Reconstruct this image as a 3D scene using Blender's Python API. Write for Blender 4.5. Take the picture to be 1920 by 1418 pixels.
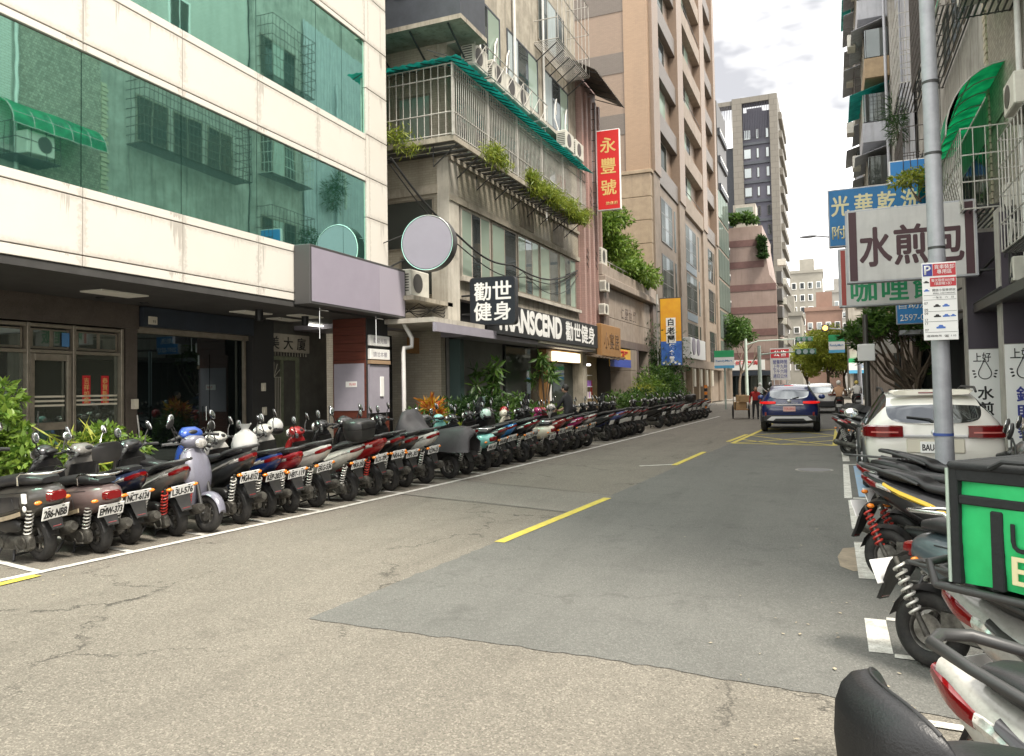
import bpy, bmesh, math, random
import numpy as np
from mathutils import Matrix, Vector, Euler

for o in list(bpy.data.objects):
    bpy.data.objects.remove(o)
S = bpy.context.scene
COL = S.collection
R = math.radians
random.seed(7)

# ------------------------------------------------------------------ camera
CAM_H, YAW, PITCH, ROLL = 1.6, R(22.581), R(2.0), R(1.0)
cam_data = bpy.data.cameras.new('camera')
cam = bpy.data.objects.new('camera', cam_data)
COL.objects.link(cam)
cam_data.sensor_width = 36.0
cam_data.lens = 27.0
cam_data.shift_y = -30.8 / 1920.0
cam_data.clip_start = 0.05
cam_data.clip_end = 3000.0
fwd = Vector((-math.sin(YAW) * math.cos(PITCH), math.cos(YAW) * math.cos(PITCH), math.sin(PITCH)))
rt0 = Vector((math.cos(YAW), math.sin(YAW), 0))
up0 = rt0.cross(fwd)
rt = rt0 * math.cos(ROLL) - up0 * math.sin(ROLL)
upv = up0 * math.cos(ROLL) + rt0 * math.sin(ROLL)
cam.matrix_world = Matrix(((rt.x, upv.x, -fwd.x, 0), (rt.y, upv.y, -fwd.y, 0), (rt.z, upv.z, -fwd.z, CAM_H), (0, 0, 0, 1)))
S.camera = cam

# ------------------------------------------------------------------ sky, sun, exposure
SUN_EL, SUN_AZ = R(58), R(118)          # azimuth measured from +Y towards +X
w = bpy.data.worlds.new('World')
S.world = w
w.use_nodes = True
nt = w.node_tree
nt.nodes.clear()
wo = nt.nodes.new('ShaderNodeOutputWorld')
bg = nt.nodes.new('ShaderNodeBackground')
sky = nt.nodes.new('ShaderNodeTexSky')
sky.sky_type = 'NISHITA'
sky.sun_disc = False
sky.sun_elevation = SUN_EL
sky.sun_rotation = SUN_AZ
sky.air_density = 1.2
sky.dust_density = 3.0
sky.ozone_density = 1.0
tc = nt.nodes.new('ShaderNodeTexCoord')
mp = nt.nodes.new('ShaderNodeMapping')
mp.inputs['Scale'].default_value = (1.6, 1.6, 3.6)
mp.inputs['Location'].default_value = (0.85, 0.3, 0.2)
nz = nt.nodes.new('ShaderNodeTexNoise')
nz.inputs['Scale'].default_value = 1.9
nz.inputs['Detail'].default_value = 5
nz.inputs['Roughness'].default_value = 0.55
ramp = nt.nodes.new('ShaderNodeValToRGB')
ramp.color_ramp.elements[0].position = 0.38
ramp.color_ramp.elements[0].color = (1.75, 1.72, 1.74, 1)
ramp.color_ramp.elements[1].position = 0.64
ramp.color_ramp.elements[1].color = (10.5, 10.2, 9.6, 1)
mix = nt.nodes.new('ShaderNodeMix')
mix.data_type = 'RGBA'
mix.inputs[0].default_value = 0.93       # high bright cloud almost everywhere
nt.links.new(tc.outputs['Generated'], mp.inputs['Vector'])
nt.links.new(mp.outputs['Vector'], nz.inputs['Vector'])
nt.links.new(nz.outputs['Fac'], ramp.inputs['Fac'])
nt.links.new(sky.outputs['Color'], mix.inputs[6])
nt.links.new(ramp.outputs['Color'], mix.inputs[7])
nt.links.new(mix.outputs[2], bg.inputs['Color'])
bg.inputs['Strength'].default_value = 0.1
nt.links.new(bg.outputs['Background'], wo.inputs['Surface'])

sun_data = bpy.data.lights.new('sun', 'SUN')
sun_data.energy = 1.5
sun_data.angle = R(14)
sun_data.color = (1.0, 0.93, 0.82)
sun = bpy.data.objects.new('sun', sun_data)
COL.objects.link(sun)
sdir = Vector((math.sin(SUN_AZ) * math.cos(SUN_EL), math.cos(SUN_AZ) * math.cos(SUN_EL), math.sin(SUN_EL)))
sun.rotation_euler = sdir.to_track_quat('Z', 'Y').to_euler()
sun.location = (0, 0, 40)

S.view_settings.view_transform = 'Standard'
S.view_settings.look = 'None'
S.view_settings.exposure = 2.08
S.view_settings.gamma = 1.0
S.view_settings.use_curve_mapping = False
S.cycles.max_bounces = 6
S.cycles.diffuse_bounces = 3
S.cycles.glossy_bounces = 3
S.cycles.transmission_bounces = 4
S.cycles.use_adaptive_sampling = True
S.cycles.use_denoising = True

# ------------------------------------------------------------------ materials
MATS = {}

def mat(name, col, rough=0.6, metal=0.0, var=0.0, scale=3.0, col2=None, bump=0.0, bscale=60.0, spec=0.5,
        streak=0.0, coat=0.0, emit=0.0, objcol=False, speck=0.0, stretch=None, trans=0.0, sub=0.0):
    if name in MATS:
        return MATS[name]
    m = bpy.data.materials.new(name)
    m.use_nodes = True
    n, l = m.node_tree.nodes, m.node_tree.links
    b = n['Principled BSDF']
    b.inputs['Roughness'].default_value = rough
    b.inputs['Metallic'].default_value = metal
    b.inputs['Specular IOR Level'].default_value = spec
    b.inputs['Coat Weight'].default_value = coat
    if trans:
        b.inputs['Transmission Weight'].default_value = trans
    if emit:
        b.inputs['Emission Color'].default_value = (*col, 1)
        b.inputs['Emission Strength'].default_value = emit
    base = None
    if objcol:
        oi = n.new('ShaderNodeObjectInfo')
        base = oi.outputs['Color']
    geo = n.new('ShaderNodeNewGeometry')
    pos = geo.outputs['Position']
    if var or col2 or streak or speck:
        if base is None:
            rgb = n.new('ShaderNodeRGB')
            rgb.outputs[0].default_value = (*col, 1)
            base = rgb.outputs[0]
        def mixin(basec, facsock, c2, mul=None):
            mx = n.new('ShaderNodeMix')
            mx.data_type = 'RGBA'
            if mul is not None:
                mm = n.new('ShaderNodeMath'); mm.operation = 'MULTIPLY'; mm.inputs[1].default_value = mul
                mm.use_clamp = True
                l.new(facsock, mm.inputs[0]); facsock = mm.outputs[0]
            l.new(facsock, mx.inputs[0])
            l.new(basec, mx.inputs[6])
            if isinstance(c2, tuple):
                mx.inputs[7].default_value = (*c2, 1)
            else:
                l.new(c2, mx.inputs[7])
            return mx.outputs[2]
        if var or col2:
            c2 = col2 or tuple(c * (1 - var) for c in col)
            nzz = n.new('ShaderNodeTexNoise')
            nzz.inputs['Scale'].default_value = scale
            nzz.inputs['Detail'].default_value = 5
            nzz.inputs['Roughness'].default_value = 0.65
            v = pos
            if stretch:
                mpp = n.new('ShaderNodeMapping'); mpp.inputs['Scale'].default_value = stretch
                l.new(pos, mpp.inputs['Vector']); v = mpp.outputs['Vector']
            l.new(v, nzz.inputs['Vector'])
            mr = n.new('ShaderNodeMapRange')
            mr.inputs['From Min'].default_value = 0.35
            mr.inputs['From Max'].default_value = 0.65
            l.new(nzz.outputs['Fac'], mr.inputs['Value'])
            base = mixin(base, mr.outputs[0], c2)
        if streak:
            mpp = n.new('ShaderNodeMapping'); mpp.inputs['Scale'].default_value = (3.2, 3.2, 0.22)
            l.new(pos, mpp.inputs['Vector'])
            nz2 = n.new('ShaderNodeTexNoise'); nz2.inputs['Scale'].default_value = 1.6; nz2.inputs['Detail'].default_value = 6
            nz2.inputs['Roughness'].default_value = 0.7
            l.new(mpp.outputs['Vector'], nz2.inputs['Vector'])
            mr = n.new('ShaderNodeMapRange')
            mr.inputs['From Min'].default_value = 0.50
            mr.inputs['From Max'].default_value = 0.72
            l.new(nz2.outputs['Fac'], mr.inputs['Value'])
            base = mixin(base, mr.outputs[0], (0.07, 0.06, 0.045), streak)
        if speck:
            vz = n.new('ShaderNodeTexNoise'); vz.inputs['Scale'].default_value = 90; vz.inputs['Detail'].default_value = 2
            l.new(pos, vz.inputs['Vector'])
            mr = n.new('ShaderNodeMapRange')
            mr.inputs['From Min'].default_value = 0.52
            mr.inputs['From Max'].default_value = 0.68
            l.new(vz.outputs['Fac'], mr.inputs['Value'])
            base = mixin(base, mr.outputs[0], (0.03, 0.028, 0.025), speck)
    if base is not None:
        l.new(base, b.inputs['Base Color'])
    else:
        b.inputs['Base Color'].default_value = (*col, 1)
    if bump:
        nb = n.new('ShaderNodeTexNoise'); nb.inputs['Scale'].default_value = bscale; nb.inputs['Detail'].default_value = 3
        l.new(pos, nb.inputs['Vector'])
        bp = n.new('ShaderNodeBump'); bp.inputs['Strength'].default_value = bump; bp.inputs['Distance'].default_value = 0.01
        l.new(nb.outputs['Fac'], bp.inputs['Height'])
        l.new(bp.outputs['Normal'], b.inputs['Normal'])
    MATS[name] = m
    return m

def tile_mat(name, col, grout, tw=0.22, th=0.065, var=0.12, rough=0.45, streak=0.0, swap='facade'):
    """small wall tiles, too small to build one by one; laid in the wall's own local x / z"""
    if name in MATS:
        return MATS[name]
    m = bpy.data.materials.new(name)
    m.use_nodes = True
    n, l = m.node_tree.nodes, m.node_tree.links
    b = n['Principled BSDF']
    b.inputs['Roughness'].default_value = rough
    tcn = n.new('ShaderNodeTexCoord')
    sp = n.new('ShaderNodeSeparateXYZ')
    l.new(tcn.outputs['Object'], sp.inputs[0])
    ad = n.new('ShaderNodeMath'); ad.operation = 'ADD'
    l.new(sp.outputs['X'], ad.inputs[0]); l.new(sp.outputs['Y'], ad.inputs[1])
    cb = n.new('ShaderNodeCombineXYZ')
    l.new(ad.outputs[0], cb.inputs['X']); l.new(sp.outputs['Z'], cb.inputs['Y'])
    br = n.new('ShaderNodeTexBrick')
    br.offset = 0.5
    br.inputs['Scale'].default_value = 1.0
    br.inputs['Brick Width'].default_value = tw
    br.inputs['Row Height'].default_value = th
    br.inputs['Mortar Size'].default_value = min(tw, th) * 0.07
    br.inputs['Color1'].default_value = (*col, 1)
    br.inputs['Color2'].default_value = (*[c * (1 - var) for c in col], 1)
    br.inputs['Mortar'].default_value = (*grout, 1)
    l.new(cb.outputs[0], br.inputs['Vector'])
    geo = n.new('ShaderNodeNewGeometry')
    mpp = n.new('ShaderNodeMapping'); mpp.inputs['Scale'].default_value = (1.2, 1.2, 0.22)
    l.new(geo.outputs['Position'], mpp.inputs['Vector'])
    nz2 = n.new('ShaderNodeTexNoise'); nz2.inputs['Scale'].default_value = 1.5; nz2.inputs['Detail'].default_value = 6
    l.new(mpp.outputs['Vector'], nz2.inputs['Vector'])
    mr = n.new('ShaderNodeMapRange')
    mr.inputs['From Min'].default_value = 0.45; mr.inputs['From Max'].default_value = 0.75
    mr.inputs['To Max'].default_value = max(streak, 0.12)
    l.new(nz2.outputs['Fac'], mr.inputs['Value'])
    mx = n.new('ShaderNodeMix'); mx.data_type = 'RGBA'
    l.new(mr.outputs[0], mx.inputs[0]); l.new(br.outputs['Color'], mx.inputs[6])
    mx.inputs[7].default_value = (0.09, 0.08, 0.06, 1)
    l.new(mx.outputs[2], b.inputs['Base Color'])
    bp = n.new('ShaderNodeBump'); bp.inputs['Strength'].default_value = 0.5; bp.inputs['Distance'].default_value = 0.006
    bp.invert = True
    l.new(br.outputs['Fac'], bp.inputs['Height'])
    l.new(bp.outputs['Normal'], b.inputs['Normal'])
    MATS[name] = m
    return m

M = {}
M['paint'] = mat('scooter paint', (1, 1, 1), 0.30, 0.0, objcol=True, coat=0.4, streak=.3, speck=.12)
M['blackplastic'] = mat('black plastic', (0.011, 0.011, 0.012), 0.42, var=0.5, scale=14, col2=(.022, .021, .019))
M['seat'] = mat('seat vinyl', (0.014, 0.014, 0.016), 0.40, var=0.4, scale=9, col2=(.022, .021, .021), bump=0.12, bscale=180)
M['rubber'] = mat('tyre rubber', (0.010, 0.010, 0.0105), 0.75, var=0.6, scale=20, col2=(0.028, 0.026, 0.023), bump=0.3, bscale=120)
M['castmetal'] = mat('dirty cast metal', (0.12, 0.115, 0.10), 0.5, 0.5, col2=(0.03, 0.027, 0.024), scale=16, bump=0.2, bscale=80)
M['rim'] = mat('wheel rim', (0.30, 0.29, 0.27), 0.4, 0.7, col2=(0.08, 0.075, 0.065), scale=12)
M['chrome'] = mat('chrome tube', (0.75, 0.75, 0.74), 0.15, 1.0)
M['steel'] = mat('painted dark steel', (0.05, 0.05, 0.05), 0.45, 0.2)
M['mirror'] = mat('mirror glass', (0.9, 0.92, 0.93), 0.03, 1.0)
M['redlens'] = mat('red lamp lens', (0.15, 0.003, 0.004), 0.12, coat=0.6)
M['clearlens'] = mat('clear lamp lens', (0.72, 0.70, 0.66), 0.1, 0.35, col2=(0.3, 0.29, 0.27), scale=40, coat=0.6)
M['amber'] = mat('amber lens', (0.75, 0.22, 0.02), 0.15, coat=0.5)
M['plate'] = mat('number plate white', (0.82, 0.82, 0.80), 0.4)
M['ink'] = mat('black ink', (0.015, 0.015, 0.016), 0.5)
M['spring'] = mat('spring light', (0.55, 0.54, 0.5), 0.4, 0.3)
M['springred'] = mat('spring red', (0.42, 0.03, 0.02), 0.4)
M['white'] = mat('white paint', (0.78, 0.77, 0.74), 0.45, var=0.1, scale=6)

# ------------------------------------------------------------------ mesh building
class MB:
    def __init__(s):
        s.v, s.f = [], []
    def add(s, verts, faces):
        o = len(s.v)
        s.v += [tuple(p) for p in verts]
        s.f += [tuple(i + o for i in fc) for fc in faces]
        return s
    def box(s, lo, hi):
        x0, y0, z0 = lo; x1, y1, z1 = hi
        return s.add([(x0, y0, z0), (x1, y0, z0), (x1, y1, z0), (x0, y1, z0), (x0, y0, z1), (x1, y0, z1), (x1, y1, z1), (x0, y1, z1)],
                     [(0, 3, 2, 1), (4, 5, 6, 7), (0, 1, 5, 4), (1, 2, 6, 5), (2, 3, 7, 6), (3, 0, 4, 7)])
    def cbox(s, lo, hi, b):
        """box with chamfered edges"""
        x0, y0, z0 = lo; x1, y1, z1 = hi
        b = min(b, (x1 - x0) * .45, (y1 - y0) * .45, (z1 - z0) * .45)
        V, idx = [], {}
        for ix in (0, 1):
            for iy in (0, 1):
                for iz in (0, 1):
                    X, Y, Z = (x0, x1)[ix], (y0, y1)[iy], (z0, z1)[iz]
                    sx, sy, sz = (b, -b)[ix], (b, -b)[iy], (b, -b)[iz]
                    for a, p in enumerate(((X, Y + sy, Z + sz), (X + sx, Y, Z + sz), (X + sx, Y + sy, Z))):
                        idx[ix, iy, iz, a] = len(V); V.append(p)
        g = lambda *k: idx[k]
        F = []
        for i in (0, 1):
            F.append([g(i, 0, 0, 0), g(i, 1, 0, 0), g(i, 1, 1, 0), g(i, 0, 1, 0)][::(1 if i else -1)])
            F.append([g(0, i, 0, 1), g(1, i, 0, 1), g(1, i, 1, 1), g(0, i, 1, 1)][::(-1 if i else 1)])
            F.append([g(0, 0, i, 2), g(1, 0, i, 2), g(1, 1, i, 2), g(0, 1, i, 2)][::(1 if i else -1)])
        for i in (0, 1):
            for j in (0, 1):
                F.append([g(i, j, 0, 0), g(i, j, 1, 0), g(i, j, 1, 1), g(i, j, 0, 1)])
                F.append([g(i, 0, j, 0), g(i, 1, j, 0), g(i, 1, j, 2), g(i, 0, j, 2)])
                F.append([g(0, i, j, 1), g(1, i, j, 1), g(1, i, j, 2), g(0, i, j, 2)])
                for k in (0, 1):
                    F.append([g(i, j, k, 0), g(i, j, k, 1), g(i, j, k, 2)])
        return s.add(V, F)
    def loft(s, rings, cap=True, closed=True):
        n = len(rings[0]); o = []
        V = [p for r in rings for p in r]; F = []
        for i in range(len(rings) - 1):
            for k in range(n if closed else n - 1):
                k2 = (k + 1) % n
                F.append((i * n + k, i * n + k2, (i + 1) * n + k2, (i + 1) * n + k))
        if cap:
            F.append(tuple(range(n))[::-1])
            F.append(tuple((len(rings) - 1) * n + k for k in range(n)))
        return s.add(V, F)
    def tube(s, pts, r, n=8, cap=True):
        pts = [Vector(p) for p in pts]
        rr = r if isinstance(r, (list, tuple)) else [r] * len(pts)
        rings = []; prev = None
        for i, p in enumerate(pts):
            t = (pts[min(i + 1, len(pts) - 1)] - pts[max(i - 1, 0)])
            if t.length < 1e-9: t = Vector((0, 0, 1))
            t.normalize()
            if prev is None:
                a = Vector((0, 0, 1)) if abs(t.z) < .9 else Vector((1, 0, 0))
                e1 = t.cross(a).normalized()
            else:
                e1 = (prev - t * prev.dot(t))
                e1 = e1.normalized() if e1.length > 1e-6 else t.orthogonal().normalized()
            prev = e1
            e2 = t.cross(e1)
            rings.append([p + (e1 * math.cos(2 * math.pi * k / n) + e2 * math.sin(2 * math.pi * k / n)) * rr[i] for k in range(n)])
        return s.loft(rings, cap)
    def ell(s, c, r, nu=12, nv=8, rot=None):
        V = []; F = []
        for j in range(nv + 1):
            th = math.pi * j / nv
            for i in range(nu):
                ph = 2 * math.pi * i / nu
                p = Vector((r[0] * math.sin(th) * math.cos(ph), r[1] * math.sin(th) * math.sin(ph), r[2] * math.cos(th)))
                if rot is not None: p = rot @ p
                V.append(Vector(c) + p)
        for j in range(nv):
            for i in range(nu):
                i2 = (i + 1) % nu
                F.append((j * nu + i, (j + 1) * nu + i, (j + 1) * nu + i2, j * nu + i2))
        return s.add(V, F)
    def torus_y(s, c, Rr, r, ry=None, n=28, m=10):
        """ring whose axle runs along y; r radial, ry sideways half thickness"""
        ry = ry or r; V = []; F = []
        for i in range(n):
            a = 2 * math.pi * i / n
            for j in range(m):
                b = 2 * math.pi * j / m
                q = Rr + r * math.cos(b)
                V.append((c[0] + q * math.cos(a), c[1] + ry * math.sin(b), c[2] + q * math.sin(a)))
        for i in range(n):
            for j in range(m):
                i2, j2 = (i + 1) % n, (j + 1) % m
                F.append((i * m + j, i * m + j2, i2 * m + j2, i2 * m + j))
        return s.add(V, F)
    def helix(s, a, b, rad, turns, r, n=5, seg=10):
        a, b = Vector(a), Vector(b); t = (b - a); L = t.length; t.normalize()
        e1 = t.orthogonal().normalized(); e2 = t.cross(e1)
        N = int(turns * seg)
        return s.tube([a + t * L * i / N + (e1 * math.cos(2 * math.pi * i / seg) + e2 * math.sin(2 * math.pi * i / seg)) * rad for i in range(N + 1)], r, n)
    def cyl(s, a, b, r, n=16, r2=None):
        return s.tube([a, b], [r, r2 if r2 is not None else r], n)
    def mesh(s, name, smooth=None):
        m = bpy.data.meshes.new(name)
        m.from_pydata(s.v, [], s.f)
        m.update()
        if smooth is not None:
            m.polygons.foreach_set('use_smooth', [True] * len(m.polygons))
            if smooth < 179:
                m.set_sharp_from_angle(angle=R(smooth))
        return m
    def make(s, name, material, parent=None, smooth=None):
        return link(name, s.mesh(name, smooth), material, parent)

def link(name, mesh, material=None, parent=None):
    o = bpy.data.objects.new(name, mesh)
    COL.objects.link(o)
    if material is not None:
        if isinstance(material, str): material = M[material]
        if len(mesh.materials) == 0: mesh.materials.append(material)
    if parent is not None: o.parent = parent
    return o

def empty(name, loc=(0, 0, 0), rz=0.0):
    o = bpy.data.objects.new(name, None)
    o.empty_display_size = 0.2
    COL.objects.link(o)
    o.location = loc
    o.rotation_euler = (0, 0, rz)
    return o

def tag(o, label=None, cat=None, group=None, kind=None):
    if label: o['label'] = label
    if cat: o['category'] = cat
    if group: o['group'] = group
    if kind: o['kind'] = kind
    return o

def thing(name, label, cat, loc=(0, 0, 0), rz=0.0, group=None):
    return tag(empty(name, loc, rz), label, cat, group)

def bx(name, lo, hi, material, parent=None, bev=0.0):
    lo2 = tuple(min(a, b) for a, b in zip(lo, hi)); hi2 = tuple(max(a, b) for a, b in zip(lo, hi))
    mb = MB()
    if bev: mb.cbox(lo2, hi2, bev)
    else: mb.box(lo2, hi2)
    return mb.make(name, material, parent)

def copy_tree(o, parent=None):
    c = o.copy()
    COL.objects.link(c)
    c.parent = parent
    for ch in list(o.children):
        copy_tree(ch, c)
    return c

_fc = bpy.data.curves.new('lettering', 'FONT')
_fo = bpy.data.objects.new('lettering', _fc)
COL.objects.link(_fo)
_TX = {}

def text_mesh(body, w=None, h=None, ext=0.003, bold=0.0, spacing=1.0, vertical=False, shear=0.0, fat=0.0):
    """flat lettering as a mesh in x (right) / y (up), centred, fitted into w x h"""
    key = (body, w, h, ext, bold, spacing, vertical, shear, fat)
    if key in _TX: return _TX[key]
    _fc.body = '\n'.join(body) if vertical else body
    _fc.align_x = 'CENTER'
    _fc.offset = bold
    _fc.extrude = 0
    _fc.resolution_u = 3
    _fc.space_character = spacing
    _fc.space_line = spacing if vertical else 1.0
    _fc.shear = shear
    me = bpy.data.meshes.new_from_object(_fo)
    co = np.empty(len(me.vertices) * 3); me.vertices.foreach_get('co', co); co = co.reshape(-1, 3)
    lo, hi = co.min(0), co.max(0)
    co -= (lo + hi) / 2
    sx = sy = None
    if w: sx = w / (hi[0] - lo[0])
    if h: sy = h / (hi[1] - lo[1])
    sx = sx or sy; sy = sy or sx
    co[:, 0] *= sx; co[:, 1] *= sy; co[:, 2] = 0
    me.vertices.foreach_set('co', co.ravel())
    if ext:
        bm = bmesh.new(); bm.from_mesh(me)
        r = bmesh.ops.extrude_face_region(bm, geom=bm.faces[:])
        bmesh.ops.translate(bm, verts=[e for e in r['geom'] if isinstance(e, bmesh.types.BMVert)], vec=(0, 0, ext))
        bmesh.ops.recalc_face_normals(bm, faces=bm.faces[:])
        bm.to_mesh(me); bm.free()
    if fat:                                   # brush-thick strokes: shifted layers, each a hair behind the last
        src = me
        n0 = len(src.vertices); v0 = np.empty(n0 * 3); src.vertices.foreach_get('co', v0); v0 = v0.reshape(-1, 3)
        fc = [tuple(p.vertices) for p in src.polygons]; V = []; F = []
        for q in range(7):
            d_ = np.array([0, 0, 0.]) if q == 0 else np.array([math.cos(q * math.pi / 3) * fat, math.sin(q * math.pi / 3) * fat, -.0003 * q])
            F += [tuple(i + n0 * q for i in f_) for f_ in fc]; V.append(v0 + d_)
        me = bpy.data.meshes.new('lettering'); me.from_pydata(np.concatenate(V).tolist(), [], F)
    me.materials.clear()
    me.update()
    _TX[key] = me
    return me

def text(name, body, pos, mat_, parent, w=None, h=None, rot=(R(90), 0, 0), **k):
    me = text_mesh(body, w, h, **k).copy()
    o = link(name, me, mat_, parent)
    o.location = pos
    o.rotation_euler = rot
    return o

# ------------------------------------------------------------------ foliage helpers
def leaf_mesh(name, pts, size, rng, aspect=0.45, droop=0.3, normals=None, fold=0.25, jitter=0.4):
    """one mesh of many small folded leaves at pts (n x 3)"""
    pts = np.asarray(pts, float); n = len(pts)
    d = rng.normal(size=(n, 3))
    if normals is not None: d = d * 0.8 + np.asarray(normals)
    d[:, 2] -= droop
    d /= np.linalg.norm(d, axis=1)[:, None] + 1e-9
    a = rng.normal(size=(n, 3)) * 0.6 + np.array([0, 0, 1.0])
    s = np.cross(d, a); s /= np.linalg.norm(s, axis=1)[:, None] + 1e-9
    nn = np.cross(s, d)
    L = size * (1 + jitter * (rng.random(n) - .5) * 2)[:, None]
    Wd = L * aspect * .5
    b0 = pts; tip = pts + d * L; mid = pts + d * L * .5 - nn * Wd * fold
    l_ = pts + d * L * .45 + s * Wd + nn * Wd * fold; r_ = pts + d * L * .45 - s * Wd + nn * Wd * fold
    V = np.stack([b0, l_, tip, r_, mid], 1).reshape(-1, 3)
    base = np.arange(n)[:, None] * 5
    F = np.concatenate([base + np.array([0, 4, 1]), base + np.array([4, 2, 1]), base + np.array([0, 3, 4]), base + np.array([4, 3, 2])], 0)
    me = bpy.data.meshes.new(name)
    me.vertices.add(len(V)); me.vertices.foreach_set('co', V.ravel())
    me.loops.add(len(F) * 3); me.loops.foreach_set('vertex_index', F.ravel().astype(np.int32))
    me.polygons.add(len(F)); me.polygons.foreach_set('loop_start', np.arange(0, len(F) * 3, 3, dtype=np.int32))
    me.update(calc_edges=True)
    me.polygons.foreach_set('use_smooth', [True] * len(F))
    return me

def leaf_material(name, c1, c2, c3=None):
    if name in MATS: return MATS[name]
    m = bpy.data.materials.new(name); m.use_nodes = True
    n, l = m.node_tree.nodes, m.node_tree.links
    b = n['Principled BSDF']; b.inputs['Roughness'].default_value = 0.42
    b.inputs['Specular IOR Level'].default_value = 0.4
    geo = n.new('ShaderNodeNewGeometry')
    rp = n.new('ShaderNodeValToRGB')
    rp.color_ramp.elements[0].color = (*c1, 1); rp.color_ramp.elements[1].color = (*c2, 1)
    if c3:
        e = rp.color_ramp.elements.new(0.9); e.color = (*c3, 1)
        rp.color_ramp.elements[1].position = 0.8 if rp.color_ramp.elements[1].color[0] == c2[0] else 0.9
    l.new(geo.outputs['Random Per Island'], rp.inputs['Fac'])
    l.new(rp.outputs['Color'], b.inputs['Base Color'])
    tr = n.new('ShaderNodeBsdfTranslucent')
    l.new(rp.outputs['Color'], tr.inputs['Color'])
    ms = n.new('ShaderNodeMixShader'); ms.inputs[0].default_value = 0.35
    l.new(b.outputs[0], ms.inputs[1]); l.new(tr.outputs[0], ms.inputs[2])
    l.new(ms.outputs[0], n['Material Output'].inputs['Surface'])
    MATS[name] = m
    return m

M['leaf'] = leaf_material('green leaves', (0.035, 0.085, 0.02), (0.11, 0.20, 0.035))
M['leafbright'] = leaf_material('bright leaves', (0.07, 0.15, 0.02), (0.22, 0.32, 0.05))
M['leafyellow'] = leaf_material('yellow green leaves', (0.13, 0.20, 0.02), (0.36, 0.36, 0.05))
M['leaflime'] = leaf_material('bright yellow green street leaves', (0.20, 0.28, 0.03), (0.48, 0.50, 0.08))  # brighter yellow green foliage of the far street trees
M['leafdark'] = leaf_material('dark leaves', (0.015, 0.045, 0.015), (0.06, 0.12, 0.03))
M['leafcroton'] = leaf_material('croton leaves', (0.40, 0.05, 0.02), (0.55, 0.40, 0.03))
M['grassblade'] = leaf_material('hanging fern', (0.12, 0.19, 0.02), (0.32, 0.36, 0.05))
M['bark'] = mat('bark', (0.16, 0.12, 0.085), 0.85, var=0.5, scale=8, bump=0.5, bscale=30)

def blob_points(rng, clusters, n):
    """points spread near the surface of overlapping ellipsoid clumps (cx,cy,cz,rx,ry,rz)"""
    cl = np.array(clusters, float); wgt = (cl[:, 3] * cl[:, 4] + cl[:, 5] * cl[:, 3]); wgt /= wgt.sum()
    k = rng.choice(len(cl), n, p=wgt)
    d = rng.normal(size=(n, 3)); d /= np.linalg.norm(d, axis=1)[:, None]
    r = rng.random(n) ** 0.45
    return cl[k, :3] + d * cl[k, 3:6] * r[:, None], d

def clumps(rng, c, r, n, s):
    """n clump ellipsoids scattered inside the big ellipsoid c, r"""
    out = []
    for _ in range(n):
        d = rng.normal(size=3); d /= np.linalg.norm(d); q = rng.random() ** 0.5
        sc = s * (0.6 + 0.8 * rng.random())
        out.append((c[0] + d[0] * r[0] * q, c[1] + d[1] * r[1] * q, c[2] + d[2] * r[2] * q, sc, sc, sc * 0.75))
    return out

def branches(mb, p, d, L, r, depth, rng, tips, spread=0.6, up=0.15, kids=(2, 4)):
    p = Vector(p); d = Vector(d).normalized()
    pts = [p]; q = p.copy(); dd = d.copy()
    for i in range(3):
        dd = (dd + Vector(rng.normal(size=3) * 0.16) + Vector((0, 0, up * .3))).normalized()
        q = q + dd * L / 3
        pts.append(q.copy())
    mb.tube(pts, [r, r * .88, r * .76, r * .62], 7 if depth > 1 else 5)
    if depth == 0:
        tips.append(q); return
    for _ in range(rng.integers(kids[0], kids[1])):
        nd = (dd + Vector(rng.normal(size=3)) * spread + Vector((0, 0, up))).normalized()
        branches(mb, q - dd * L * .06, nd, L * (0.6 + .2 * rng.random()), r * .62, depth - 1, rng, tips, spread, up, kids)
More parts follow.
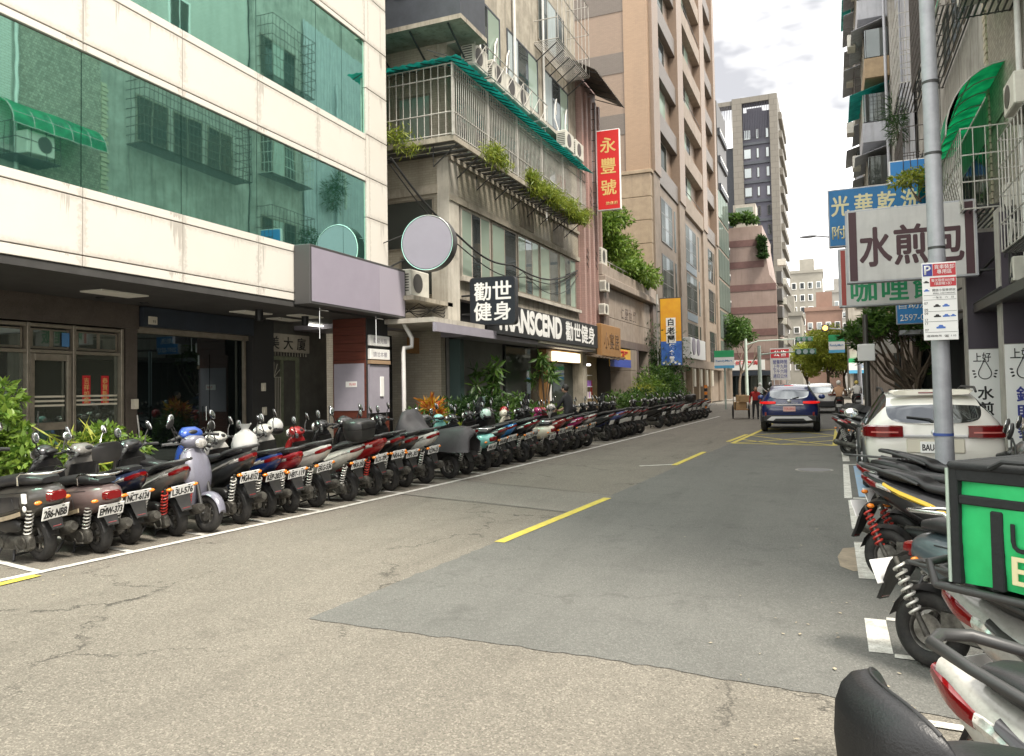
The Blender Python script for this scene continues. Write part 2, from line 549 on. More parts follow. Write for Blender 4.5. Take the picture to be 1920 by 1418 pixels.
# ------------------------------------------------------------------ ground, road, markings
def asphalt(name, c1, c2, speck, crack, blotch):
    m = bpy.data.materials.new(name); m.use_nodes = True
    n, l = m.node_tree.nodes, m.node_tree.links
    b = n['Principled BSDF']; b.inputs['Roughness'].default_value = 0.85
    b.inputs['Specular IOR Level'].default_value = 0.3
    geo = n.new('ShaderNodeNewGeometry'); pos = geo.outputs['Position']
    def noise(sc, det=4, rough=.6, vec=None):
        t = n.new('ShaderNodeTexNoise'); t.inputs['Scale'].default_value = sc; t.inputs['Detail'].default_value = det
        t.inputs['Roughness'].default_value = rough; l.new(vec or pos, t.inputs['Vector']); return t.outputs['Fac']
    def rng_(v, a, b_, c=0., d=1.):
        t = n.new('ShaderNodeMapRange'); t.inputs['From Min'].default_value = a; t.inputs['From Max'].default_value = b_
        t.inputs['To Min'].default_value = c; t.inputs['To Max'].default_value = d; l.new(v, t.inputs['Value']); return t.outputs[0]
    def mixc(f, a, b_):
        t = n.new('ShaderNodeMix'); t.data_type = 'RGBA'; l.new(f, t.inputs[0])
        for i, x in ((6, a), (7, b_)):
            if isinstance(x, tuple): t.inputs[i].default_value = (*x, 1)
            else: l.new(x, t.inputs[i])
        return t.outputs[2]
    def mul(a, b_):
        t = n.new('ShaderNodeMath'); t.operation = 'MULTIPLY'; l.new(a, t.inputs[0])
        if isinstance(b_, float): t.inputs[1].default_value = b_
        else: l.new(b_, t.inputs[1])
        return t.outputs[0]
    c = mixc(rng_(noise(0.55, 6, .7), .35, .65), c1, c2)
    # aggregate: light and dark stones
    vo = n.new('ShaderNodeTexVoronoi'); vo.inputs['Scale'].default_value = 120; l.new(pos, vo.inputs['Vector'])
    sep = n.new('ShaderNodeSeparateColor'); l.new(vo.outputs['Color'], sep.inputs[0])
    c = mixc(mul(rng_(sep.outputs[0], .62, .95), speck), c, tuple(min(1, x * 2.1) for x in c1))
    c = mixc(mul(rng_(sep.outputs[1], .66, .95), speck), c, tuple(x * .38 for x in c2))
    c = mixc(mul(rng_(noise(34, 3), .55, .75), speck * .8), c, tuple(x * .5 for x in c2))
    # worn blotches and oil marks
    c = mixc(mul(rng_(noise(1.7, 5, .75), .56, .74), blotch), c, tuple(x * .55 for x in c2))
    mpb = n.new('ShaderNodeMapping'); mpb.inputs['Scale'].default_value = (1.6, .16, 1); l.new(pos, mpb.inputs['Vector'])
    c = mixc(mul(rng_(noise(1.2, 4, .6, mpb.outputs['Vector']), .5, .7), blotch * .6), c, tuple(x * .7 for x in c2))
    h = sep.outputs[0]
    if crack:
        dis = n.new('ShaderNodeTexNoise'); dis.inputs['Scale'].default_value = 2.3; dis.inputs['Detail'].default_value = 6
        dis.inputs['Roughness'].default_value = .7; l.new(pos, dis.inputs['Vector'])
        va = n.new('ShaderNodeVectorMath'); va.operation = 'MULTIPLY_ADD'
        l.new(dis.outputs['Color'], va.inputs[0]); va.inputs[1].default_value = (.9, .9, 0); l.new(pos, va.inputs[2])
        vc = n.new('ShaderNodeTexVoronoi'); vc.feature = 'DISTANCE_TO_EDGE'; vc.inputs['Scale'].default_value = .62
        l.new(va.outputs[0], vc.inputs['Vector'])
        lin = rng_(vc.outputs['Distance'], 0.0, 0.013, 1., 0.)
        msk = rng_(noise(.45, 3, .5), .44, .56)
        frag = rng_(noise(3.1, 3, .6), .36, .52)
        cr = mul(mul(lin, msk), mul(frag, crack))
        c = mixc(cr, c, (0.035, 0.032, 0.028))
    l.new(c, b.inputs['Base Color'])
    bp = n.new('ShaderNodeBump'); bp.inputs['Strength'].default_value = .55; bp.inputs['Distance'].default_value = .006
    l.new(vo.outputs['Distance'], bp.inputs['Height']); l.new(bp.outputs['Normal'], b.inputs['Normal'])
    MATS[name] = m
    return m

M['asphalt'] = asphalt('worn asphalt', (0.182, 0.165, 0.138), (0.150, 0.136, 0.114), .5, .9, .5)
M['asphalt2'] = asphalt('newer asphalt patch', (0.140, 0.138, 0.127), (0.116, 0.115, 0.106), .3, .3, .55)
M['asphalt3'] = asphalt('mid asphalt patch', (0.185, 0.172, 0.15), (0.165, 0.152, 0.13), .45, .3, .35)
M['linewhite'] = mat('road paint white', (0.72, 0.71, 0.66), 0.7, col2=(0.42, 0.40, 0.36), scale=9, bump=.2, bscale=60, speck=.35)
M['lineyellow'] = mat('road paint yellow', (0.66, 0.54, 0.06), 0.7, col2=(0.46, 0.38, 0.08), scale=9, bump=.2, bscale=60, speck=.3)
M['lineblue'] = mat('road paint blue', (0.22, 0.38, 0.58), 0.7, col2=(0.30, 0.36, 0.42), scale=9)
M['paving'] = mat('paving concrete', (0.26, 0.245, 0.22), 0.8, var=.35, scale=3, bump=.3, bscale=50)
M['kerb'] = mat('kerb stone', (0.33, 0.31, 0.28), 0.75, var=.3, scale=5, bump=.3, bscale=50)
M['earth'] = mat('far ground', (0.2, 0.19, 0.17), 0.9, var=.3, scale=.2)

def sheet(name, poly, z, material, parent=None):
    mb = MB()
    mb.add([(x, y, z) for x, y in poly], [tuple(range(len(poly)))])
    return mb.make(name, material, parent)

gnd = sheet('ground', [(-600, -60), (600, -60), (600, 1500), (-600, 1500)], -0.02, 'earth')
tag(gnd, kind='structure')
road = sheet('road', [(-9.0, -12), (3.0, -12), (3.0, 600), (-9.0, 600)], 0.0, 'asphalt')
tag(road, kind='structure')
cross = sheet('cross_road', [(-120, 64), (120, 64), (120, 76), (-120, 76)], 0.004, 'asphalt3')
tag(cross, kind='structure')
def ragged(poly, amp, step, seed):
    q = random.Random(seed); out = []
    for (x0, y0), (x1, y1) in zip(poly, poly[1:] + poly[:1]):
        L = math.hypot(x1 - x0, y1 - y0); k = max(1, min(160, int(L / step)))
        for i in range(k):
            t = i / k; out.append((x0 + (x1 - x0) * t + q.gauss(0, amp), y0 + (y1 - y0) * t + q.gauss(0, amp)))
    return out
sheet('asphalt_patch', ragged([(-3.46, 4.48), (-1.4, 4.44), (.05, 4.26), (1.2, 4.1), (2.4, 4.0), (2.4, 58), (-0.9, 58), (-2.6, 21.6), (-3.05, 10.9)], .010, .07, 3), 0.004, 'asphalt2', road)
sheet('asphalt_patch', ragged([(-6.2, 10.3), (-3.1, 9.35), (-3.0, 11.0), (-6.05, 12.1)], .010, .07, 4), 0.0045, 'asphalt3', road)
M['tar'] = mat('tar seam', (0.05, 0.048, 0.045), .7, var=.4, scale=10)

def strip(name, pts, wdt, z, material, parent=road):
    mb = MB(); L = []; Rr = []
    for i, p in enumerate(pts):
        a = Vector(pts[max(i - 1, 0)]); b_ = Vector(pts[min(i + 1, len(pts) - 1)])
        t = (b_ - a).normalized(); nrm = Vector((-t.y, t.x)); q = Vector(p)
        L.append((*(q + nrm * wdt / 2), z)); Rr.append((*(q - nrm * wdt / 2), z))
    k = len(pts)
    mb.add(L + Rr, [(i, i + 1, k + i + 1, k + i) for i in range(k - 1)])
    return mb.make(name, material, parent)

strip('tar_seam', [(-6.25, 10.32), (-4.6, 9.86), (-3.1, 9.37)], .018, .006, 'tar')
strip('tar_seam', [(-6.05, 12.12), (-4.4, 11.55), (-3.0, 11.02)], .018, .006, 'tar')
WL = [(-7.0, 2.2), (-6.68, 5.05), (-6.50, 7.0), (-6.30, 8.9), (-6.05, 12.9), (-5.85, 18.3), (-5.62, 27.0), (-5.3, 40)]
def wl_x(y):
    for (x0, y0), (x1, y1) in zip(WL, WL[1:]):
        if y <= y1: return x0 + (x1 - x0) * (y - y0) / (y1 - y0)
    return WL[-1][0]
strip('painted_line', WL, .10, .008, 'linewhite')
strip('painted_line', [(-6.62, 3.0), (-6.60, 4.75)], .11, .009, 'lineyellow')
for k in range(24):
    y = 4.86 + k * 0.93
    x = wl_x(y) - .06
    strip('painted_line', [(x, y), (x - 2.0, y + .40)], .075, .0075, 'linewhite')
for a, b_ in (((-3.24, 7.36), (-3.02, 10.74)), ((-2.97, 15.5), (-2.86, 18.72)), ((-2.74, 22.2), (-2.55, 25.5)), ((-2.35, 31), (-2.2, 34))):
    strip('painted_line', [a, b_], .12, .008, 'lineyellow')
BXY = [(-2.55, 21.6), (0.02, 21.2), (0.1, 28.5), (-2.25, 28.9)]
for i in range(4):
    strip('painted_line', [BXY[i], BXY[(i + 1) % 4]], .12, .0085, 'lineyellow')
for (a, b_) in (((-2.55, 21.6), (.1, 25.2)), ((-2.45, 25.0), (.1, 28.5)), ((.02, 21.2), (-2.45, 25.0)), ((.1, 25.2), (-2.25, 28.9)), ((-1.3, 21.4), (.1, 23.2)), ((-1.3, 21.4), (-2.5, 23.2))):
    strip('painted_line', [a, b_], .09, .0092, 'lineyellow')
# parking bays on the right
for y0, y1 in ((5.05, 5.75), (6.9, 8.45), (9.2, 11.4), (17, 20)):
    strip('painted_line', [(.22, y0), (.22, y1)], .13, .008, 'linewhite')
for y in (5.02, 5.78, 6.95, 8.4, 4.1):
    strip('painted_line', [(.29, y), (2.2, y - .12)], .07, .0084, 'linewhite')
strip('painted_line', [(.16, 11.6), (.2, 16.4)], .10, .008, 'linewhite')
strip('painted_line', [(.20, 16.35), (2.3, 16.2)], .10, .0084, 'linewhite')
strip('painted_line', [(.22, 11.62), (2.3, 11.5)], .10, .0088, 'linewhite')
sheet('painted_bay', [(.30, 11.8), (.62, 11.8), (.62, 16.1), (.33, 16.1)], .008, 'lineblue', road)
for k in range(6):
    strip('painted_line', [(.70, 11.9 + k * .45), (.86, 12.1 + k * .45)], .05, .0081, 'linewhite')
M['cement'] = mat('bare cement', (.33, .27, .2), .85, var=.35, scale=7)
sheet('cement_fill', [(.02, 7.3), (.12, 7.15), (.3, 7.25), (.32, 7.9), (.2, 8.2), (.05, 8.1), (.0, 7.7)], .0065, 'cement', road)
strip('painted_line', [(-3.6, 15.2), (-2.9, 15.75)], .10, .007, 'linewhite')
# manhole covers
def manhole(x, y, r, label):
    t = thing('manhole_cover', label, 'manhole cover', (x, y, .006))
    mb = MB(); mb.tube([(0, 0, -.02), (0, 0, .004)], r, 28); mb.make('rim', 'kerb', t)
    mb = MB(); mb.tube([(0, 0, -.02), (0, 0, .008)], r * .86, 28); mb.make('lid', 'steel', t)
manhole(-.35, 15.2, .33, 'round iron manhole cover in the grey lane short of the yellow box')
# arcade floors and kerbs
sw = MB().box((-30, -6, -.01), (-8.95, 64, .11)).make('sidewalk_left', 'paving'); tag(sw, kind='structure')
MB().cbox((-8.95, -6, -.01), (-8.75, 64, .125), .015).make('kerb', 'kerb', sw)
sr = MB().box((2.85, -6, -.01), (30, 64, .11)).make('sidewalk_right', 'paving'); tag(sr, kind='structure')
MB().cbox((2.65, -6, -.01), (2.85, 64, .125), .015).make('kerb', 'kerb', sr)
for nm, x0, x1 in (('sidewalk_far_left', -60, -8.6), ('sidewalk_far_right', 4.2, 60)):
    s_ = MB().box((x0, 76, -.01), (x1, 300, .11)).make(nm, 'paving'); tag(s_, kind='structure')
# leaf litter and grit along the gutters: nobody could count it
rg = np.random.default_rng(3)
n_ = 420
px = np.where(rg.random(n_) < .5, .2 + rg.normal(size=n_) * .5, -6.4 + rg.normal(size=n_) * .8); py = 2.5 + rg.random(n_) ** 1.6 * 20
lt = link('leaf_litter', leaf_mesh('leaf_litter', np.stack([px, py, np.full(n_, .012)], 1), .035, rg, .5, 0), mat('dry litter', (.42, .36, .26), .9, var=.5, scale=20))
co = np.empty(len(lt.data.vertices) * 3); lt.data.vertices.foreach_get('co', co); co = co.reshape(-1, 3); co[:, 2] = .010 + (co[:, 2] - .012) * .08 + .002
lt.data.vertices.foreach_set('co', co.ravel()); tag(lt, 'dry leaf bits and grit scattered along the gutters', 'litter', kind='stuff')
# ------------------------------------------------------------------ left building: white panels and green glass over an arcade
def panel_material():
    m = bpy.data.materials.new('white facade panel'); m.use_nodes = True
    n, l = m.node_tree.nodes, m.node_tree.links
    b = n['Principled BSDF']; b.inputs['Roughness'].default_value = .38
    tcn = n.new('ShaderNodeTexCoord'); sp = n.new('ShaderNodeSeparateXYZ'); l.new(tcn.outputs['Generated'], sp.inputs[0])
    geo = n.new('ShaderNodeNewGeometry')
    def mr(v, a, b_, c=0., d=1.):
        t = n.new('ShaderNodeMapRange'); t.inputs['From Min'].default_value = a; t.inputs['From Max'].default_value = b_
        t.inputs['To Min'].default_value = c; t.inputs['To Max'].default_value = d; l.new(v, t.inputs['Value']); return t.outputs[0]
    def mth(op, a, b_):
        t = n.new('ShaderNodeMath'); t.operation = op; l.new(a, t.inputs[0])
        if isinstance(b_, float): t.inputs[1].default_value = b_
        else: l.new(b_, t.inputs[1])
        return t.outputs[0]
    def nz(scale, sc, det=5, ro=.65):
        mpp = n.new('ShaderNodeMapping'); mpp.inputs['Scale'].default_value = sc; l.new(geo.outputs['Position'], mpp.inputs['Vector'])
        t = n.new('ShaderNodeTexNoise'); t.inputs['Scale'].default_value = scale; t.inputs['Detail'].default_value = det
        t.inputs['Roughness'].default_value = ro; l.new(mpp.outputs['Vector'], t.inputs['Vector']); return t.outputs['Fac']
    # drips that run down from the top joint; their length differs from streak to streak
    run = nz(3.4, (1, 1, .04), 5, .75)
    ln = mr(run, .57, .72, 0.0, 1.15)
    top = mth('SUBTRACT', n_one(n, 1.0), sp.outputs['Z'])
    drip = mr(mth('SUBTRACT', ln, top), -.02, .10)
    edge_x = mth('ABSOLUTE', mth('SUBTRACT', sp.outputs['X'], .5), 0.)
    edge_z = mth('ABSOLUTE', mth('SUBTRACT', sp.outputs['Z'], .5), 0.)
    rag = mr(nz(14, (1, 1, 1)), .3, .7, -.03, .05)
    ex = mr(mth('ADD', edge_x, rag), .465, .50)
    ez = mr(mth('ADD', edge_z, rag), .40, .50)
    ed = mth('MAXIMUM', ex, ez)
    fac = mth('MAXIMUM', mth('MULTIPLY', drip, .46), mth('MULTIPLY', ed, .30))
    mx = n.new('ShaderNodeMix'); mx.data_type = 'RGBA'; l.new(fac, mx.inputs[0])
    mx2 = n.new('ShaderNodeMix'); mx2.data_type = 'RGBA'; l.new(nz(.9, (1, 1, 1)), mx2.inputs[0])
    mx2.inputs[6].default_value = (.72, .69, .64, 1); mx2.inputs[7].default_value = (.66, .62, .55, 1)
    l.new(mx2.outputs[2], mx.inputs[6]); mx.inputs[7].default_value = (.20, .17, .145, 1)
    l.new(mx.outputs[2], b.inputs['Base Color'])
    return m
def n_one(n, v):
    t = n.new('ShaderNodeValue'); t.outputs[0].default_value = v; return t.outputs[0]
M['panel'] = panel_material()

def mirror_glass(name, tint, dark, fac, wav=.0025):
    m = bpy.data.materials.new(name); m.use_nodes = True
    n, l = m.node_tree.nodes, m.node_tree.links
    n.remove(n['Principled BSDF'])
    g = n.new('ShaderNodeBsdfGlossy'); g.inputs['Color'].default_value = (*tint, 1); g.inputs['Roughness'].default_value = .02
    d = n.new('ShaderNodeBsdfDiffuse'); d.inputs['Color'].default_value = (*dark, 1)
    ms = n.new('ShaderNodeMixShader'); ms.inputs[0].default_value = fac
    l.new(d.outputs[0], ms.inputs[1]); l.new(g.outputs[0], ms.inputs[2]); l.new(ms.outputs[0], n['Material Output'].inputs['Surface'])
    geo = n.new('ShaderNodeNewGeometry'); nb = n.new('ShaderNodeTexNoise'); nb.inputs['Scale'].default_value = .9
    l.new(geo.outputs['Position'], nb.inputs['Vector'])
    bp = n.new('ShaderNodeBump'); bp.inputs['Strength'].default_value = .5; bp.inputs['Distance'].default_value = wav
    l.new(nb.outputs['Fac'], bp.inputs['Height']); l.new(bp.outputs['Normal'], g.inputs['Normal'])
    MATS[name] = m
    return m
M['greenglass'] = mirror_glass('green mirror glass', (.54, .98, .84), (.03, .11, .095), .80)
M['shopglass'] = mirror_glass('dim shop glass', (.45, .50, .47), (.065, .072, .058), .32, .0)
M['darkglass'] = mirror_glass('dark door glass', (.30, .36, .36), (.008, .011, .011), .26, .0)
M['winglass'] = mirror_glass('window glass', (.50, .54, .55), (.06, .068, .068), .42, .001)
M['dullglass'] = mirror_glass('dull window glass', (.42, .46, .46), (.05, .055, .05), .25, .001)
M['curtain'] = mat('pale curtain', (.50, .55, .50), .8, var=.4, scale=3, stretch=(6, 6, .3))
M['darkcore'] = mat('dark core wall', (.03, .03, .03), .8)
M['granite'] = mat('brown granite', (.11, .09, .075), .45, var=.3, scale=4, speck=.8)
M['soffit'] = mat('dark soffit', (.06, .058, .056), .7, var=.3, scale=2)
M['navy'] = mat('navy board', (.03, .04, .055), .5, var=.2)
M['alu'] = mat('bronze aluminium', (.30, .265, .21), .4, .35, var=.3, scale=5)
M['aludark'] = mat('dark aluminium', (.09, .085, .08), .4, .4)
M['lavender'] = mat('blank lavender sign face', (.315, .285, .345), .5, var=.06, scale=2)
M['signframe'] = mat('dark sign frame', (.07, .068, .068), .5, .2)
M['redpaper'] = mat('red paper', (.55, .02, .025), .7)
M['gold'] = mat('gold ink', (.72, .52, .18), .5)
M['redwood'] = mat('red brown wall cladding', (.13, .035, .022), .45, var=.35, scale=4, stretch=(.6, .6, 8))
M['dimlamp'] = mat('ceiling lamp panel', (.78, .76, .68), .6)
M['litlamp'] = mat('lit tube lamp', (1., .97, .85), .5, emit=3.0)
M['greywall'] = mat('grey board', (.33, .31, .36), .6, var=.1)
M['cream'] = mat('cream plastic', (.60, .56, .46), .5)
M['whitepipe'] = mat('white pipe', (.70, .69, .66), .45, var=.15, scale=4)

B1 = thing('panel_building', 'white panelled office building with bands of green mirror glass over an arcade', 'building', (-10.4, 13.0, 0), R(91.8))
U = [-14.84, -12.86, -10.88, -8.90, -6.92, -4.94, -2.96, -.98, 1.04, 3.06]
bx('core_wall', (-14.9, .10, 3.56), (4.06, 9.0, 15.2), 'darkcore', B1)
G_ = .009
def panel(u0, u1, z0, z1, y0=-.0, th=.09):
    bx('panel', (u0 + G_, y0, z0 + G_), (u1 - G_, y0 + th, z1 - G_), 'panel', B1, .006)
for (z0, z1) in ((3.52, 3.69), (3.69, 4.56), (4.56, 4.72), (6.78, 6.91), (6.91, 7.82), (7.82, 7.98), (10.32, 10.45), (10.45, 11.36), (11.36, 11.52), (13.8, 15.2)):
    for a, b_ in zip(U, U[1:]):
        panel(a, b_, z0, z1)
for z0, z1 in ((3.52, 4.72), (4.72, 5.9), (5.9, 6.91), (6.91, 7.98), (7.98, 9.15), (9.15, 10.32), (10.32, 11.52), (11.52, 12.7), (12.7, 13.8), (13.8, 15.2)):
    panel(3.06, 3.20, z0, z1)
    panel(3.20, 4.09, z0, z1)
for z0, z1 in ((4.72, 6.78), (7.98, 10.32), (11.52, 13.8)):
    for a, b_ in zip(U, U[1:]):
        ed = [(a, b_)] if b_ < 3 else [(a, 2.07), (2.07, b_)]
        for p, q in ed:
            t = bx('glass_pane', (p + .007, .045, z0 + .008), (q - .007, .07, z1 - .008), 'greenglass', B1)
# end wall towards the alley and the roof edge
bx('end_wall', (4.061, .12, 3.52), (4.10, 9.0, 15.2), 'panel', B1)
# soffit
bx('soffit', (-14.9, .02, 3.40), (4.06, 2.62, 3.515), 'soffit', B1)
for (u, v, a, b_) in ((-3.2, 1.3, .5, .5), (.6, 1.5, .45, .45), (1.9, 1.0, .45, .4), (2.3, 1.9, .45, .4)):
    bx('ceiling_lamp', (u - a, v - b_ / 2, 3.375), (u + a, v + b_ / 2, 3.399), 'dimlamp', B1)
for (u, v) in ((.25, 1.0), (1.75, .9)):
    MB().cyl((u, v, 3.399), (u, v, 3.16), .085, 16).make('spot_lamp', 'ink', B1, 40)
for (u, v) in ((-2.9, 2.0), (-1.9, 2.0)):
    MB().ell((u, v, 3.39), (.09, .09, .03)).make('smoke_detector', 'ink', B1, 60)
# arcade back wall
YW = 2.62
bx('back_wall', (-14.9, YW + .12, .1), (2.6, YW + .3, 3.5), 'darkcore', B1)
bx('lintel', (-14.9, YW - .12, 2.92), (-1.55, YW + .118, 3.398), 'granite', B1)
bx('stone_post', (-1.86, YW - .10, .11), (-1.58, YW + .118, 2.918), 'granite', B1)
bx('sign_board', (-1.53, YW - .22, 2.98), (1.78, YW + .118, 3.38), 'navy', B1)
# bronze aluminium shop front
def post(u, z0=.11, z1=2.9, w=.06, d=.09):
    bx('frame_post', (u - w / 2, YW - d, z0), (u + w / 2, YW + .1, z1), 'alu', B1, .006)
def rail(u0, u1, z, h=.06, d=.085):
    bx('frame_rail', (u0, YW - d, z - h / 2), (u1, YW + .1, z + h / 2), 'alu', B1, .006)
PU = [-8.9, -7.6, -6.3, -5.1, -3.88, -2.98, -1.92]
for u in PU: post(u)
for a, b_ in zip(PU, PU[1:]):
    a += .035; b_ -= .035
    rail(a, b_, 2.86); rail(a, b_, 2.40); rail(a, b_, .18, .14)
    m_ = (a + b_) / 2
    tw = bx('transom_window', (a + .03, YW - .03, 2.45), (m_ + .02, YW + .0, 2.80), 'alu', B1)
    bx('pane', (a + .08, YW - .045, 2.49), (m_ - .03, YW - .031, 2.77), 'shopglass', tw)
    tw = bx('transom_window', (m_ + .025, YW - .01, 2.45), (b_ - .03, YW + .02, 2.80), 'alu', B1)
    bx('pane', (m_ + .07, YW - .025, 2.49), (b_ - .08, YW - .011, 2.77), 'shopglass', tw)
    bx('glass_pane', (a, YW + .01, .25), (b_, YW + .03, 2.37), 'shopglass', B1)
dr = MB(); a, b_ = -3.83, -3.03
for lo, hi in (((a, YW - .07, .2), (a + .08, YW - .01, 2.36)), ((b_ - .08, YW - .07, .2), (b_, YW - .01, 2.36)), ((a + .08, YW - .07, 2.24), (b_ - .08, YW - .01, 2.36)), ((a + .08, YW - .07, .2), (b_ - .08, YW - .01, .42)), ((a + .08, YW - .07, 1.0), (b_ - .08, YW - .01, 1.14))):
    dr.cbox(lo, hi, .006)
dro = dr.make('door', 'alu', B1)
MB().tube([(a + .1, YW - .12, .85), (a + .1, YW - .12, 1.35)], .014, 8).make('handle', 'chrome', dro, 40)
for u in (-2.66, -2.25):
    pz = bx('paper_couplet', (u - .085, YW + .002, 1.42), (u + .085, YW + .008, 1.98), 'redpaper', B1)
    text('lettering', '吉祥如意' if u < -2.4 else '恭賀新禧', (u, YW + .001, 1.70), 'gold', pz, h=.48, ext=.001, vertical=True, bold=.01)
    mbp = MB(); mbp.add([(u - .085, YW + .005, 1.42), (u + .085, YW + .005, 1.42), (u + .085, YW + .005, 1.38), (u, YW + .005, 1.41), (u - .085, YW + .005, 1.38)], [(0, 4, 3, 2, 1)])
for z in (1.42, 1.50, 1.58):
    bx('frosted_band', (-2.93, YW + .0, z), (-1.97, YW + .006, z + .035), 'cream', B1)
    bx('frosted_band', (-3.73, YW + .0, z), (-3.12, YW + .006, z + .035), 'cream', B1)
bp_ = bx('blue_poster', (-3.22, YW - .056, 2.5), (-3.07, YW - .050, 2.75), mat('blue poster', (.08, .22, .45), .5), B1)
# dark glass doors of the next unit
bx('steel_frame', (-1.53, YW - .06, 2.86), (1.78, YW + .1, 2.978), 'alu', B1)
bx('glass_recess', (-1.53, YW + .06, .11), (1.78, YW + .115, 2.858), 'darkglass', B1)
for u0, u1 in ((-1.1, -.28), (-.26, .55), (.57, 1.38)):
    bx('door_glass', (u0, YW + .02, .14), (u1, YW + .04, 2.5), 'darkglass', B1)
MB().cyl((.40, YW - .03, 1.0), (.40, YW - .03, 1.32), .012, 8).make('handle', 'chrome', B1, 40)
bx('steel_post', (1.60, YW - .08, .11), (1.66, YW - .01, 2.855), 'alu', B1)
# house number plate and switch boxes
nb_ = bx('number_plate', (-1.42, YW - .24, 3.03), (-1.2, YW - .222, 3.19), 'cream', B1)
text('digits', '93', (-1.28, YW - .242, 3.09), 'ink', nb_, h=.06, ext=.001)
for u, z in ((-1.72, 1.42), (2.15, 1.74), (2.18, 1.15)):
    bx('meter_box', (u - .05, YW - .24, z - .1), (u + .05, YW - .13 if u < 0 else YW - .16, z + .1), 'cream', B1, .008)
MB().tube([(-1.62, YW - .14, 1.2), (-1.58, YW - .16, .8), (-1.5, YW - .16, .15)], .014, 8).make('cable', 'whitepipe', B1, 60)
# dark pillar and the stair entrance
bx('pillar', (1.80, YW - .16, .11), (2.60, YW + .3, 3.398), 'darkcore', B1)
EY = 2.85
bx('entrance_wall', (2.62, EY + .1, .11), (5.6, EY + .25, 3.7), mat('entrance wall', (.12, .115, .10), .7, var=.3), B1)
bx('entrance_ceiling', (4.07, .4, 3.28), (5.6, EY + .09, 3.40), 'greywall', B1)
sb = bx('name_board', (2.62, EY - .06, 2.66), (4.55, EY + .0, 3.14), mat('marble board', (.42, .38, .31), .5, var=.2, scale=6), B1)
text('lettering', '美大廈', (3.62, EY - .062, 2.9), 'ink', sb, w=1.55, h=.34, bold=.012, spacing=1.7)
bx('entrance_lamp', (3.3, EY - .9, 3.33), (4.0, EY - .78, 3.37), mat('dim tube lamp', (1., .97, .85), .5, emit=1.2), B1)
dg = MB()
for lo, hi in (((2.75, EY + .02, .11), (2.86, EY + .08, 2.55)), ((4.1, EY + .02, .11), (4.2, EY + .08, 2.55)), ((2.86, EY + .02, 2.45), (4.1, EY + .08, 2.55)), ((3.44, EY + .02, .11), (3.52, EY + .08, 2.45)), ((2.86, EY + .02, .11), (3.44, EY + .08, .7)), ((3.52, EY + .02, .11), (4.1, EY + .08, .7))):
    dg.box(lo, hi)
dgo = dg.make('entrance_door', mat('worn green door', (.22, .24, .16), .6, var=.4, scale=5), B1)
gr = MB()
for k in range(8):
    u = 2.92 + k * .07
    gr.cyl((u, EY + .04, .7), (u, EY + .04, 2.0), .008, 6)
for k in range(7):
    an = math.pi * k / 6
    gr.cyl((3.15, EY + .04, 2.0), (3.15 + .28 * math.cos(an), EY + .04, 2.0 + .40 * math.sin(an)), .008, 6)
gr.make('fan_grille', 'cream', dgo)
vb = MB()
for k in range(16):
    u = 2.66 + k * .12
    vb.cyl((u, EY - .01, 2.56), (u, EY - .01, 2.66), .008, 6)
vb.make('vent_bars', 'cream', B1)
# outer pillar with cladding boards, grey notice panel and lamp boxes
PL0, PL1 = 3.02, 4.06
bx('pillar', (PL0 + .03, .03, .11), (PL1 - .002, 1.02, 3.398), 'darkcore', B1)
for k in range(16):
    z0 = .12 + k * .205
    z1 = min(z0 + .198, 3.395)
    bx('cladding_board', (PL0, .06, z0), (PL0 + .028, 1.0, z1), 'redwood', B1, .004)
    if z1 < 1.1:
        bx('cladding_board', (PL0 + .03, .0, z0), (PL1 - .02, .028, z1), 'redwood', B1, .004)
bx('notice_panel', (PL0 - .018, .10, 1.12), (PL0 - .001, .96, 2.28), 'greywall', B1)
np_ = bx('no_smoking_plate', (PL0 - .024, .3, 1.70), (PL0 - .0185, .62, 1.84), 'plate', B1)
text('lettering', '禁止吸菸', (PL0 - .026, .42, 1.77), 'redpaper', np_, w=.19, h=.06, ext=.001, rot=(R(90), 0, R(-90)))
bx('notice_panel', (PL0 + .06, -.018, 1.05), (PL1 - .03, .03, 2.25), 'greywall', B1)
for z in (2.38, 2.72):
    lb = bx('light_box', (PL0 + .05, -.05, z), (PL1 - .04, .029, z + .26), 'plate', B1, .01)
    text('lettering', '歡迎光臨' if z > 2.5 else '請洽本樓', ((PL0 + PL1) / 2, -.052, z + .13), 'greywall', lb, w=.66, h=.13, ext=.001)
bx('sill_board', (PL0 + .05, -.06, 2.27), (PL1 - .03, .029, 2.36), mat('tan board', (.35, .24, .15), .6), B1)
bx('intercom', (3.55, -.05, 1.45), (3.72, -.0185, 1.95), 'plate', B1, .01)
# blank projecting shop sign on the facade
sg = thing('shop_sign', 'long blank lavender sign box fixed to the white panelled facade', 'sign', (-10.4, 13.0, 0), R(91.8))
bx('case', (.10, -.42, 3.44), (4.22, -.02, 4.70), 'signframe', sg, .012)
bx('sign_face', (.16, -.427, 3.50), (2.9, -.4205, 4.64), 'lavender', sg)
bx('sign_face', (2.905, -.427, 3.50), (4.16, -.4205, 4.64), mat('blank lavender sign face two', (.345, .315, .37), .5), sg)
for u in (.75, 3.1):
    MB().cyl((u, -.2, 3.44), (u, -.2, 2.75), .012, 8).make('hanger', 'chrome', sg, 40)
    bx('hanger_plate', (u - .03, -.24, 3.36), (u + .28, -.2, 3.385), 'chrome', sg)
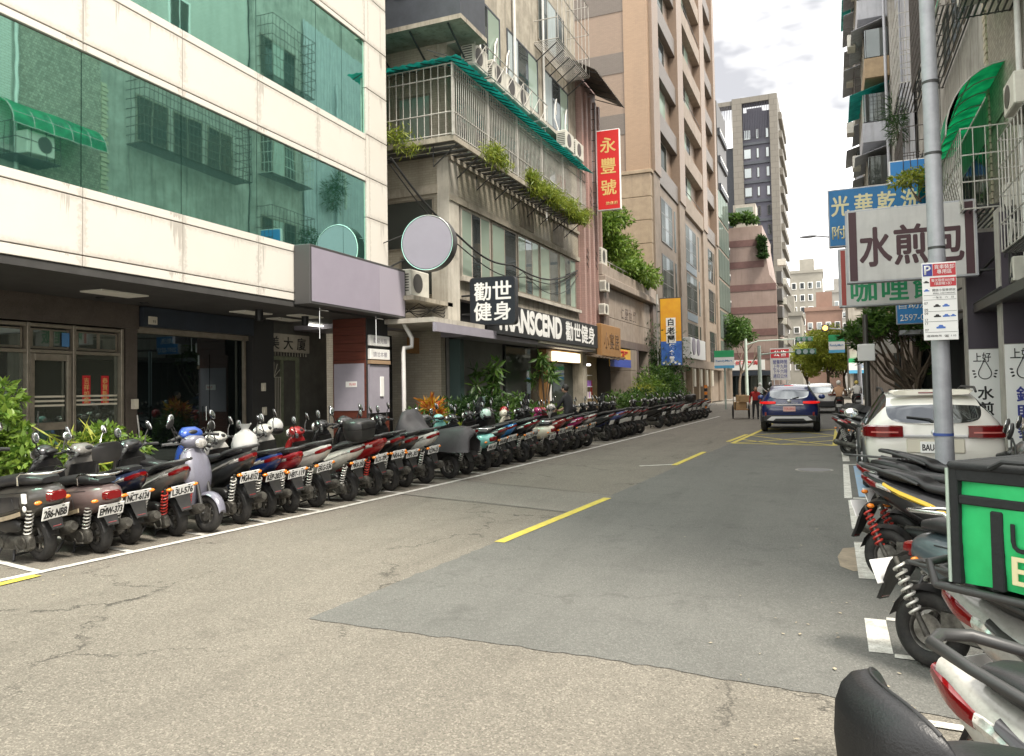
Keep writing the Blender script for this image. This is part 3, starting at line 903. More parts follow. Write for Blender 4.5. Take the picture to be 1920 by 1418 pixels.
# round sign on a bracket
rs = thing('round_sign', 'round blank lavender sign on a steel bracket above the alley', 'sign', (-9.25, 16.95, 5.28), R(6))
mb = MB(); mb.tube([(0, -.14, 0), (0, .16, 0)], .70, 56); mb.make('case', 'signframe', rs, 40)
mb = MB(); mb.tube([(0, -.148, 0), (0, -.14, 0)], .66, 56); mb.make('sign_face', 'lavender', rs, 40)
mb = MB(); mb.torus_y((0, -.14, 0), .685, .016, .014, 56, 6); mb.make('rim', 'chrome', rs, 40)
MB().tube([(-.6, .03, -.32), (-1.35, .03, -.62)], .022, 8).make('bracket', 'steel', rs, 40); MB().tube([(-.62, .03, .3), (-1.3, .03, .1)], .014, 8).make('bracket', 'steel', rs, 40)
# rain pipe with a kink by the corner
dp = MB().tube([(4.15, -.35, 3.40), (4.3, -.42, 3.15), (4.38, -.5, 2.95), (4.36, -.5, 2.72), (4.12, -.4, 2.68), (4.10, -.4, 2.55), (4.10, -.4, .12)], .055, 12)
po = dp.make('drain_pipe', 'whitepipe', None, 60)
po.location = (-10.4, 13.0, 0); po.rotation_euler = (0, 0, R(91.8))
tag(po, 'white plastic drain pipe with a bend beside the red brown pillar', 'pipe')
# ------------------------------------------------------------------ left row: old tiled apartment, pink building, gatehouse, tan tower
M['beigetile'] = tile_mat('beige wall tile', (.43, .39, .31), (.26, .235, .18), .23, .07, .15, .5, .45)
M['stain'] = mat('stained concrete', (.42, .38, .31), .85, col2=(.25, .225, .18), scale=1.6, streak=.65, bump=.25, bscale=25)
M['stainlight'] = mat('pale stained render', (.50, .47, .41), .85, col2=(.36, .33, .28), scale=1.3, streak=.4, bump=.2, bscale=25)
def sheet_plastic(name, c, k=.55):
    m = bpy.data.materials.new(name); m.use_nodes = True
    n, l = m.node_tree.nodes, m.node_tree.links
    b = n['Principled BSDF']; b.inputs['Base Color'].default_value = (*c, 1); b.inputs['Roughness'].default_value = .4
    t = n.new('ShaderNodeBsdfTranslucent')
    geo = n.new('ShaderNodeNewGeometry'); nz_ = n.new('ShaderNodeTexNoise'); nz_.inputs['Scale'].default_value = 2.2; nz_.inputs['Detail'].default_value = 5
    l.new(geo.outputs['Position'], nz_.inputs['Vector'])
    rp = n.new('ShaderNodeValToRGB'); rp.color_ramp.elements[0].position = .35; rp.color_ramp.elements[1].position = .65
    rp.color_ramp.elements[0].color = (*[x * .6 for x in c], 1); rp.color_ramp.elements[1].color = (*c, 1)
    l.new(nz_.outputs['Fac'], rp.inputs['Fac']); l.new(rp.outputs['Color'], b.inputs['Base Color']); l.new(rp.outputs['Color'], t.inputs['Color'])
    ms = n.new('ShaderNodeMixShader'); ms.inputs[0].default_value = k
    l.new(b.outputs[0], ms.inputs[1]); l.new(t.outputs[0], ms.inputs[2]); l.new(ms.outputs[0], n['Material Output'].inputs['Surface'])
    MATS[name] = m
    return m
M['teal'] = sheet_plastic('teal corrugated sheet', (.08, .46, .42), .65)
M['greensheet'] = sheet_plastic('green plastic sheet', (.10, .72, .42), .75)
M['barpaint'] = mat('pale window bars', (.50, .48, .44), .5, var=.3, scale=6)
M['darkpaint'] = mat('dark blue grey frame', (.055, .062, .075), .5, var=.25)
M['acwhite'] = mat('air conditioner casing', (.62, .60, .53), .5, var=.15, scale=4)
M['wirecable'] = mat('black cable', (.02, .02, .02), .6)
M['curtainb'] = mat('blue grey curtain', (.40, .46, .47), .8, var=.3, scale=3, stretch=(6, 6, .3))

def window(par, u0, u1, z0, z1, y=0., n=2, frame='aludark', glass='winglass', fw=.05, dep=.10, sill=None, inset=.06, rows=1):
    """frame set in the wall face y (outside is -y) with n panes side by side"""
    mb = MB()
    for lo, hi in (((u0, y - .03, z0), (u0 + fw, y + dep, z1)), ((u1 - fw, y - .03, z0), (u1, y + dep, z1)),
                   ((u0 + fw, y - .03, z0), (u1 - fw, y + dep, z0 + fw)), ((u0 + fw, y - .03, z1 - fw), (u1 - fw, y + dep, z1))):
        mb.box(lo, hi)
    wdt = (u1 - u0 - 2 * fw)
    for k in range(1, n):
        uu = u0 + fw + wdt * k / n
        mb.box((uu - fw * .4, y - .025, z0 + fw), (uu + fw * .4, y + dep, z1 - fw))
    for k in range(1, rows):
        zz = z0 + fw + (z1 - z0 - 2 * fw) * k / rows
        mb.box((u0 + fw, y - .024, zz - fw * .35), (u1 - fw, y + dep, zz + fw * .35))
    wo_ = mb.make('window', frame, par)
    for k in range(n):
        a = u0 + fw + wdt * k / n + fw * .3; b_ = u0 + fw + wdt * (k + 1) / n - fw * .3
        gl = glass if isinstance(glass, str) else glass[k % len(glass)]
        bx('pane', (a, y - .020, z0 + fw * .8), (b_, y - .006, z1 - fw * .8), gl, wo_)
    if sill:
        bx('sill', (u0 - .06, y - .12, z0 - .08), (u1 + .06, y + .02, z0 - .002), sill, wo_)
    return wo_

AC_PROTO = []
def aircon(par, u, y, z, w=.8, h=.55, d=.3, rz=0):
    if not AC_PROTO:
        c = MB().cbox((-.4, -.15, 0), (.4, .15, .55), .02).mesh('air_conditioner'); c.materials.append(M['acwhite'])
        g = MB(); g.tube([(-.1, -.158, .28), (-.1, -.152, .28)], .2, 20); gm = g.mesh('fan_grille', 40); gm.materials.append(M['aludark'])
        l_ = MB()
        for k in range(7): l_.box((-.402, -.11, .1 + k * .055), (-.4005, .11, .125 + k * .055))
        lm = l_.mesh('louvres'); lm.materials.append(M['aludark'])
        AC_PROTO.extend([c, g, gm, lm])
    o = link('air_conditioner', AC_PROTO[0], None, par); o.location = (u, y, z); o.rotation_euler = (0, 0, rz)
    o.scale = (w / .8, d / .3, h / .55)
    f = link('fan_grille', AC_PROTO[2], None, o)
    f = link('louvres', AC_PROTO[3], None, o)
    return o

def pipe(name, par, pts, r, m_='whitepipe'):
    return MB().tube(pts, r, 8).make(name, m_, par, 60)

B2 = thing('old_apartment', 'old beige tiled apartment block with teal awning, barred balcony and hanging plants', 'building', (-10.0, 19.5, 0), R(90))
W2 = 12.2
bx('front_wall', (0, 0, 4.25), (W2, .3, 4.9), 'stain', B2)
bx('tile_band', (.02, -.02, 7.1), (W2, .3, 8.32), 'beigetile', B2)
bx('upper_wall', (.02, .0, 8.32), (W2, .3, 11.3), 'beigetile', B2)
bx('top_wall', (.0, -.02, 11.3), (W2, .3, 19.5), 'stain', B2)
bx('side_wall', (-.02, .301, .1), (.25, 10, 19.5), 'beigetile', B2)
bx('core', (.3, .32, .1), (W2, 9.9, 19.4), 'darkcore', B2)
bx('ledge', (-.06, -.10, 7.02), (W2, .28, 7.20), 'stain', B2)
bx('ledge', (-.06, -.10, 8.20), (W2, .28, 8.319), 'stain', B2)
bx('corner_pier', (-.08, -.06, 4.25), (.55, .32, 8.25), 'stainlight', B2)
# second floor: tall shop windows with pale curtains behind the glass
M['ctglass'] = mirror_glass('curtained glass', (.55, .62, .58), (.30, .37, .31), .25, .0)
for k in range(5):
    u0 = .75 + k * 2.22
    window(B2, u0, u0 + 2.12, 4.92, 7.0, 0., 3 if k % 2 == 0 else 2, 'stainlight' if k == 0 else 'alu', ['ctglass', 'winglass', 'ctglass'], .07, .12)
bx('window_sill', (.6, -.16, 4.78), (W2 - .1, -.03, 4.90), 'stainlight', B2)
# vents in the tile band
for u in (5.4, 8.8):
    v = MB()
    for k in range(14): v.box((u + k * .1, -.06, 7.3), (u + .03 + k * .1, -.021, 8.15))
    v.make('vent_grille', 'alu', B2)
# balcony slab with slatted underside, cage of bars and teal awning; it wraps round the corner
CY, CU0, CU1 = -.82, -1.22, 10.9
bx('balcony_edge', (CU0, CY, 8.30), (CU1, CY + .06, 8.44), 'stain', B2)
bx('balcony_edge', (CU0, CY + .061, 8.30), (CU0 + .06, 6.0, 8.44), 'stain', B2)
for k in range(30):
    u = CU0 + .15 + k * .41
    if u < CU1 - .1: bx('floor_slat', (u, CY + .065, 8.33), (u + .22, -.02 if u > -.1 else 4, 8.37), 'steel', B2)
for k in range(9):
    u = CU0 + .3 + k * 1.4
    pipe('bracket', B2, [(u, CY + .05, 8.30), (u, -.03, 7.75), (u, -.03, 8.3)], .022, 'steel')
ZT = 10.42
bm_ = []
BARM = MB().cyl((0, 0, 8.44), (0, 0, ZT), .013, 6).mesh('bar'); BARM.materials.append(M['barpaint'])
nb = 96
for k in range(nb):
    o = link('bar', BARM, None, B2); o.location = (CU0 + (CU1 - CU0) * k / (nb - 1), CY + .03, 0)
for k in range(1, 26):
    o = link('bar', BARM, None, B2); o.location = (CU0 + .03, CY + .03 + k * .22, 0)
for k in range(0, nb, 18):
    u = CU0 + (CU1 - CU0) * k / (nb - 1)
    bx('cage_post', (u - .03, CY - .005, 8.44), (u + .03, CY + .045, ZT), 'barpaint', B2)
for z in (8.5, 9.1, ZT - .35, ZT):
    pipe('cage_rail', B2, [(CU0, CY + .03, z), (CU1, CY + .03, z)], .02, 'barpaint')
    pipe('cage_rail', B2, [(CU0 + .03, CY + .03, z), (CU0 + .03, 5.6, z)], .02, 'barpaint')
def corr(name, par, p00, p10, p11, p01, n, amp, material, th=.02):
    """corrugated sheet between four corners, ridges run from p0* to p1*"""
    mb = MB(); P = [Vector(p) for p in (p00, p10, p11, p01)]
    nrm = (P[1] - P[0]).cross(P[3] - P[0]).normalized()
    top, bot = [], []
    N = n * 4
    for i in range(N + 1):
        t = i / N; off = nrm * amp * math.sin(2 * math.pi * t * n)
        a, b_ = P[0].lerp(P[3], t) + off, P[1].lerp(P[2], t) + off
        top.append((a, b_)); bot.append((a - nrm * th, b_ - nrm * th))
    V = [x for ab in top for x in ab] + [x for ab in bot for x in ab]; K = (N + 1) * 2; F = []
    for i in range(N):
        a = i * 2
        F += [(a, a + 1, a + 3, a + 2), (K + a, K + a + 2, K + a + 3, K + a + 1), (a, a + 2, K + a + 2, K + a), (a + 1, K + a + 1, K + a + 3, a + 3)]
    F += [(0, K, K + 1, 1), (N * 2, N * 2 + 1, K + N * 2 + 1, K + N * 2)]
    mb.add(V, F)
    return mb.make(name, material, par, 60)
corr('awning', B2, (CU0 - .28, CY - .28, 10.46), (-.02, -.02, 10.95), (CU1 + .2, -.02, 10.95), (CU1 + .2, CY - .28, 10.46), 60, .015, 'teal', .006)
corr('awning', B2, (CU0 - .28, 5.8, 10.46), (-.03, 5.8, 10.94), (-.03, -.02, 10.94), (CU0 - .28, CY - .27, 10.46), 30, .015, 'teal', .006)
for k in range(30):
    u = CU0 + k * .41
    pipe('awning_rib', B2, [(u, CY - .26, 10.43), (u, -.03, 10.9)], .014, 'steel')
for k in range(12):
    y = CY + .4 + k * .45
    pipe('awning_rib', B2, [(CU0 - .25, y, 10.43), (-.04, y, 10.88)], .014, 'steel')
# windows behind the cage
for k in range(4):
    window(B2, .5 + k * 2.7, 2.6 + k * 2.7, 8.6, 10.3, -.0, 3, 'alu', ['winglass', 'ctglass'], .06, .1)
def side_window(par, y0, y1, z0, z1, x=-.02, n=2, frame='alu', glass='winglass', fw=.05):
    """window in the end wall that faces -x"""
    mb = MB()
    for lo, hi in (((x - .04, y0, z0), (x + .05, y0 + fw, z1)), ((x - .04, y1 - fw, z0), (x + .05, y1, z1)), ((x - .04, y0 + fw, z0), (x + .05, y1 - fw, z0 + fw)), ((x - .04, y0 + fw, z1 - fw), (x + .05, y1 - fw, z1))):
        mb.box(lo, hi)
    for k in range(1, n):
        yy = y0 + (y1 - y0) * k / n; mb.box((x - .035, yy - fw / 2, z0 + fw), (x + .05, yy + fw / 2, z1 - fw))
    wo_ = mb.make('window', frame, par)
    for k in range(n):
        a = y0 + (y1 - y0) * k / n + fw * .6; b_ = y0 + (y1 - y0) * (k + 1) / n - fw * .6
        gl = glass if isinstance(glass, str) else glass[k % len(glass)]
        bx('pane', (x - .02, a, z0 + fw * .8), (x - .005, b_, z1 - fw * .8), gl, wo_)
    return wo_
side_window(B2, .5, 1.6, 8.65, 10.2, n=1, glass='ctglass'); side_window(B2, 1.9, 3.0, 8.65, 10.2, n=1, glass='dullglass')
side_window(B2, .45, 3.6, 5.7, 7.15, n=2, glass=['dullglass', 'winglass'])
side_window(B2, .4, 1.6, 4.3, 5.5, n=1, glass='dullglass')
bx('side_ledge', (-.10, .302, 7.25), (-.021, 8, 7.5), 'stain', B2)
# 4th floor windows, pipes, air conditioners on a rail
for k in range(3):
    u0 = .9 + k * 3.6
    window(B2, u0, u0 + 3.0, 11.9, 14.0, -.02, 3, 'darkpaint', ['curtainb', 'winglass', 'ctglass'], .07, .1)
bx('window_ledge', (.0, -.30, 11.55), (W2, -.021, 11.68), 'stainlight', B2)
for k, u in enumerate((.9, 2.3, 3.4, 4.4, 9.3, 10.6)):
    aircon(B2, u, -.48, 11.0 if u < 8 else 10.98, 1.0, .72, .42)
    pipe('refrigerant_pipe', B2, [(u - .2, -.30, 11.7), (u - .25, -.14, 12.3), (u - .1, -.12, 12.9), (u + .12, -.1, 13.2), (u + .2, -.05, 12.6)], .03)
rl = MB()
for z in (11.0, 11.8):
    rl.tube([(.3, -.78, z), (6.4, -.78, z)], .018, 6)
for k in range(9):
    u = .3 + k * .76
    rl.tube([(u, -.78, 11.0), (u, -.78, 11.8)], .014, 6); rl.tube([(u, -.78, 11.0), (min(u + .76, 6.4), -.78, 11.8)], .012, 6); rl.tube([(u, -.78, 11.0), (u, -.02, 11.0)], .014, 6)
rl.make('railing', 'barpaint', B2)
pipe('down_pipe', B2, [(5.0, -.12, 19), (5.0, -.12, 11.0)], .06); pipe('down_pipe', B2, [(8.0, -.1, 19), (8.0, -.1, 8.0)], .05)
# enclosed dark balcony at the corner, one floor up
en = bx('enclosed_balcony', (-1.1, -1.0, 11.75), (.55, 5.6, 13.15), 'darkpaint', B2)
bx('balcony_floor', (-1.15, -1.05, 11.62), (.55, 5.65, 11.749), 'stain', B2)
for k in range(4):
    window(B2, 0, .1, 0, .1) if False else None
for k in range(3):
    y0 = -.9 + k * 2.1
    bx('balcony_window', (-1.09, y0 + .05, 13.3), (-1.05, y0 + 2.0, 15.6), ['winglass', 'curtainb', 'dullglass'][k], B2)
    bx('balcony_post', (-1.12, y0 - .06, 13.15), (-1.0, y0 + .04, 15.8), 'darkpaint', B2)
    bx('balcony_panel', (-1.13, y0 + .1, 12.6), (-1.101, y0 + 1.9, 13.1), 'darkcore', B2)
bx('balcony_window', (-1.0, -.98, 13.2), (.5, -.95, 15.6), 'winglass', B2)
bx('balcony_rail', (-1.14, -1.04, 13.151), (.55, 5.6, 13.29), 'darkpaint', B2)
bx('balcony_roof', (-1.15, -1.05, 15.8), (.6, 5.65, 16.0), 'stain', B2)
for k in range(5):
    pipe('bracket', B2, [(-1.05, -.6 + k * 1.2, 11.62), (-.04, -.6 + k * 1.2, 11.05)], .03, 'steel')
# cage box two floors up
cg = MB()
for k in range(9):
    u = 7.2 + k * .5
    cg.tube([(u, -.98, 14.6), (u, -.98, 17.6)], .014, 6)
for z in (14.6, 15.4, 16.4, 17.6):
    cg.tube([(7.2, -.98, z), (11.2, -.98, z)], .018, 6); cg.tube([(7.2, -.98, z), (7.2, 0, z)], .018, 6); cg.tube([(11.2, -.98, z), (11.2, 0, z)], .018, 6)
for k in range(1, 8):
    for q in range(12):
        pass
cg.make('window_cage', 'barpaint', B2)
for k in range(14): bx('cage_floor', (7.2, -.96 + k * .07, 14.53), (11.2, -.94 + k * .07, 14.56), 'barpaint', B2)
for k in range(6):
    pipe('bracket', B2, [(7.3 + k * .75, -.9, 14.5), (7.3 + k * .75, -.04, 13.9)], .022, 'steel')
window(B2, 7.6, 10.8, 14.9, 17.0, -.02, 3, 'alu', ['dullglass', 'curtainb'], .06)
window(B2, 1.2, 4.8, 15.2, 17.2, -.02, 3, 'alu', ['dullglass', 'winglass'], .06)
# ground floor: deep dark shop under a fascia
bx('shop_ceiling', (.0, -.6, 3.1), (W2, .3, 3.24), 'greywall', B2)
bx('shop_wall', (.3, .2, .1), (4.2, .3, 3.1), mat('shop wall grey', (.13, .13, .12), .7, var=.2), B2)
bx('shop_glass', (4.3, .12, .12), (7.4, .2, 3.05), 'dullglass', B2)
bx('timber_jamb', (7.4, -.2, .11), (7.7, .25, 3.05), mat('warm timber', (.36, .19, .07), .5, var=.3, scale=4, stretch=(8, 8, .6)), B2)
M['timber'] = MATS['warm timber']
bx('timber_head', (7.7, -.2, 2.6), (11.6, .1, 3.05), 'timber', B2)
lb = bx('warm_light_box', (8.0, -.32, 2.62), (11.2, -.201, 2.98), mat('cream light box', (.86, .76, .50), .5, emit=.9), B2)
bx('shop_glass', (8.0, .12, .12), (11.5, .2, 2.6), 'dullglass', B2)
bx('pillar', (11.6, -.3, .1), (12.2, .3, 3.1), 'stain', B2)
bx('notice', (7.9, -.1, 1.1), (8.2, -.08, 1.9), 'plate', B2)
# alley side: canopy roof and dark doorway
bx('alley_canopy', (-2.6, -.9, 3.30), (.4, 1.6, 3.42), 'stainlight', B2)
bx('canopy_edge', (-2.7, -1.0, 3.05), (1.0, -.9, 3.28), 'greywall', B2)
bx('alley_door', (-2.2, 1.9, .1), (-.05, 2.0, 3.2), 'darkcore', B2)
bx('door_leaf', (-1.5, 1.86, .12), (-.6, 1.899, 2.6), 'darkpaint', B2)
bx('copper_lintel', (-.55, 1.0, 2.65), (.5, 1.1, 3.1), 'timber', B2)
bx('alley_wall', (.3, -.15, .1), (.55, .19, 3.05), mat('teal dark wall', (.04, .07, .065), .6), B2)
a_ = aircon(B2, -1.7, .2, 4.05, 1.0, .7, .4, R(0))
bx('ac_shelf', (-2.4, -.2, 3.92), (-.2, 1.9, 4.03), 'stain', B2)
for k in range(5):
    pts = [(-2.4 + .4 * k, .2 + .2 * k, 3.5 + .1 * k), (-1.6, .1, 3.9 - .1 * k), (-.6, -.1, 3.6 + .1 * k), (.2, -.1, 4.2)]
    pipe('loose_cable', B2, pts, .012, 'wirecable')
bx('pier', (-.5, -.2, 3.43), (.25, .3, 5.3), 'stainlight', B2)
# hanging ferns on the balcony (kept on the slab)
rg = np.random.default_rng(11)
def fern(label, u0, u1, hang, n, seed, ysd=.12, side=False):
    r_ = np.random.default_rng(seed)
    t = thing('balcony_fern', label, 'plant', (-10.0, 19.5, 0), R(90), 'ferns along the barred balcony')
    k = max(3, int((u1 - u0) / .10)); cu = r_.uniform(u0, u1, k); P = []
    for c in cu:
        m_ = n // k
        a = r_.normal(size=(m_, 3)) * np.array([.16, ysd, .09])
        a[:, 0] += c; a[:, 1] += CY - .03; a[:, 2] += 8.50 + r_.uniform(-hang * .35, .28)
        P.append(a)
    P = np.concatenate(P)
    if side:
        P = P[:, [1, 0, 2]]; P[:, 0] += (CU0 - CY)
    link('fronds', leaf_mesh('fronds', P, .15, r_, .15, .55, jitter=.8), M['grassblade'], t)
    st = MB()
    for c in cu[:8]:
        q = (c, CY + .1, 8.5) if not side else (CU0 + .1, c, 8.5)
        st.tube([(q[0], q[1], 8.44), (q[0] + .02, q[1] - .03, 8.75)], .012, 5)
    st.make('stem', 'bark', t)
    return t
fern('yellow green fern clump near the balcony corner', .6, 2.2, .3, 1700, 1)
fern('long band of bright hanging fern along the middle of the balcony', 4.0, 7.6, .5, 5200, 2)
fern('bright fern clump towards the far end of the balcony', 7.8, 10.9, .5, 4200, 3)
fern('leafy planter greenery on the balcony side facing the alley', 0.0, 4.6, .7, 3800, 4, side=True)
# shop signs
M['chalk'] = mat('sign charcoal', (.022, .024, .028), .5, var=.2)
fs = thing('fascia_sign', 'long charcoal fascia sign reading TRANSCEND with white characters', 'sign', (-10.0, 19.5, 0), R(90))
bx('case', (.9, -.75, 3.25), (12.4, -.45, 4.22), 'chalk', fs, .01)
text('lettering', 'TRANSCEND', (4.6, -.753, 3.78), 'plate', fs, w=6.0, h=.72, fat=.055)
text('lettering', '勸世健身', (10.0, -.753, 3.75), 'plate', fs, w=3.8, h=.72, fat=.018)
bx('lamp_strip', (5.5, -.7, 3.17), (12.2, -.5, 3.245), 'cream', fs)
sq = thing('square_sign', 'black square sign with rounded corners and four white characters', 'sign', (-9.0, 20.35, 4.14), R(4))
mb = MB()
ring = []
for cx_, cz_, a0 in ((.58, .58, 0), (-.58, .58, 90), (-.58, -.58, 180), (.58, -.58, 270)):
    for k in range(5):
        a = R(a0 + k * 22.5); ring.append((cx_ + .12 * math.cos(a), cz_ + .12 * math.sin(a)))
mb.loft([[(x, .14, z) for x, z in ring], [(x, -.13, z) for x, z in ring]])
mb.make('case', 'chalk', sq, 30)
mb = MB(); mb.loft([[(x * .96, -.129, z * .96) for x, z in ring], [(x * .96, -.134, z * .96) for x, z in ring]]); mb.make('sign_face', mat('sign navy black', (.012, .016, .024), .35), sq, 30)
for ch, x, z in (('勸', -.30, .28), ('世', .30, .30), ('健', -.30, -.30), ('身', .30, -.30)):
    text('lettering', ch, (x, -.137, z), 'plate', sq, h=.52, fat=.012)
pipe('bracket', sq, [(-.7, .0, .2), (-1.1, .0, .2)], .03, 'steel'); pipe('bracket', sq, [(-.7, .0, -.35), (-1.0, .0, -.35)], .03, 'steel')
# overhead cables
def cable(label, pts, r=.018):
    P = []
    pts = [Vector(p) for p in pts]
    for a, b_ in zip(pts, pts[1:]):
        for k in range(8):
            t = k / 8; q = a.lerp(b_, t); q.z -= (b_ - a).length * .055 * math.sin(math.pi * t); P.append(q)
    P.append(pts[-1])
    o = MB().tube(P, r, 6).make('overhead_cable', 'wirecable', None, 60)
    tag(o, label, 'cable', 'cables strung across the alley')
cable('thick black cable sagging from the white panelled corner past the round sign', [(-10.5, 17.2, 7.7), (-9.6, 19.4, 5.9), (-9.7, 23.5, 5.7), (-9.95, 31.4, 6.6)], .03)
cable('thin black cable just under the thick one behind the round sign', [(-10.5, 17.2, 7.5), (-9.7, 20.0, 5.6), (-9.8, 25, 5.5), (-9.95, 31.4, 6.5)], .018)
cable('pale looped cable hanging under the second floor windows', [(-9.7, 20.6, 4.7), (-9.7, 24.5, 5.6), (-9.75, 28.0, 5.2), (-9.95, 31.5, 6.4)], .014)

# ------------------------------------------------------------------ pink tiled building
M['pinktile'] = tile_mat('pink wall tile', (.42, .27, .235), (.30, .20, .18), .20, .10, .12, .5, .35)
M['rust'] = mat('dark rusty sheet', (.10, .085, .075), .6, var=.4, scale=4)
B3 = thing('pink_tiled_building', 'narrow pink tiled building with ribbed piers and a rusty sheet canopy', 'building', (-10.0, 31.9, 0), R(90))
bx('front_wall', (0, 0, 3.4), (3.0, .3, 16), 'pinktile', B3)
bx('core', (0.02, .301, .1), (2.98, 9.5, 15.9), 'stain', B3)
for u in (.05, .75, 1.45, 2.15, 2.75):
    bx('pier', (u, -.22, 3.6), (u + .24, -.001, 14.8), 'pinktile', B3)
for z in (5.2, 8.2, 11.2):
    for u in (.33, 1.03, 1.73, 2.42):
        window(B3, u, u + .38, z, z + 1.3, -.0, 1, 'aludark', 'dullglass', .04)
for u, z in ((.5, 6.9), (1.2, 9.8), (1.9, 7.0)):
    mb = MB()
    for k in range(5):
        mb.tube([(u + (.0 if k % 2 else .22), -.2, z + k * .16), (u + (.22 if k % 2 else .0), -.2, z + (k + 1) * .16)], .016, 5)
    mb.make('zigzag_grille', 'rust', B3)
corr('sheet_canopy', B3, (-1.6, -1.35, 14.7), (-1.6, -.02, 15.5), (3.2, -.02, 15.5), (3.2, -1.35, 14.7), 24, .02, 'rust')
for k in range(6): pipe('canopy_rib', B3, [(-1.4 + k * .85, -1.3, 14.66), (-1.4 + k * .85, -.02, 15.2)], .02, 'steel')
for z, u in ((6.0, 2.5), (10.5, 2.6), (4.9, 2.3)): aircon(B3, u, -.4, z, .7, .5, .3)
bx('shop_ceiling', (0, -.2, 3.2), (3.0, .3, 3.39), 'stain', B3)
bx('shop_back', (0, .2, .1), (3.0, .3, 3.2), mat('warm shop wall', (.34, .24, .12), .6, var=.3), B3)
bx('shelf_lamp', (.2, -.1, 2.55), (1.0, .0, 2.62), 'litlamp', B3)
for z in (.6, 1.1, 1.6, 2.1):
    sh = bx('display_shelf', (.15, -.15, z), (1.05, .19, z + .03), 'plate', B3)
M['purple'] = mat('purple package', (.42, .18, .62), .5)
for z in (.63, 1.13, 1.63):
    for k in range(7):
        bx('package', (.2 + k * .115, -.12, z), (.29 + k * .115, -.02, z + .26), ['purple', 'plate', 'pinktile'][(k + int(z * 10)) % 3] if z < 1.6 else 'purple', B3)
bx('red_couplet', (1.9, .18, 1.2), (2.15, .199, 1.9), 'redpaper', B3)
wd = thing('wooden_sign', 'carved brown wooden shop sign with three characters beside the charcoal fascia', 'sign', (-10.0, 31.9, 0), R(90))
bx('board', (.25, -.85, 2.95), (3.5, -.62, 4.35), 'timber', wd, .02)
text('lettering', '小宴居', (1.9, -.853, 3.65), mat('carved brown', (.13, .065, .025), .6), wd, w=2.5, h=.75, bold=.02, spacing=1.3)
mb = MB()
rgl = np.random.default_rng(5)
for k in range(30):
    u = -.5 + k * .16
    mb.tube([(u, -.9, 2.88 + rgl.normal() * .03), (u + .1, -.5, 2.98 + rgl.normal() * .03), (u + .05, -.1, 3.05)], .03, 5)
mb.make('branch_canopy', 'bark', wd, 60)
# red vertical sign on a lattice
rs_ = thing('red_sign', 'tall red sign box with gold characters on a black lattice frame', 'sign', (-9.0, 33.4, 11.35), R(2))
bx('case', (-.53, -.10, -1.82), (.53, .12, 1.82), 'plate', rs_, .01)
bx('sign_face', (-.50, -.106, -1.78), (.50, -.1005, 1.78), mat('red sign face', (.62, .02, .02), .45), rs_)
for ch, z in (('永', 1.12), ('豐', .18), ('號', -.80)):
    text('lettering', ch, (0, -.109, z), 'gold', rs_, h=.68, fat=.012)
text('lettering', '旅店部', (.12, -.109, -1.52), 'gold', rs_, w=.55, h=.15, bold=.01)
mb = MB()
for x in (-1.0, -.62):
    mb.tube([(x, .05, -2.0), (x, .05, 3.2)], .022, 6)
for k in range(11):
    mb.tube([(-1.0, .05, -1.9 + k * .48), (-.62, .05, -1.9 + k * .48)], .016, 6)
mb.tube([(-1.0, .05, -1.5), (.4, .05, -1.9)], .016, 6)
mb.make('lattice_frame', 'steel', rs_)
# ------------------------------------------------------------------ gatehouse, tan tower and what stands beyond
M['stone'] = mat('pinkish stone slab', (.36, .30, .25), .6, col2=(.28, .23, .19), scale=2.2, streak=.35)
M['stonedark'] = mat('brown stone slab', (.17, .13, .11), .5, var=.25, scale=3)
M['tan_stone'] = mat('tan granite slab', (.36, .28, .19), .55, col2=(.29, .22, .15), scale=2.5, speck=.25, streak=.2)
M['tan_tile'] = tile_mat('tan wall tile', (.255, .185, .135), (.185, .135, .098), .24, .075, .10, .45, .12)
M['tan_tile2'] = tile_mat('orange tan wall tile', (.34, .232, .15), (.25, .17, .11), .24, .075, .10, .45, .12)
M['band_tile'] = tile_mat('dark band tile', (.15, .125, .105), (.085, .07, .06), .24, .075, .10, .45, .12)
M['spandrel'] = mat('weathered beige spandrel', (.27, .215, .168), .65, col2=(.20, .16, .122), scale=1.5, streak=.35)
B4 = thing('gatehouse', 'low stone gatehouse with raised characters and a roof garden', 'building', (-9.8, 34.3, 0), R(90))
bx('core', (.5, .5, 3.9), (11.4, 8, 6.9), 'stain', B4)
GW = 11.6
for k in range(6):
    a = .9 + k * 1.62
    bx('stone_slab', (a, .0, 4.95), (a + 1.6, .12, 6.35), 'stone', B4, .01)
    bx('stone_slab', (a, .0, 3.95), (a + 1.6, .12, 4.93), 'stone', B4, .01)
bx('end_pier', (.0, -.18, 3.6), (.85, .5, 6.7), 'stonedark', B4)
bx('end_pier', (10.65, -.18, 3.6), (11.5, .5, 6.7), 'stonedark', B4)
bx('cornice', (-.2, -.35, 6.4), (GW, .8, 6.75), 'stone', B4, .03)
bx('parapet', (-.2, -.2, 6.751), (GW, .1, 7.3), 'stone', B4, .03)
bx('roof_floor', (.0, .1, 6.7), (GW, 8, 6.8), 'paving', B4)
bx('beam', (.0, -.12, 3.55), (GW, .5, 3.94), 'stonedark', B4)
text('lettering', '仁愛世貿', (5.4, -.002, 5.35), 'stonedark', B4, w=3.2, h=.62, bold=.02, spacing=1.4)
text('lettering', '168號', (9.4, -.002, 4.3), 'stonedark', B4, w=1.0, h=.32, bold=.02)
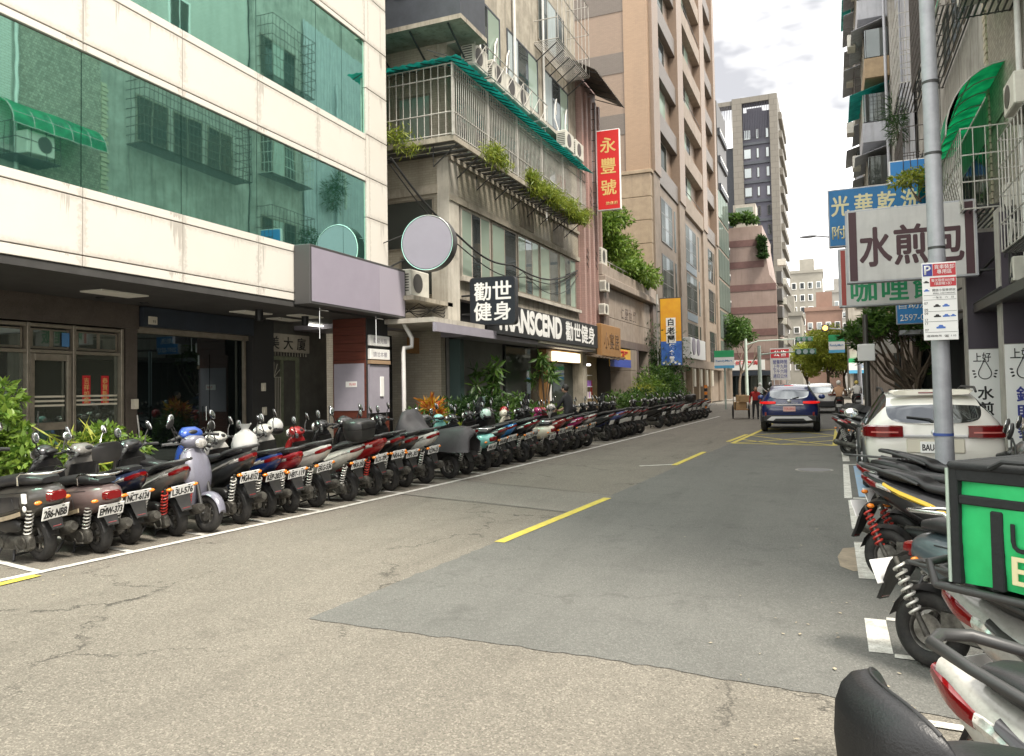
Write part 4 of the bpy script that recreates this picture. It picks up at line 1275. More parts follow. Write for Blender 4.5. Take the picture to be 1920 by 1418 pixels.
for a, b_ in ((5.2, 6.6), (9.3, 10.9)):
    for z0, z1 in ((.11, 1.25), (1.27, 2.4), (2.42, 3.54)):
        bx('pillar_slab', (a, -.1, z0), (b_, 1.0, z1), 'stone', B4, .01)
    bx('pillar_side', (b_ + .002, -.12, .11), (b_ + .35, 1.0, 3.54), 'stonedark', B4)
sh = bx('shutter_wall', (.2, 1.6, .11), (11.4, 1.7, 3.54), 'aludark', B4)
for k in range(22):
    bx('shutter_slat', (.3, 1.56, .15 + k * .12), (5.0, 1.599, .24 + k * .12), 'aludark', sh)
bb = bx('blue_banner', (.6, -.25, 2.55), (4.6, -.2, 3.45), mat('orange banner', (.72, .42, .06), .6), B4)
bx('banner_stripe', (.6, -.262, 2.55), (4.6, -.251, 2.95), mat('deep blue banner', (.05, .09, .42), .6), bb)
text('lettering', '鍋物精選', (2.6, -.265, 3.2), 'redpaper', bb, w=2.8, h=.36, bold=.02)
pipe('roof_rail', B4, [(.3, .0, 7.6), (11, .0, 7.6)], .03, 'barpaint')
for k in range(9): pipe('rail_post', B4, [(.5 + k * 1.3, .0, 7.3), (.5 + k * 1.3, .0, 7.6)], .02, 'barpaint')
aircon(B4, .6, .1, 7.31, .9, .8, .4)

B5 = thing('tan_tower', 'tall tan tiled tower on a granite base with deep window bays', 'building', (-9.9, 46.5, 0), R(90))
HT, ZB = 43.0, 14.7
LT = 29.5
bx('core', (.3, .6, .1), (LT, 14, HT - .2), 'darkcore', B5)
# end wall facing the camera: granite corner, tiled wall with dark bands
bx('tiled_wall', (-.02, 1.5, ZB), (.3, 14, HT), 'tan_tile', B5)
bx('tiled_pier', (-.10, .0, ZB), (.3, 1.498, HT), 'tan_tile2', B5)
for z in (17.3, 21.2, 25.1, 29.0, 32.9):
    bx('dark_band', (-.05, 1.5, z), (-.021, 14, z + 1.3), 'band_tile', B5)
bx('base_end', (-.04, 3.2, .1), (.3, 14, ZB), 'tan_tile', B5)
for k in range(10):
    z0 = .2 + k * 1.45
    bx('granite_slab', (-.16, -.02, z0), (.35, 3.15, min(z0 + 1.42, ZB - .02)), 'tan_stone', B5, .015)
bx('base_cornice', (-.24, -.1, ZB - .02), (.4, 3.2, ZB + .2), 'tan_stone', B5, .02)
# front
cols = [(0.35, 2.2), (9.0, 11.2), (20.0, 22.4), (28.2, LT)]
for a, b_ in cols:
    bx('pier', (a, -.22, ZB + .2), (b_, .5, HT), 'tan_tile', B5)
    bx('base_pier', (a, -.12, .1), (b_, .5, ZB + .19), 'spandrel', B5)
bays = [(2.2, 9.0), (11.2, 20.0), (22.4, 28.2)]
for bi, (a, b_) in enumerate(bays):
    k = 0
    z = 15.9
    while z < HT - 3:
        sp_ = bx('spandrel', (a, -.05 if bi != 1 else -.18, z - 1.25), (b_, .5, z), 'spandrel' if bi == 1 else 'band_tile', B5, .02)
        bx('bay_back', (a, .42, z), (b_, .5, z + 2.35), 'tan_tile', B5)
        window(B5, a + .5, a + .5 + (b_ - a) * .62, z + .02, z + 2.3, .36, 3 if bi == 1 else 2, 'alu', ['winglass', 'dullglass', 'ctglass'][k % 3:] + ['winglass'], .09, .06)
        if bi == 1 and k % 2 == 0:
            pipe('balcony_rail', B5, [(a + .2, -.15, z + .35), (b_ - .2, -.15, z + .35)], .03, 'aludark')
        z += 3.6; k += 1
    bx('base_wall', (a, .05, .1), (b_, .5, ZB - .1), 'spandrel', B5)
    for z0, z1 in ((11.0, 13.9), (7.3, 10.2), (3.6, 6.4)):
        window(B5, a + .8, a + .8 + (b_ - a) * .55, z0, z1, .03, 3, 'aludark', ['dullglass', 'winglass'], .08, .06, rows=3)
        bx('slit_window', (a + .8 + (b_ - a) * .68, .03, z0), (a + .8 + (b_ - a) * .68 + .5, .049, z1), 'dullglass', B5)
    if bi == 1:
        for z0 in (10.35, 6.6): bx('blue_panel', (a + .8, .0, z0), (a + .8 + (b_ - a) * .55, .04, z0 + .6), mat('blue grey panel', (.18, .22, .25), .6, var=.2), B5)
bx('entrance_band', (0.4, -.6, 2.9), (LT, .04, 3.5), 'spandrel', B5)
for u in (10, 13, 16, 19):
    bx('entrance_pillar', (u, -.55, .11), (u + .6, -.0, 2.89), 'tan_stone', B5)
    pipe('wall_lamp', B5, [(u + .3, -.62, 1.5), (u + .3, -.62, 2.8)], .16, 'cream')
bx('white_fascia', (8.2, -.8, 3.52), (15.0, -.1, 5.0), 'plate', B5, .02)
for u in (9.4, 11.4): 
    mb = MB(); mb.tube([(u, -.86, 4.4), (u, -.8, 4.4)], .62, 28); mb.make('round_logo', 'lavender', B5, 40)
# tall banner sign with two halves
bn = thing('banner_sign', 'tall orange and blue vertical banner sign with black and white characters', 'sign', (-8.4, 44.0, 4.68), R(2))
bx('case', (-.62, -.1, -1.95), (.62, .1, 1.95), 'signframe', bn)
bx('orange_face', (-.58, -.106, -.55), (.58, -.1005, 1.9), mat('orange face', (.78, .40, .02), .5, col2=(.70, .30, .02), scale=1.5), bn)
bx('blue_face', (-.58, -.106, -1.9), (.58, -.1005, -.555), mat('blue face', (.03, .10, .42), .5, col2=(.06, .20, .60), scale=3), bn)
for ch, z in (('白', .55), ('老', .05), ('闆', -.42)):
    bx('white_card', (-.27, -.111, z - .24), (.27, -.1065, z + .24), 'plate', bn) 
    text('lettering', ch, (0, -.114, z), 'ink', bn, h=.42, bold=.03)
for ch, z in (('麵', -.85), ('食', -1.2), ('堂', -1.55)):
    text('lettering', ch, (.02, -.110, z), 'plate', bn, h=.30, bold=.03)
for k in range(9):
    mb = MB(); x_, z_ = -.45 + .11 * k, -1.78 + .08 * math.sin(k * 2.1); mb.tube([(x_, -.110, z_), (x_, -.1065, z_)], .07, 12); mb.make('bubble', 'ctglass' if k % 2 else 'plate', bn)
pipe('pole', bn, [(-.8, .1, -4.66), (-.8, .1, 2.2)], .05, 'whitepipe')
pipe('bracket', bn, [(-.8, .1, 1.2), (-.6, .05, 1.2)], .03, 'steel')

M['greenglassfar'] = mirror_glass('grey green curtain wall', (.40, .46, .42), (.14, .17, .15), .3, .0)
B6 = thing('grey_green_block', 'narrow grey green glazed building beside the tan tower', 'building', (-9.9, 76.6, 0), R(90))
bx('wall', (0, 0, .1), (9, 10, 21), 'spandrel', B6)
for k in range(6):
    for j in range(4):
        bx('glass_pane', (.3 + j * 2.15, -.06, 3.2 + k * 3.0), (2.3 + j * 2.15, -.001, 5.9 + k * 3.0), 'greenglassfar', B6)
B6b = thing('dark_slim_building', 'slim dark building with stacked balconies behind the grey green block', 'building', (-10.9, 86.2, 0), R(90))
bx('wall', (0, 0, .1), (8, 8, 33), 'aludark', B6b)
for k in range(9):
    bx('balcony', (.5, -.25, 4.5 + k * 3.1), (7, -.001, 5.3 + k * 3.1), 'darkpaint', B6b)
    bx('balcony_light', (.6, -.27, 5.0 + k * 3.1), (6.8, -.251, 5.2 + k * 3.1), 'plate', B6b)

M['pinkwall'] = mat('pale pink tiled wall', (.35, .265, .23), .6, col2=(.30, .225, .195), scale=.8, streak=.3)
M['redband'] = mat('dull red band', (.19, .105, .095), .6, var=.2, scale=2)
B7 = thing('striped_building', 'pale pink building with dull red stripes across the junction', 'building', (-6.1, 96.0, 0), R(180))
# local x runs towards -X, the wall that faces the camera is at local y = 0 ... +y is towards the camera
mb = MB()
prof = [(-.3, .1), (-.3, 13.5), (.4, 14.6), (1.1, 19.5), (1.1, 20.6), (7.5, 20.6), (7.5, .1)]
mb.loft([[(x, 0, z) for x, z in prof], [(x, -14, z) for x, z in prof]])
mb.make('wall', 'pinkwall', B7)
for k, z in enumerate((4.6, 7.4, 10.1, 12.8, 15.6, 18.2)):
    bx('stripe', (-.3 + (0 if z < 13 else .7 if z < 15 else 1.3), .001, z), (7.5, .05, z + .8), 'redband', B7)
for k in range(6):
    aircon(B7, -.75, -2 - k * .6, 3.8 + k * 2.5, 1.0, .8, .8)
    bx('window_cage', (-.9, -5.0, 3.2 + k * 2.1), (-.31, -1.0, 4.6 + k * 2.1), 'aludark', B7)
bx('roof_room', (1.8, -3, 20.61), (4.4, -.2, 23.4), 'stainlight', B7)
window(B7, 2.0, 4.2, 21.2, 23.0, 0, 2, 'plate', 'ctglass') if False else bx('roof_window', (2.1, -.199, 21.4), (4.1, -.15, 23.0), 'ctglass', B7)
sgn = bx('wall_sign', (1.2, .05, 3.3), (6.0, .25, 4.5), 'plate', B7)
text('lettering', '醫師專業', (3.6, .255, 4.15), 'redpaper', sgn, w=4.0, h=.55, rot=(R(90), 0, R(180)), bold=.02)
bx('shop_front', (.5, .02, .12), (6.5, .08, 2.6), 'darkglass', B7)
bx('shop_fascia', (.5, .1, 2.65), (6.3, .3, 3.2), 'navy', B7)

B8 = thing('dark_tower', 'tall blue grey tower with pale stone frame and roof screen', 'building', (-6.6, 125.0, 0), R(180))
M['bluegrey'] = mat('blue grey cladding', (.065, .065, .088), .6, var=.12, scale=.5)
M['palestone'] = tile_mat('pale stone cladding', (.17, .156, .132), (.13, .12, .10), 1.4, .9, .08, .6, .1)
bx('core', (.6, -16, .1), (6.6, -.4, 44.5), 'bluegrey', B8)
bx('stone_fin', (0, -14, .1), (1.2, .2, 46.8), 'palestone', B8)
bx('stone_fin', (5.3, -2, .1), (6.8, .2, 46.8), 'palestone', B8)
bx('stone_beam', (1.2, -2, 45.9), (5.3, .18, 46.79), 'palestone', B8)
bx('stone_beam', (6.8, -2, 45.9), (10.2, .0, 46.6), 'palestone', B8)
bx('rear_wing', (7.0, -14, .1), (10.2, -3, 40), 'darkpaint', B8)
bx('roof_core', (2.5, -8, 44.5), (4.8, -3, 46), 'bluegrey', B8)
for k in range(16):
    bx('screen_bar', (1.3 + k * .25, -.1, 41.6 if k < 2 else 40.4), (1.38 + k * .25, -.02, 45.9), 'bluegrey', B8)
for k in range(13):
    bx('screen_bar', (6.9 + k * .25, -.1, 40.4), (6.98 + k * .25, -.02, 45.9), 'bluegrey', B8)
for k in range(12):
    z = 6.0 + k * 3.05
    bx('floor_ledge', (1.2, -.4, z - .3), (5.3, -.2, z + .1), 'darkpaint', B8)
    window(B8, 4.0, 5.0, z + .5, z + 2.1, 0, 1) if False else None
    for (a, b_) in ((1.4, 1.9), (2.9, 3.3), (4.1, 5.2)):
        wn = bx('window', (a, -.4, z + .6), (b_, -.33, z + 2.2), 'aludark', B8)
        bx('pane', (a + .07, -.331, z + .68), (b_ - .07, -.31, z + 2.1), 'winglass', wn)
for k in range(14):
    wn = bx('side_balcony', (-.5, -16, 5 + k * 2.95), (-.002, -2, 6.1 + k * 2.95), 'palestone', B8)

# far blocks closing the street
M['farcream'] = mat('far cream wall', (.30, .285, .245), .7, var=.25, scale=.3)
M['farred'] = mat('far red roof wall', (.27, .17, .13), .7, var=.2, scale=.4)
M['fargrey'] = mat('far grey wall', (.33, .32, .30), .7, var=.25, scale=.3)
def farblock(label, x0, x1, y, h, m_, rows, cols_):
    t = thing('far_building', label, 'building', ((x0 + x1) / 2, y, 0), 0, 'buildings closing the far end of the street')
    w_ = x1 - x0
    bx('wall', (-w_ / 2, 0, .1), (w_ / 2, 14, h), m_, t)
    bx('parapet', (-w_ / 2 - .2, -.2, h), (w_ / 2 + .2, 14, h + .8), m_, t)
    bx('roof_room', (-w_ * .2, 2, h + .8), (w_ * .25, 8, h + 4), m_, t)
    for r_ in range(rows):
        for c in range(cols_):
            a = -w_ / 2 + (c + .2) * w_ / cols_
            z = 4 + r_ * (h - 5) / rows
            wn = bx('window', (a, -.12, z), (a + w_ / cols_ * .6, -.001, z + (h - 5) / rows * .55), 'plate', t)
            bx('pane', (a + .15, -.16, z + .15), (a + w_ / cols_ * .6 - .15, -.121, z + (h - 5) / rows * .55 - .15), 'winglass', wn)
    return t
farblock('cream apartment block at the far end under the sky', -9.5, -1.5, 215, 30.5, 'farcream', 8, 4)
farblock('pale grey block right of the far cream one', -1.0, 6.5, 225, 26.0, 'fargrey', 7, 4)
farblock('low red walled building in front of the far cream block', -4.5, 2.2, 165, 16.0, 'farred', 4, 4)
farblock('cream walk up left of the low red building', -10.0, -4.8, 150, 14.0, 'farcream', 4, 3)
farblock('wide pale block behind the right hand corner store', 6.8, 20, 160, 22.0, 'farcream', 6, 5)
# ------------------------------------------------------------------ right side of the street
M['grimy'] = mat('grimy grey render', (.46, .44, .40), .85, col2=(.30, .285, .255), scale=1.2, streak=.6, bump=.25, bscale=20)
M['mosaic'] = tile_mat('mottled mosaic tile', (.42, .38, .31), (.17, .15, .12), .10, .10, .45, .5, .3)
M['whitetile'] = tile_mat('white wall tile', (.58, .57, .52), (.28, .27, .25), .25, .09, .08, .4, .25)
M['quoin'] = mat('yellow glazed quoin', (.50, .45, .33), .45, var=.25, scale=5)
M['sheetgrey'] = mat('grey metal sheet', (.46, .47, .50), .5, .1, col2=(.38, .39, .42), scale=1.5, streak=.3)
M['woodsheet'] = mat('tan corrugated sheet', (.40, .29, .17), .6, var=.25, scale=3)
M['purpledark'] = mat('dark purple panel', (.05, .04, .055), .5)
def rthing(name, label, x, y, cat='building', group=None):
    """frame for a right hand facade: local x runs towards the camera, outside is local -y"""
    return thing(name, label, cat, (x, y, 0), R(-90), group)
def cage_box(par, u0, u1, z0, z1, dep, m_='barpaint', du=.28, dz=.5, y=0.):
    mb = MB(); yo = y - dep
    n = max(2, int((u1 - u0) / du))
    for k in range(n + 1):
        u = u0 + (u1 - u0) * k / n
        mb.tube([(u, yo, z0), (u, yo, z1)], .013, 5)
    nz_ = max(2, int((z1 - z0) / dz))
    for k in range(nz_ + 1):
        z = z0 + (z1 - z0) * k / nz_
        mb.tube([(u0, y, z), (u0, yo, z), (u1, yo, z), (u1, y, z)], .016, 5)
    for k in range(1, 4):
        q = y - dep * k / 4
        mb.tube([(u0, q, z0), (u0, q, z1)], .012, 5); mb.tube([(u1, q, z0), (u1, q, z1)], .012, 5)
    o = mb.make('window_cage', m_, par)
    fl = MB()
    for k in range(8):
        q = y - dep * (k + .5) / 8
        fl.box((u0, q - .02, z0 - .03), (u1, q + .02, z0 - .005))
    fl.make('cage_floor', 'steel', par)
    return o
def curved_awning(par, u0, u1, z, dep, drop, m_, y=0., ribs=7):
    mb = MB(); top = []; N = 9
    for i in range(N):
        t = i / (N - 1); a = t * math.pi / 2
        top.append((y - dep * math.sin(a), z - drop * (1 - math.cos(a))))
    rings = [[(u, q[0], q[1]) for q in top] + [(u, q[0] - .004, q[1] - .008) for q in top[::-1]] for u in (u0, u1)]
    mb.loft(rings)
    o = mb.make('awning', m_, par, 60)
    for k in range(ribs):
        u = u0 + (u1 - u0) * k / (ribs - 1)
        MB().tube([(u, q[0], q[1] - .02) for q in top], .018, 5).make('awning_rib', 'barpaint', par, 60)
    for q in (top[3], top[6], top[8]):
        MB().tube([(u0, q[0], q[1] - .02), (u1, q[0], q[1] - .02)], .016, 5).make('awning_rail', 'barpaint', par, 60)
    return o

# --- A: mosaic tiled apartment, nearest (its front also shows in the mirror glass opposite)
RA = rthing('mosaic_apartment', 'mottled tile apartment with green curved awnings and barred windows on the right edge', 3.75, 30.0)
LA = 26.0                                # y = 30 .. 4
bx('wall', (0, 0, 3.4), (LA, .3, 23), 'grimy', RA)
bx('core', (0, .301, .1), (LA, 9, 22.9), 'darkcore', RA)
bx('mosaic_wall', (8.6, -.03, 3.6), (11.9, -.001, 14.8), 'mosaic', RA)
for k in range(58):
    bx('quoin_brick', (8.25 + (k % 2) * .08, -.07, 3.6 + k * .17), (8.58 + (k % 2) * .02, -.001, 3.6 + k * .17 + .14), 'quoin', RA)
bx('tiled_bay', (12.2, -.05, 9.6), (25.9, -.001, 22), 'whitetile', RA)
for z in (4.4, 7.4):
    for k in range(4):
        u = 12.6 + k * 3.3
        window(RA, u, u + 2.4, z, z + 1.8, -.0, 3, 'aludark', ['dullglass', 'winglass', 'curtain'], .06, .08, 'grimy')
        if (k + int(z)) % 2: aircon(RA, u + .6, -.35, z - .75, .9, .6, .35)
        else: cage_box(RA, u - .1, u + 2.5, z - .3, z + 1.9, .6)
    bx('ledge', (12.2, -.35, z + 2.25), (LA, -.001, z + 2.45), 'grimy', RA)
for k in range(3):
    u = 14 + k * 4.2
    window(RA, u, u + 1.0, 12.6, 14.0, -.05, 2, 'plate', 'dullglass', .07)
    window(RA, u, u + 1.0, 16.6, 18.0, -.05, 2, 'plate', 'dullglass', .07)
pipe('down_pipe', RA, [(12.05, -.1, 22), (12.05, -.1, 3.6)], .06); pipe('down_pipe', RA, [(19.0, -.1, 22), (19.0, -.1, 3.6)], .06)
# awnings and cages near y = 19 .. 26
curved_awning(RA, 2.6, 10.4, 8.65, 1.2, 1.5, 'greensheet', -.02, 9)
cage_box(RA, 3.4, 10.5, 5.4, 7.2, .95)
for k in range(3):
    u = 3.9 + k * 2.2
    window(RA, u, u + 1.9, 5.7, 7.6, -.0, 3, 'alu', ['dullglass', 'winglass'], .06)
mb = MB()
for k in range(24):
    u = 3.4 + k * .3
    mb.tube([(u, -.97, 5.5), (min(u + .9, 10.5), -.97, 6.4)], .012, 4); mb.tube([(min(u + .9, 10.5), -.97, 5.5), (u, -.97, 6.4)], .012, 4)
mb.make('lattice_guard', 'barpaint', RA)
curved_awning(RA, 9.4, 13.0, 11.35, 1.2, 1.0, 'greensheet', -.02, 6)
aircon(RA, 11.9, -.75, 9.55, 1.0, .75, .6)
cage_box(RA, 11.2, 12.8, 9.4, 10.5, 1.05, 'steel', .5, .5)
cage_box(RA, 1.0, 7.4, 11.4, 14.6, .95, 'rust', .22, .35)
bx('tiled_top', (.1, -.05, 14.9), (12.0, -.001, 22.9), 'whitetile', RA)
window(RA, 4.0, 5.2, 17.0, 18.6, -.05, 2, 'plate', 'dullglass', .08)
window(RA, 9.2, 10.2, 17.0, 18.4, -.05, 2, 'plate', 'dullglass', .08)
for z in (11.6,):
    for k in range(3): window(RA, 1.2 + k * 2, 2.9 + k * 2, z + .1, z + 2.0, 0, 2, 'alu', 'dullglass', .06)
# ground floor with boarded pillars and signs
bx('shop_ceiling', (0, -.6, 3.2), (LA, .3, 3.39), 'aludark', RA)
bx('shop_glass', (0, 1.6, .1), (LA, 1.7, 3.2), 'darkglass', RA)
bx('fascia', (4, -.1, 3.4), (LA, -.001, 4.1), 'navy', RA)
def pillar_board(label, y, x0, x1, txt, txt2, purple):
    t = thing('pillar_board', label, 'sign', ((x0 + x1) / 2, y, 0), 0, 'white shop boards on the right hand pillars')
    w_ = (x1 - x0) / 2
    bx('pillar', (-w_, .03, .11), (w_, .5, 5.2), 'grimy', t)
    bx('purple_panel', (-w_ + .02, -.01, 2.35), (w_ - .02, .029, 5.1), 'purpledark', t)
    bx('white_board', (-w_ + .02, -.03, .2), (w_ - .02, .029, 2.33), 'plate', t)
    text('lettering', '上好', (-.05, -.033, 2.14), 'ink', t, w=w_ * 1.1, h=.22, bold=.01)
    # drop outline with leaf sprigs
    dm = MB(); P = []
    for k in range(25):
        a = 2 * math.pi * k / 24; r_ = .15
        P.append((r_ * math.sin(a) * (1 - .25 * (1 + math.cos(a)) / 2), -.034, 1.78 + r_ * math.cos(a) + (.12 * max(0, math.cos(a)) ** 6)))
    dm.tube(P, .011, 5)
    dm.make('drop_mark', 'ink', t)
    for s_ in (-1, 1):
        for k in range(3):
            MB().ell((s_ * (.2 + .015 * k), -.033, 1.68 + .07 * k), (.035, .003, .02), 8, 5, Matrix.Rotation(s_ * R(30 - 20 * k), 3, 'Y')).make('leaf_mark', 'ink', t)
    for k, ch in enumerate(txt):
        text('lettering', ch, (0, -.033, 1.30 - k * .37), purple, t, h=.31, fat=.008)
    return t
M['blueink'] = mat('deep blue ink', (.03, .04, .25), .5)
pillar_board('white pillar board with black characters beside the white hatchback', 21.0, 3.0, 3.66, '水煎包', '', 'ink')
pillar_board('white pillar board with blue characters at the right edge', 18.6, 3.3, 4.0, '鍋貼麥', '', 'blueink')
# meter boxes and tangled cables near the right edge
for k, z in enumerate((5.2, 4.4, 3.6)):
    bx('meter_box', (11.0 + .2 * k, -.3, z), (11.4 + .2 * k, -.02, z + .5), 'acwhite', RA, .02)
rgc = np.random.default_rng(21)
for k in range(16):
    pts = [(10.6 + rgc.uniform(0, 1.2), -.1 - rgc.uniform(0, .3), 3.5 + rgc.uniform(0, 2.2)) for _ in range(4)]
    pipe('loose_cable', RA, pts, .012, 'wirecable')
pipe('cable_bundle', RA, [(11.4, -.45, 3.5), (8.0, -.6, 3.35), (4.0, -.5, 3.6), (0, -.3, 3.8)], .05, 'wirecable')
pipe('cable_bundle', RA, [(11.6, -.35, 4.4), (8.0, -.5, 4.0), (4.0, -.4, 4.2), (0, -.2, 4.4)], .03, 'wirecable')

# --- B: grey sheet wall with plants on ledges
RB = rthing('sheet_clad_apartment', 'grey metal sheet clad apartment with pipes and ledge plants behind the steel pole', 3.45, 41.5)
bx('wall', (0, 0, 3.4), (11.4, .3, 25), 'grimy', RB)
bx('core', (0, .301, .1), (11.4, 9, 24.9), 'darkcore', RB)
corr('metal_sheet', RB, (1.0, -.12, 6.5), (1.0, -.12, 21.5), (7.5, -.12, 21.5), (7.5, -.12, 6.5), 22, .03, 'sheetgrey')
pipe('down_pipe', RB, [(4.5, -.3, 19), (4.5, -.3, 9), (4.6, -.3, 4)], .07, 'sheetgrey')
pipe('vent_pipe', RB, [(2.0, -.5, 15.5), (4.0, -.5, 15.5), (4.0, -.5, 12)], .08, 'barpaint')
cage_box(RB, 7.8, 11.3, 8.0, 10.6, .9, 'rust'); cage_box(RB, 7.8, 11.3, 12.2, 15.2, .9, 'barpaint'); cage_box(RB, 7.6, 11.2, 17.0, 20.0, .9, 'rust')
for z in (8.1, 12.3, 17.1): window(RB, 8.1, 11.0, z + .1, z + 2.2, 0, 3, 'alu', ['dullglass', 'curtain'], .06)
bx('stone_front', (.2, -.15, .1), (5.5, -.001, 3.9), 'stone', RB)
for k in range(5):
    bx('stone_pier', (.4 + k * 1.25, -.35, .11), (.9 + k * 1.25, -.151, 3.9), 'stone', RB, .02)
bx('shop_glass', (6, -.02, .1), (11.3, -.001, 3.2), 'darkglass', RB)
bx('canopy', (5.8, -1.2, 3.25), (11.4, -.02, 3.4), 'sheetgrey', RB)
# --- C: stacked balconies
RC = rthing('stacked_balcony_apartment', 'tall old apartment with stacked mismatched balcony boxes on the right', 3.1, 57.0)
bx('wall', (0, 0, 3.4), (15.4, .3, 33), 'grimy', RC)
bx('core', (0, .301, .1), (15.4, 9, 32.9), 'darkcore', RC)
rgc = np.random.default_rng(8)
BM = ['stainlight', 'woodsheet', 'sheetgrey', 'stainlight', 'grimy', 'acwhite']
for fl_ in range(9):
    z = 4.2 + fl_ * 3.15
    for j in range(3):
        u = .6 + j * 5.0; d = .85 + rgc.random() * .6; w_ = 4.0 + rgc.random() * .5; m_ = BM[rgc.integers(0, 6)]
        bal = bx('balcony', (u, -d, z), (u + w_, -.001, z + 1.0), m_, RC, .02)
        if rgc.random() < .6:
            for q in range(4):
                bx('balcony_pane', (u + .05 + q * w_ / 4, -d + .04, z + 1.05), (u + (q + 1) * w_ / 4 - .05, -d + .07, z + 2.45), ['dullglass', 'winglass', 'curtain'][rgc.integers(0, 3)], RC)
                bx('balcony_mullion', (u + q * w_ / 4, -d, z + 1.0), (u + q * w_ / 4 + .05, -d + .09, z + 2.5), 'alu', RC)
            bx('balcony_end_pane', (u + w_ - .06, -d + .1, z + 1.05), (u + w_ - .03, -.05, z + 2.45), 'dullglass', RC)
        else:
            cage_box(RC, u, u + w_, z + 1.0, z + 2.5, d, ['rust', 'barpaint'][rgc.integers(0, 2)], .4, .4)
        a_ = R(20)
        corr('awning', RC, (u - .1, -d - .55, z + 2.45), (u - .1, -.02, z + 2.95), (u + w_ + .1, -.02, z + 2.95), (u + w_ + .1, -d - .55, z + 2.45), 14, .02, ['rust', 'sheetgrey', 'sheetgrey', 'teal'][rgc.integers(0, 4)])
        if rgc.random() < .5: aircon(RC, u + 1.0 + rgc.random() * 2, -d - .25, z - .75, .9, .65, .4)
pipe('down_pipe', RC, [(15.2, -.2, 32), (15.2, -.2, 4)], .07, 'sheetgrey')
bx('shop_band', (0, -1.2, 3.0), (15.4, -.001, 4.0), 'grimy', RC)
bx('shop_glass', (0, -.3, .1), (15.4, -.001, 3.0), 'dullglass', RC)
for k in range(5): bx('stone_pier', (.3 + k * 3.6, -1.0, .11), (1.0 + k * 3.6, -.301, 2.99), 'stone', RC)

# --- corner store beyond the junction
RS = thing('corner_store', 'convenience store with green white and blue fascia across the junction', 'building', (6.6, 78.5, 0), 0)
bx('wall', (-5.0, .3, .1), (6, 14, 15), 'stainlight', RS)
bx('shop_glass', (-4.7, .2, .2), (5, .299, 2.9), 'winglass', RS)
bx('green_fascia', (-5.1, -.1, 3.45), (5.5, .29, 3.85), mat('store green', (.02, .36, .13), .5), RS)
bx('white_fascia', (-5.1, -.1, 2.75), (5.5, .29, 3.448), 'plate', RS)
bx('blue_fascia', (-5.1, -.1, 2.45), (5.5, .29, 2.748), mat('store blue', (.10, .42, .68), .5), RS)
text('lettering', '全家 FamilyMart', (-1.9, -.102, 3.1), mat('store blue ink', (.03, .22, .50), .5), RS, w=5.0, h=.5, bold=.01)
for k in range(3):
    for j in range(3):
        window(RS, -4.4 + j * 3.2, -2.2 + j * 3.2, 5.2 + k * 3.2, 7.0 + k * 3.2, .3, 2, 'alu', 'dullglass', .08)
mb = MB(); mb.tube([(-2.2, -1.0, 3.6), (-2.2, -.9, 3.6)], .62, 24); mb.make('round_sign', 'redpaper', RS)
text('lettering', '福', (-2.2, -1.005, 3.6), 'plate', RS, h=.8, bold=.02)
text('lettering', '停', (-1.1, -.11, 5.0), 'plate', RS, h=.1) if False else None
RT = thing('far_right_block', 'plain weathered block rising behind the corner store', 'building', (11, 95, 0), 0)
bx('wall', (-6.0, 0, .1), (10, 20, 20), 'grimy', RT)
for k in range(5):
    for j in range(4): bx('window', (-5.5 + j * 3.6, -.06, 3.6 + k * 3.2), (-3.2 + j * 3.6, -.001, 5.3 + k * 3.2), 'dullglass', RT)

# ------------------------------------------------------------------ projecting signs on the right
M['whiteface'] = mat('weathered white sign face', (.60, .59, .57), .5, col2=(.52, .51, .50), scale=2, streak=.12)
M['maroon'] = mat('maroon sign strip', (.055, .018, .024), .5)
M['greenink'] = mat('green sign ink', (.02, .26, .11), .5)
M['blueface'] = mat('blue sign face', (.012, .17, .42), .5, var=.15, scale=2)
M['paleyellow'] = mat('pale yellow ink', (.70, .64, .38), .5)
sb_ = thing('bun_sign', 'big white sign with maroon strips and three brown characters', 'sign', (1.76, 20.0, 4.83), R(-1))
bx('case', (-1.36, -.12, -.88), (1.36, .14, .86), 'sheetgrey', sb_, .012)
bx('sign_face', (-1.31, -.127, -.84), (1.31, -.1205, .82), 'whiteface', sb_)
for x in (-1.2, 1.2): bx('maroon_strip', (x - .085, -.133, -.83), (x + .085, -.1275, .81), 'maroon', sb_)
for ch, x in (('水', -.72), ('煎', .02), ('包', .74)):
    text('lettering', ch, (x, -.132, -.05), 'maroon', sb_, w=.66, h=.90, fat=.022)
pipe('arm', sb_, [(1.36, .02, -.75), (2.0, .02, -.75)], .03, 'steel'); pipe('arm', sb_, [(1.36, .02, .7), (2.0, .02, .7)], .03, 'steel')
sc_ = thing('curry_sign', 'white sign with green characters partly hidden under the bun sign', 'sign', (1.60, 22.2, 4.35), R(-1))
bx('case', (-1.36, -.12, -.76), (1.36, .14, .80), 'sheetgrey', sc_, .012)
bx('sign_face', (-1.31, -.127, -.72), (1.31, -.1205, .76), 'whiteface', sc_)
bx('red_strip', (-1.29, -.133, -.71), (-1.18, -.1275, .75), mat('brick red strip', (.32, .05, .04), .5), sc_)
for ch, x in (('咖', -.76), ('哩', -.02), ('飯', .70)):
    text('lettering', ch, (x, -.132, -.36), 'greenink', sc_, w=.60, h=.54, fat=.014)
sl_ = thing('laundry_sign', 'blue sign with pale yellow characters behind the bun sign', 'sign', (1.42, 26.2, 6.76), R(-1))
bx('case', (-1.38, -.12, -.90), (1.42, .14, .92), 'sheetgrey', sl_, .012)
bx('sign_face', (-1.34, -.127, -.86), (1.38, -.1205, .88), 'blueface', sl_)
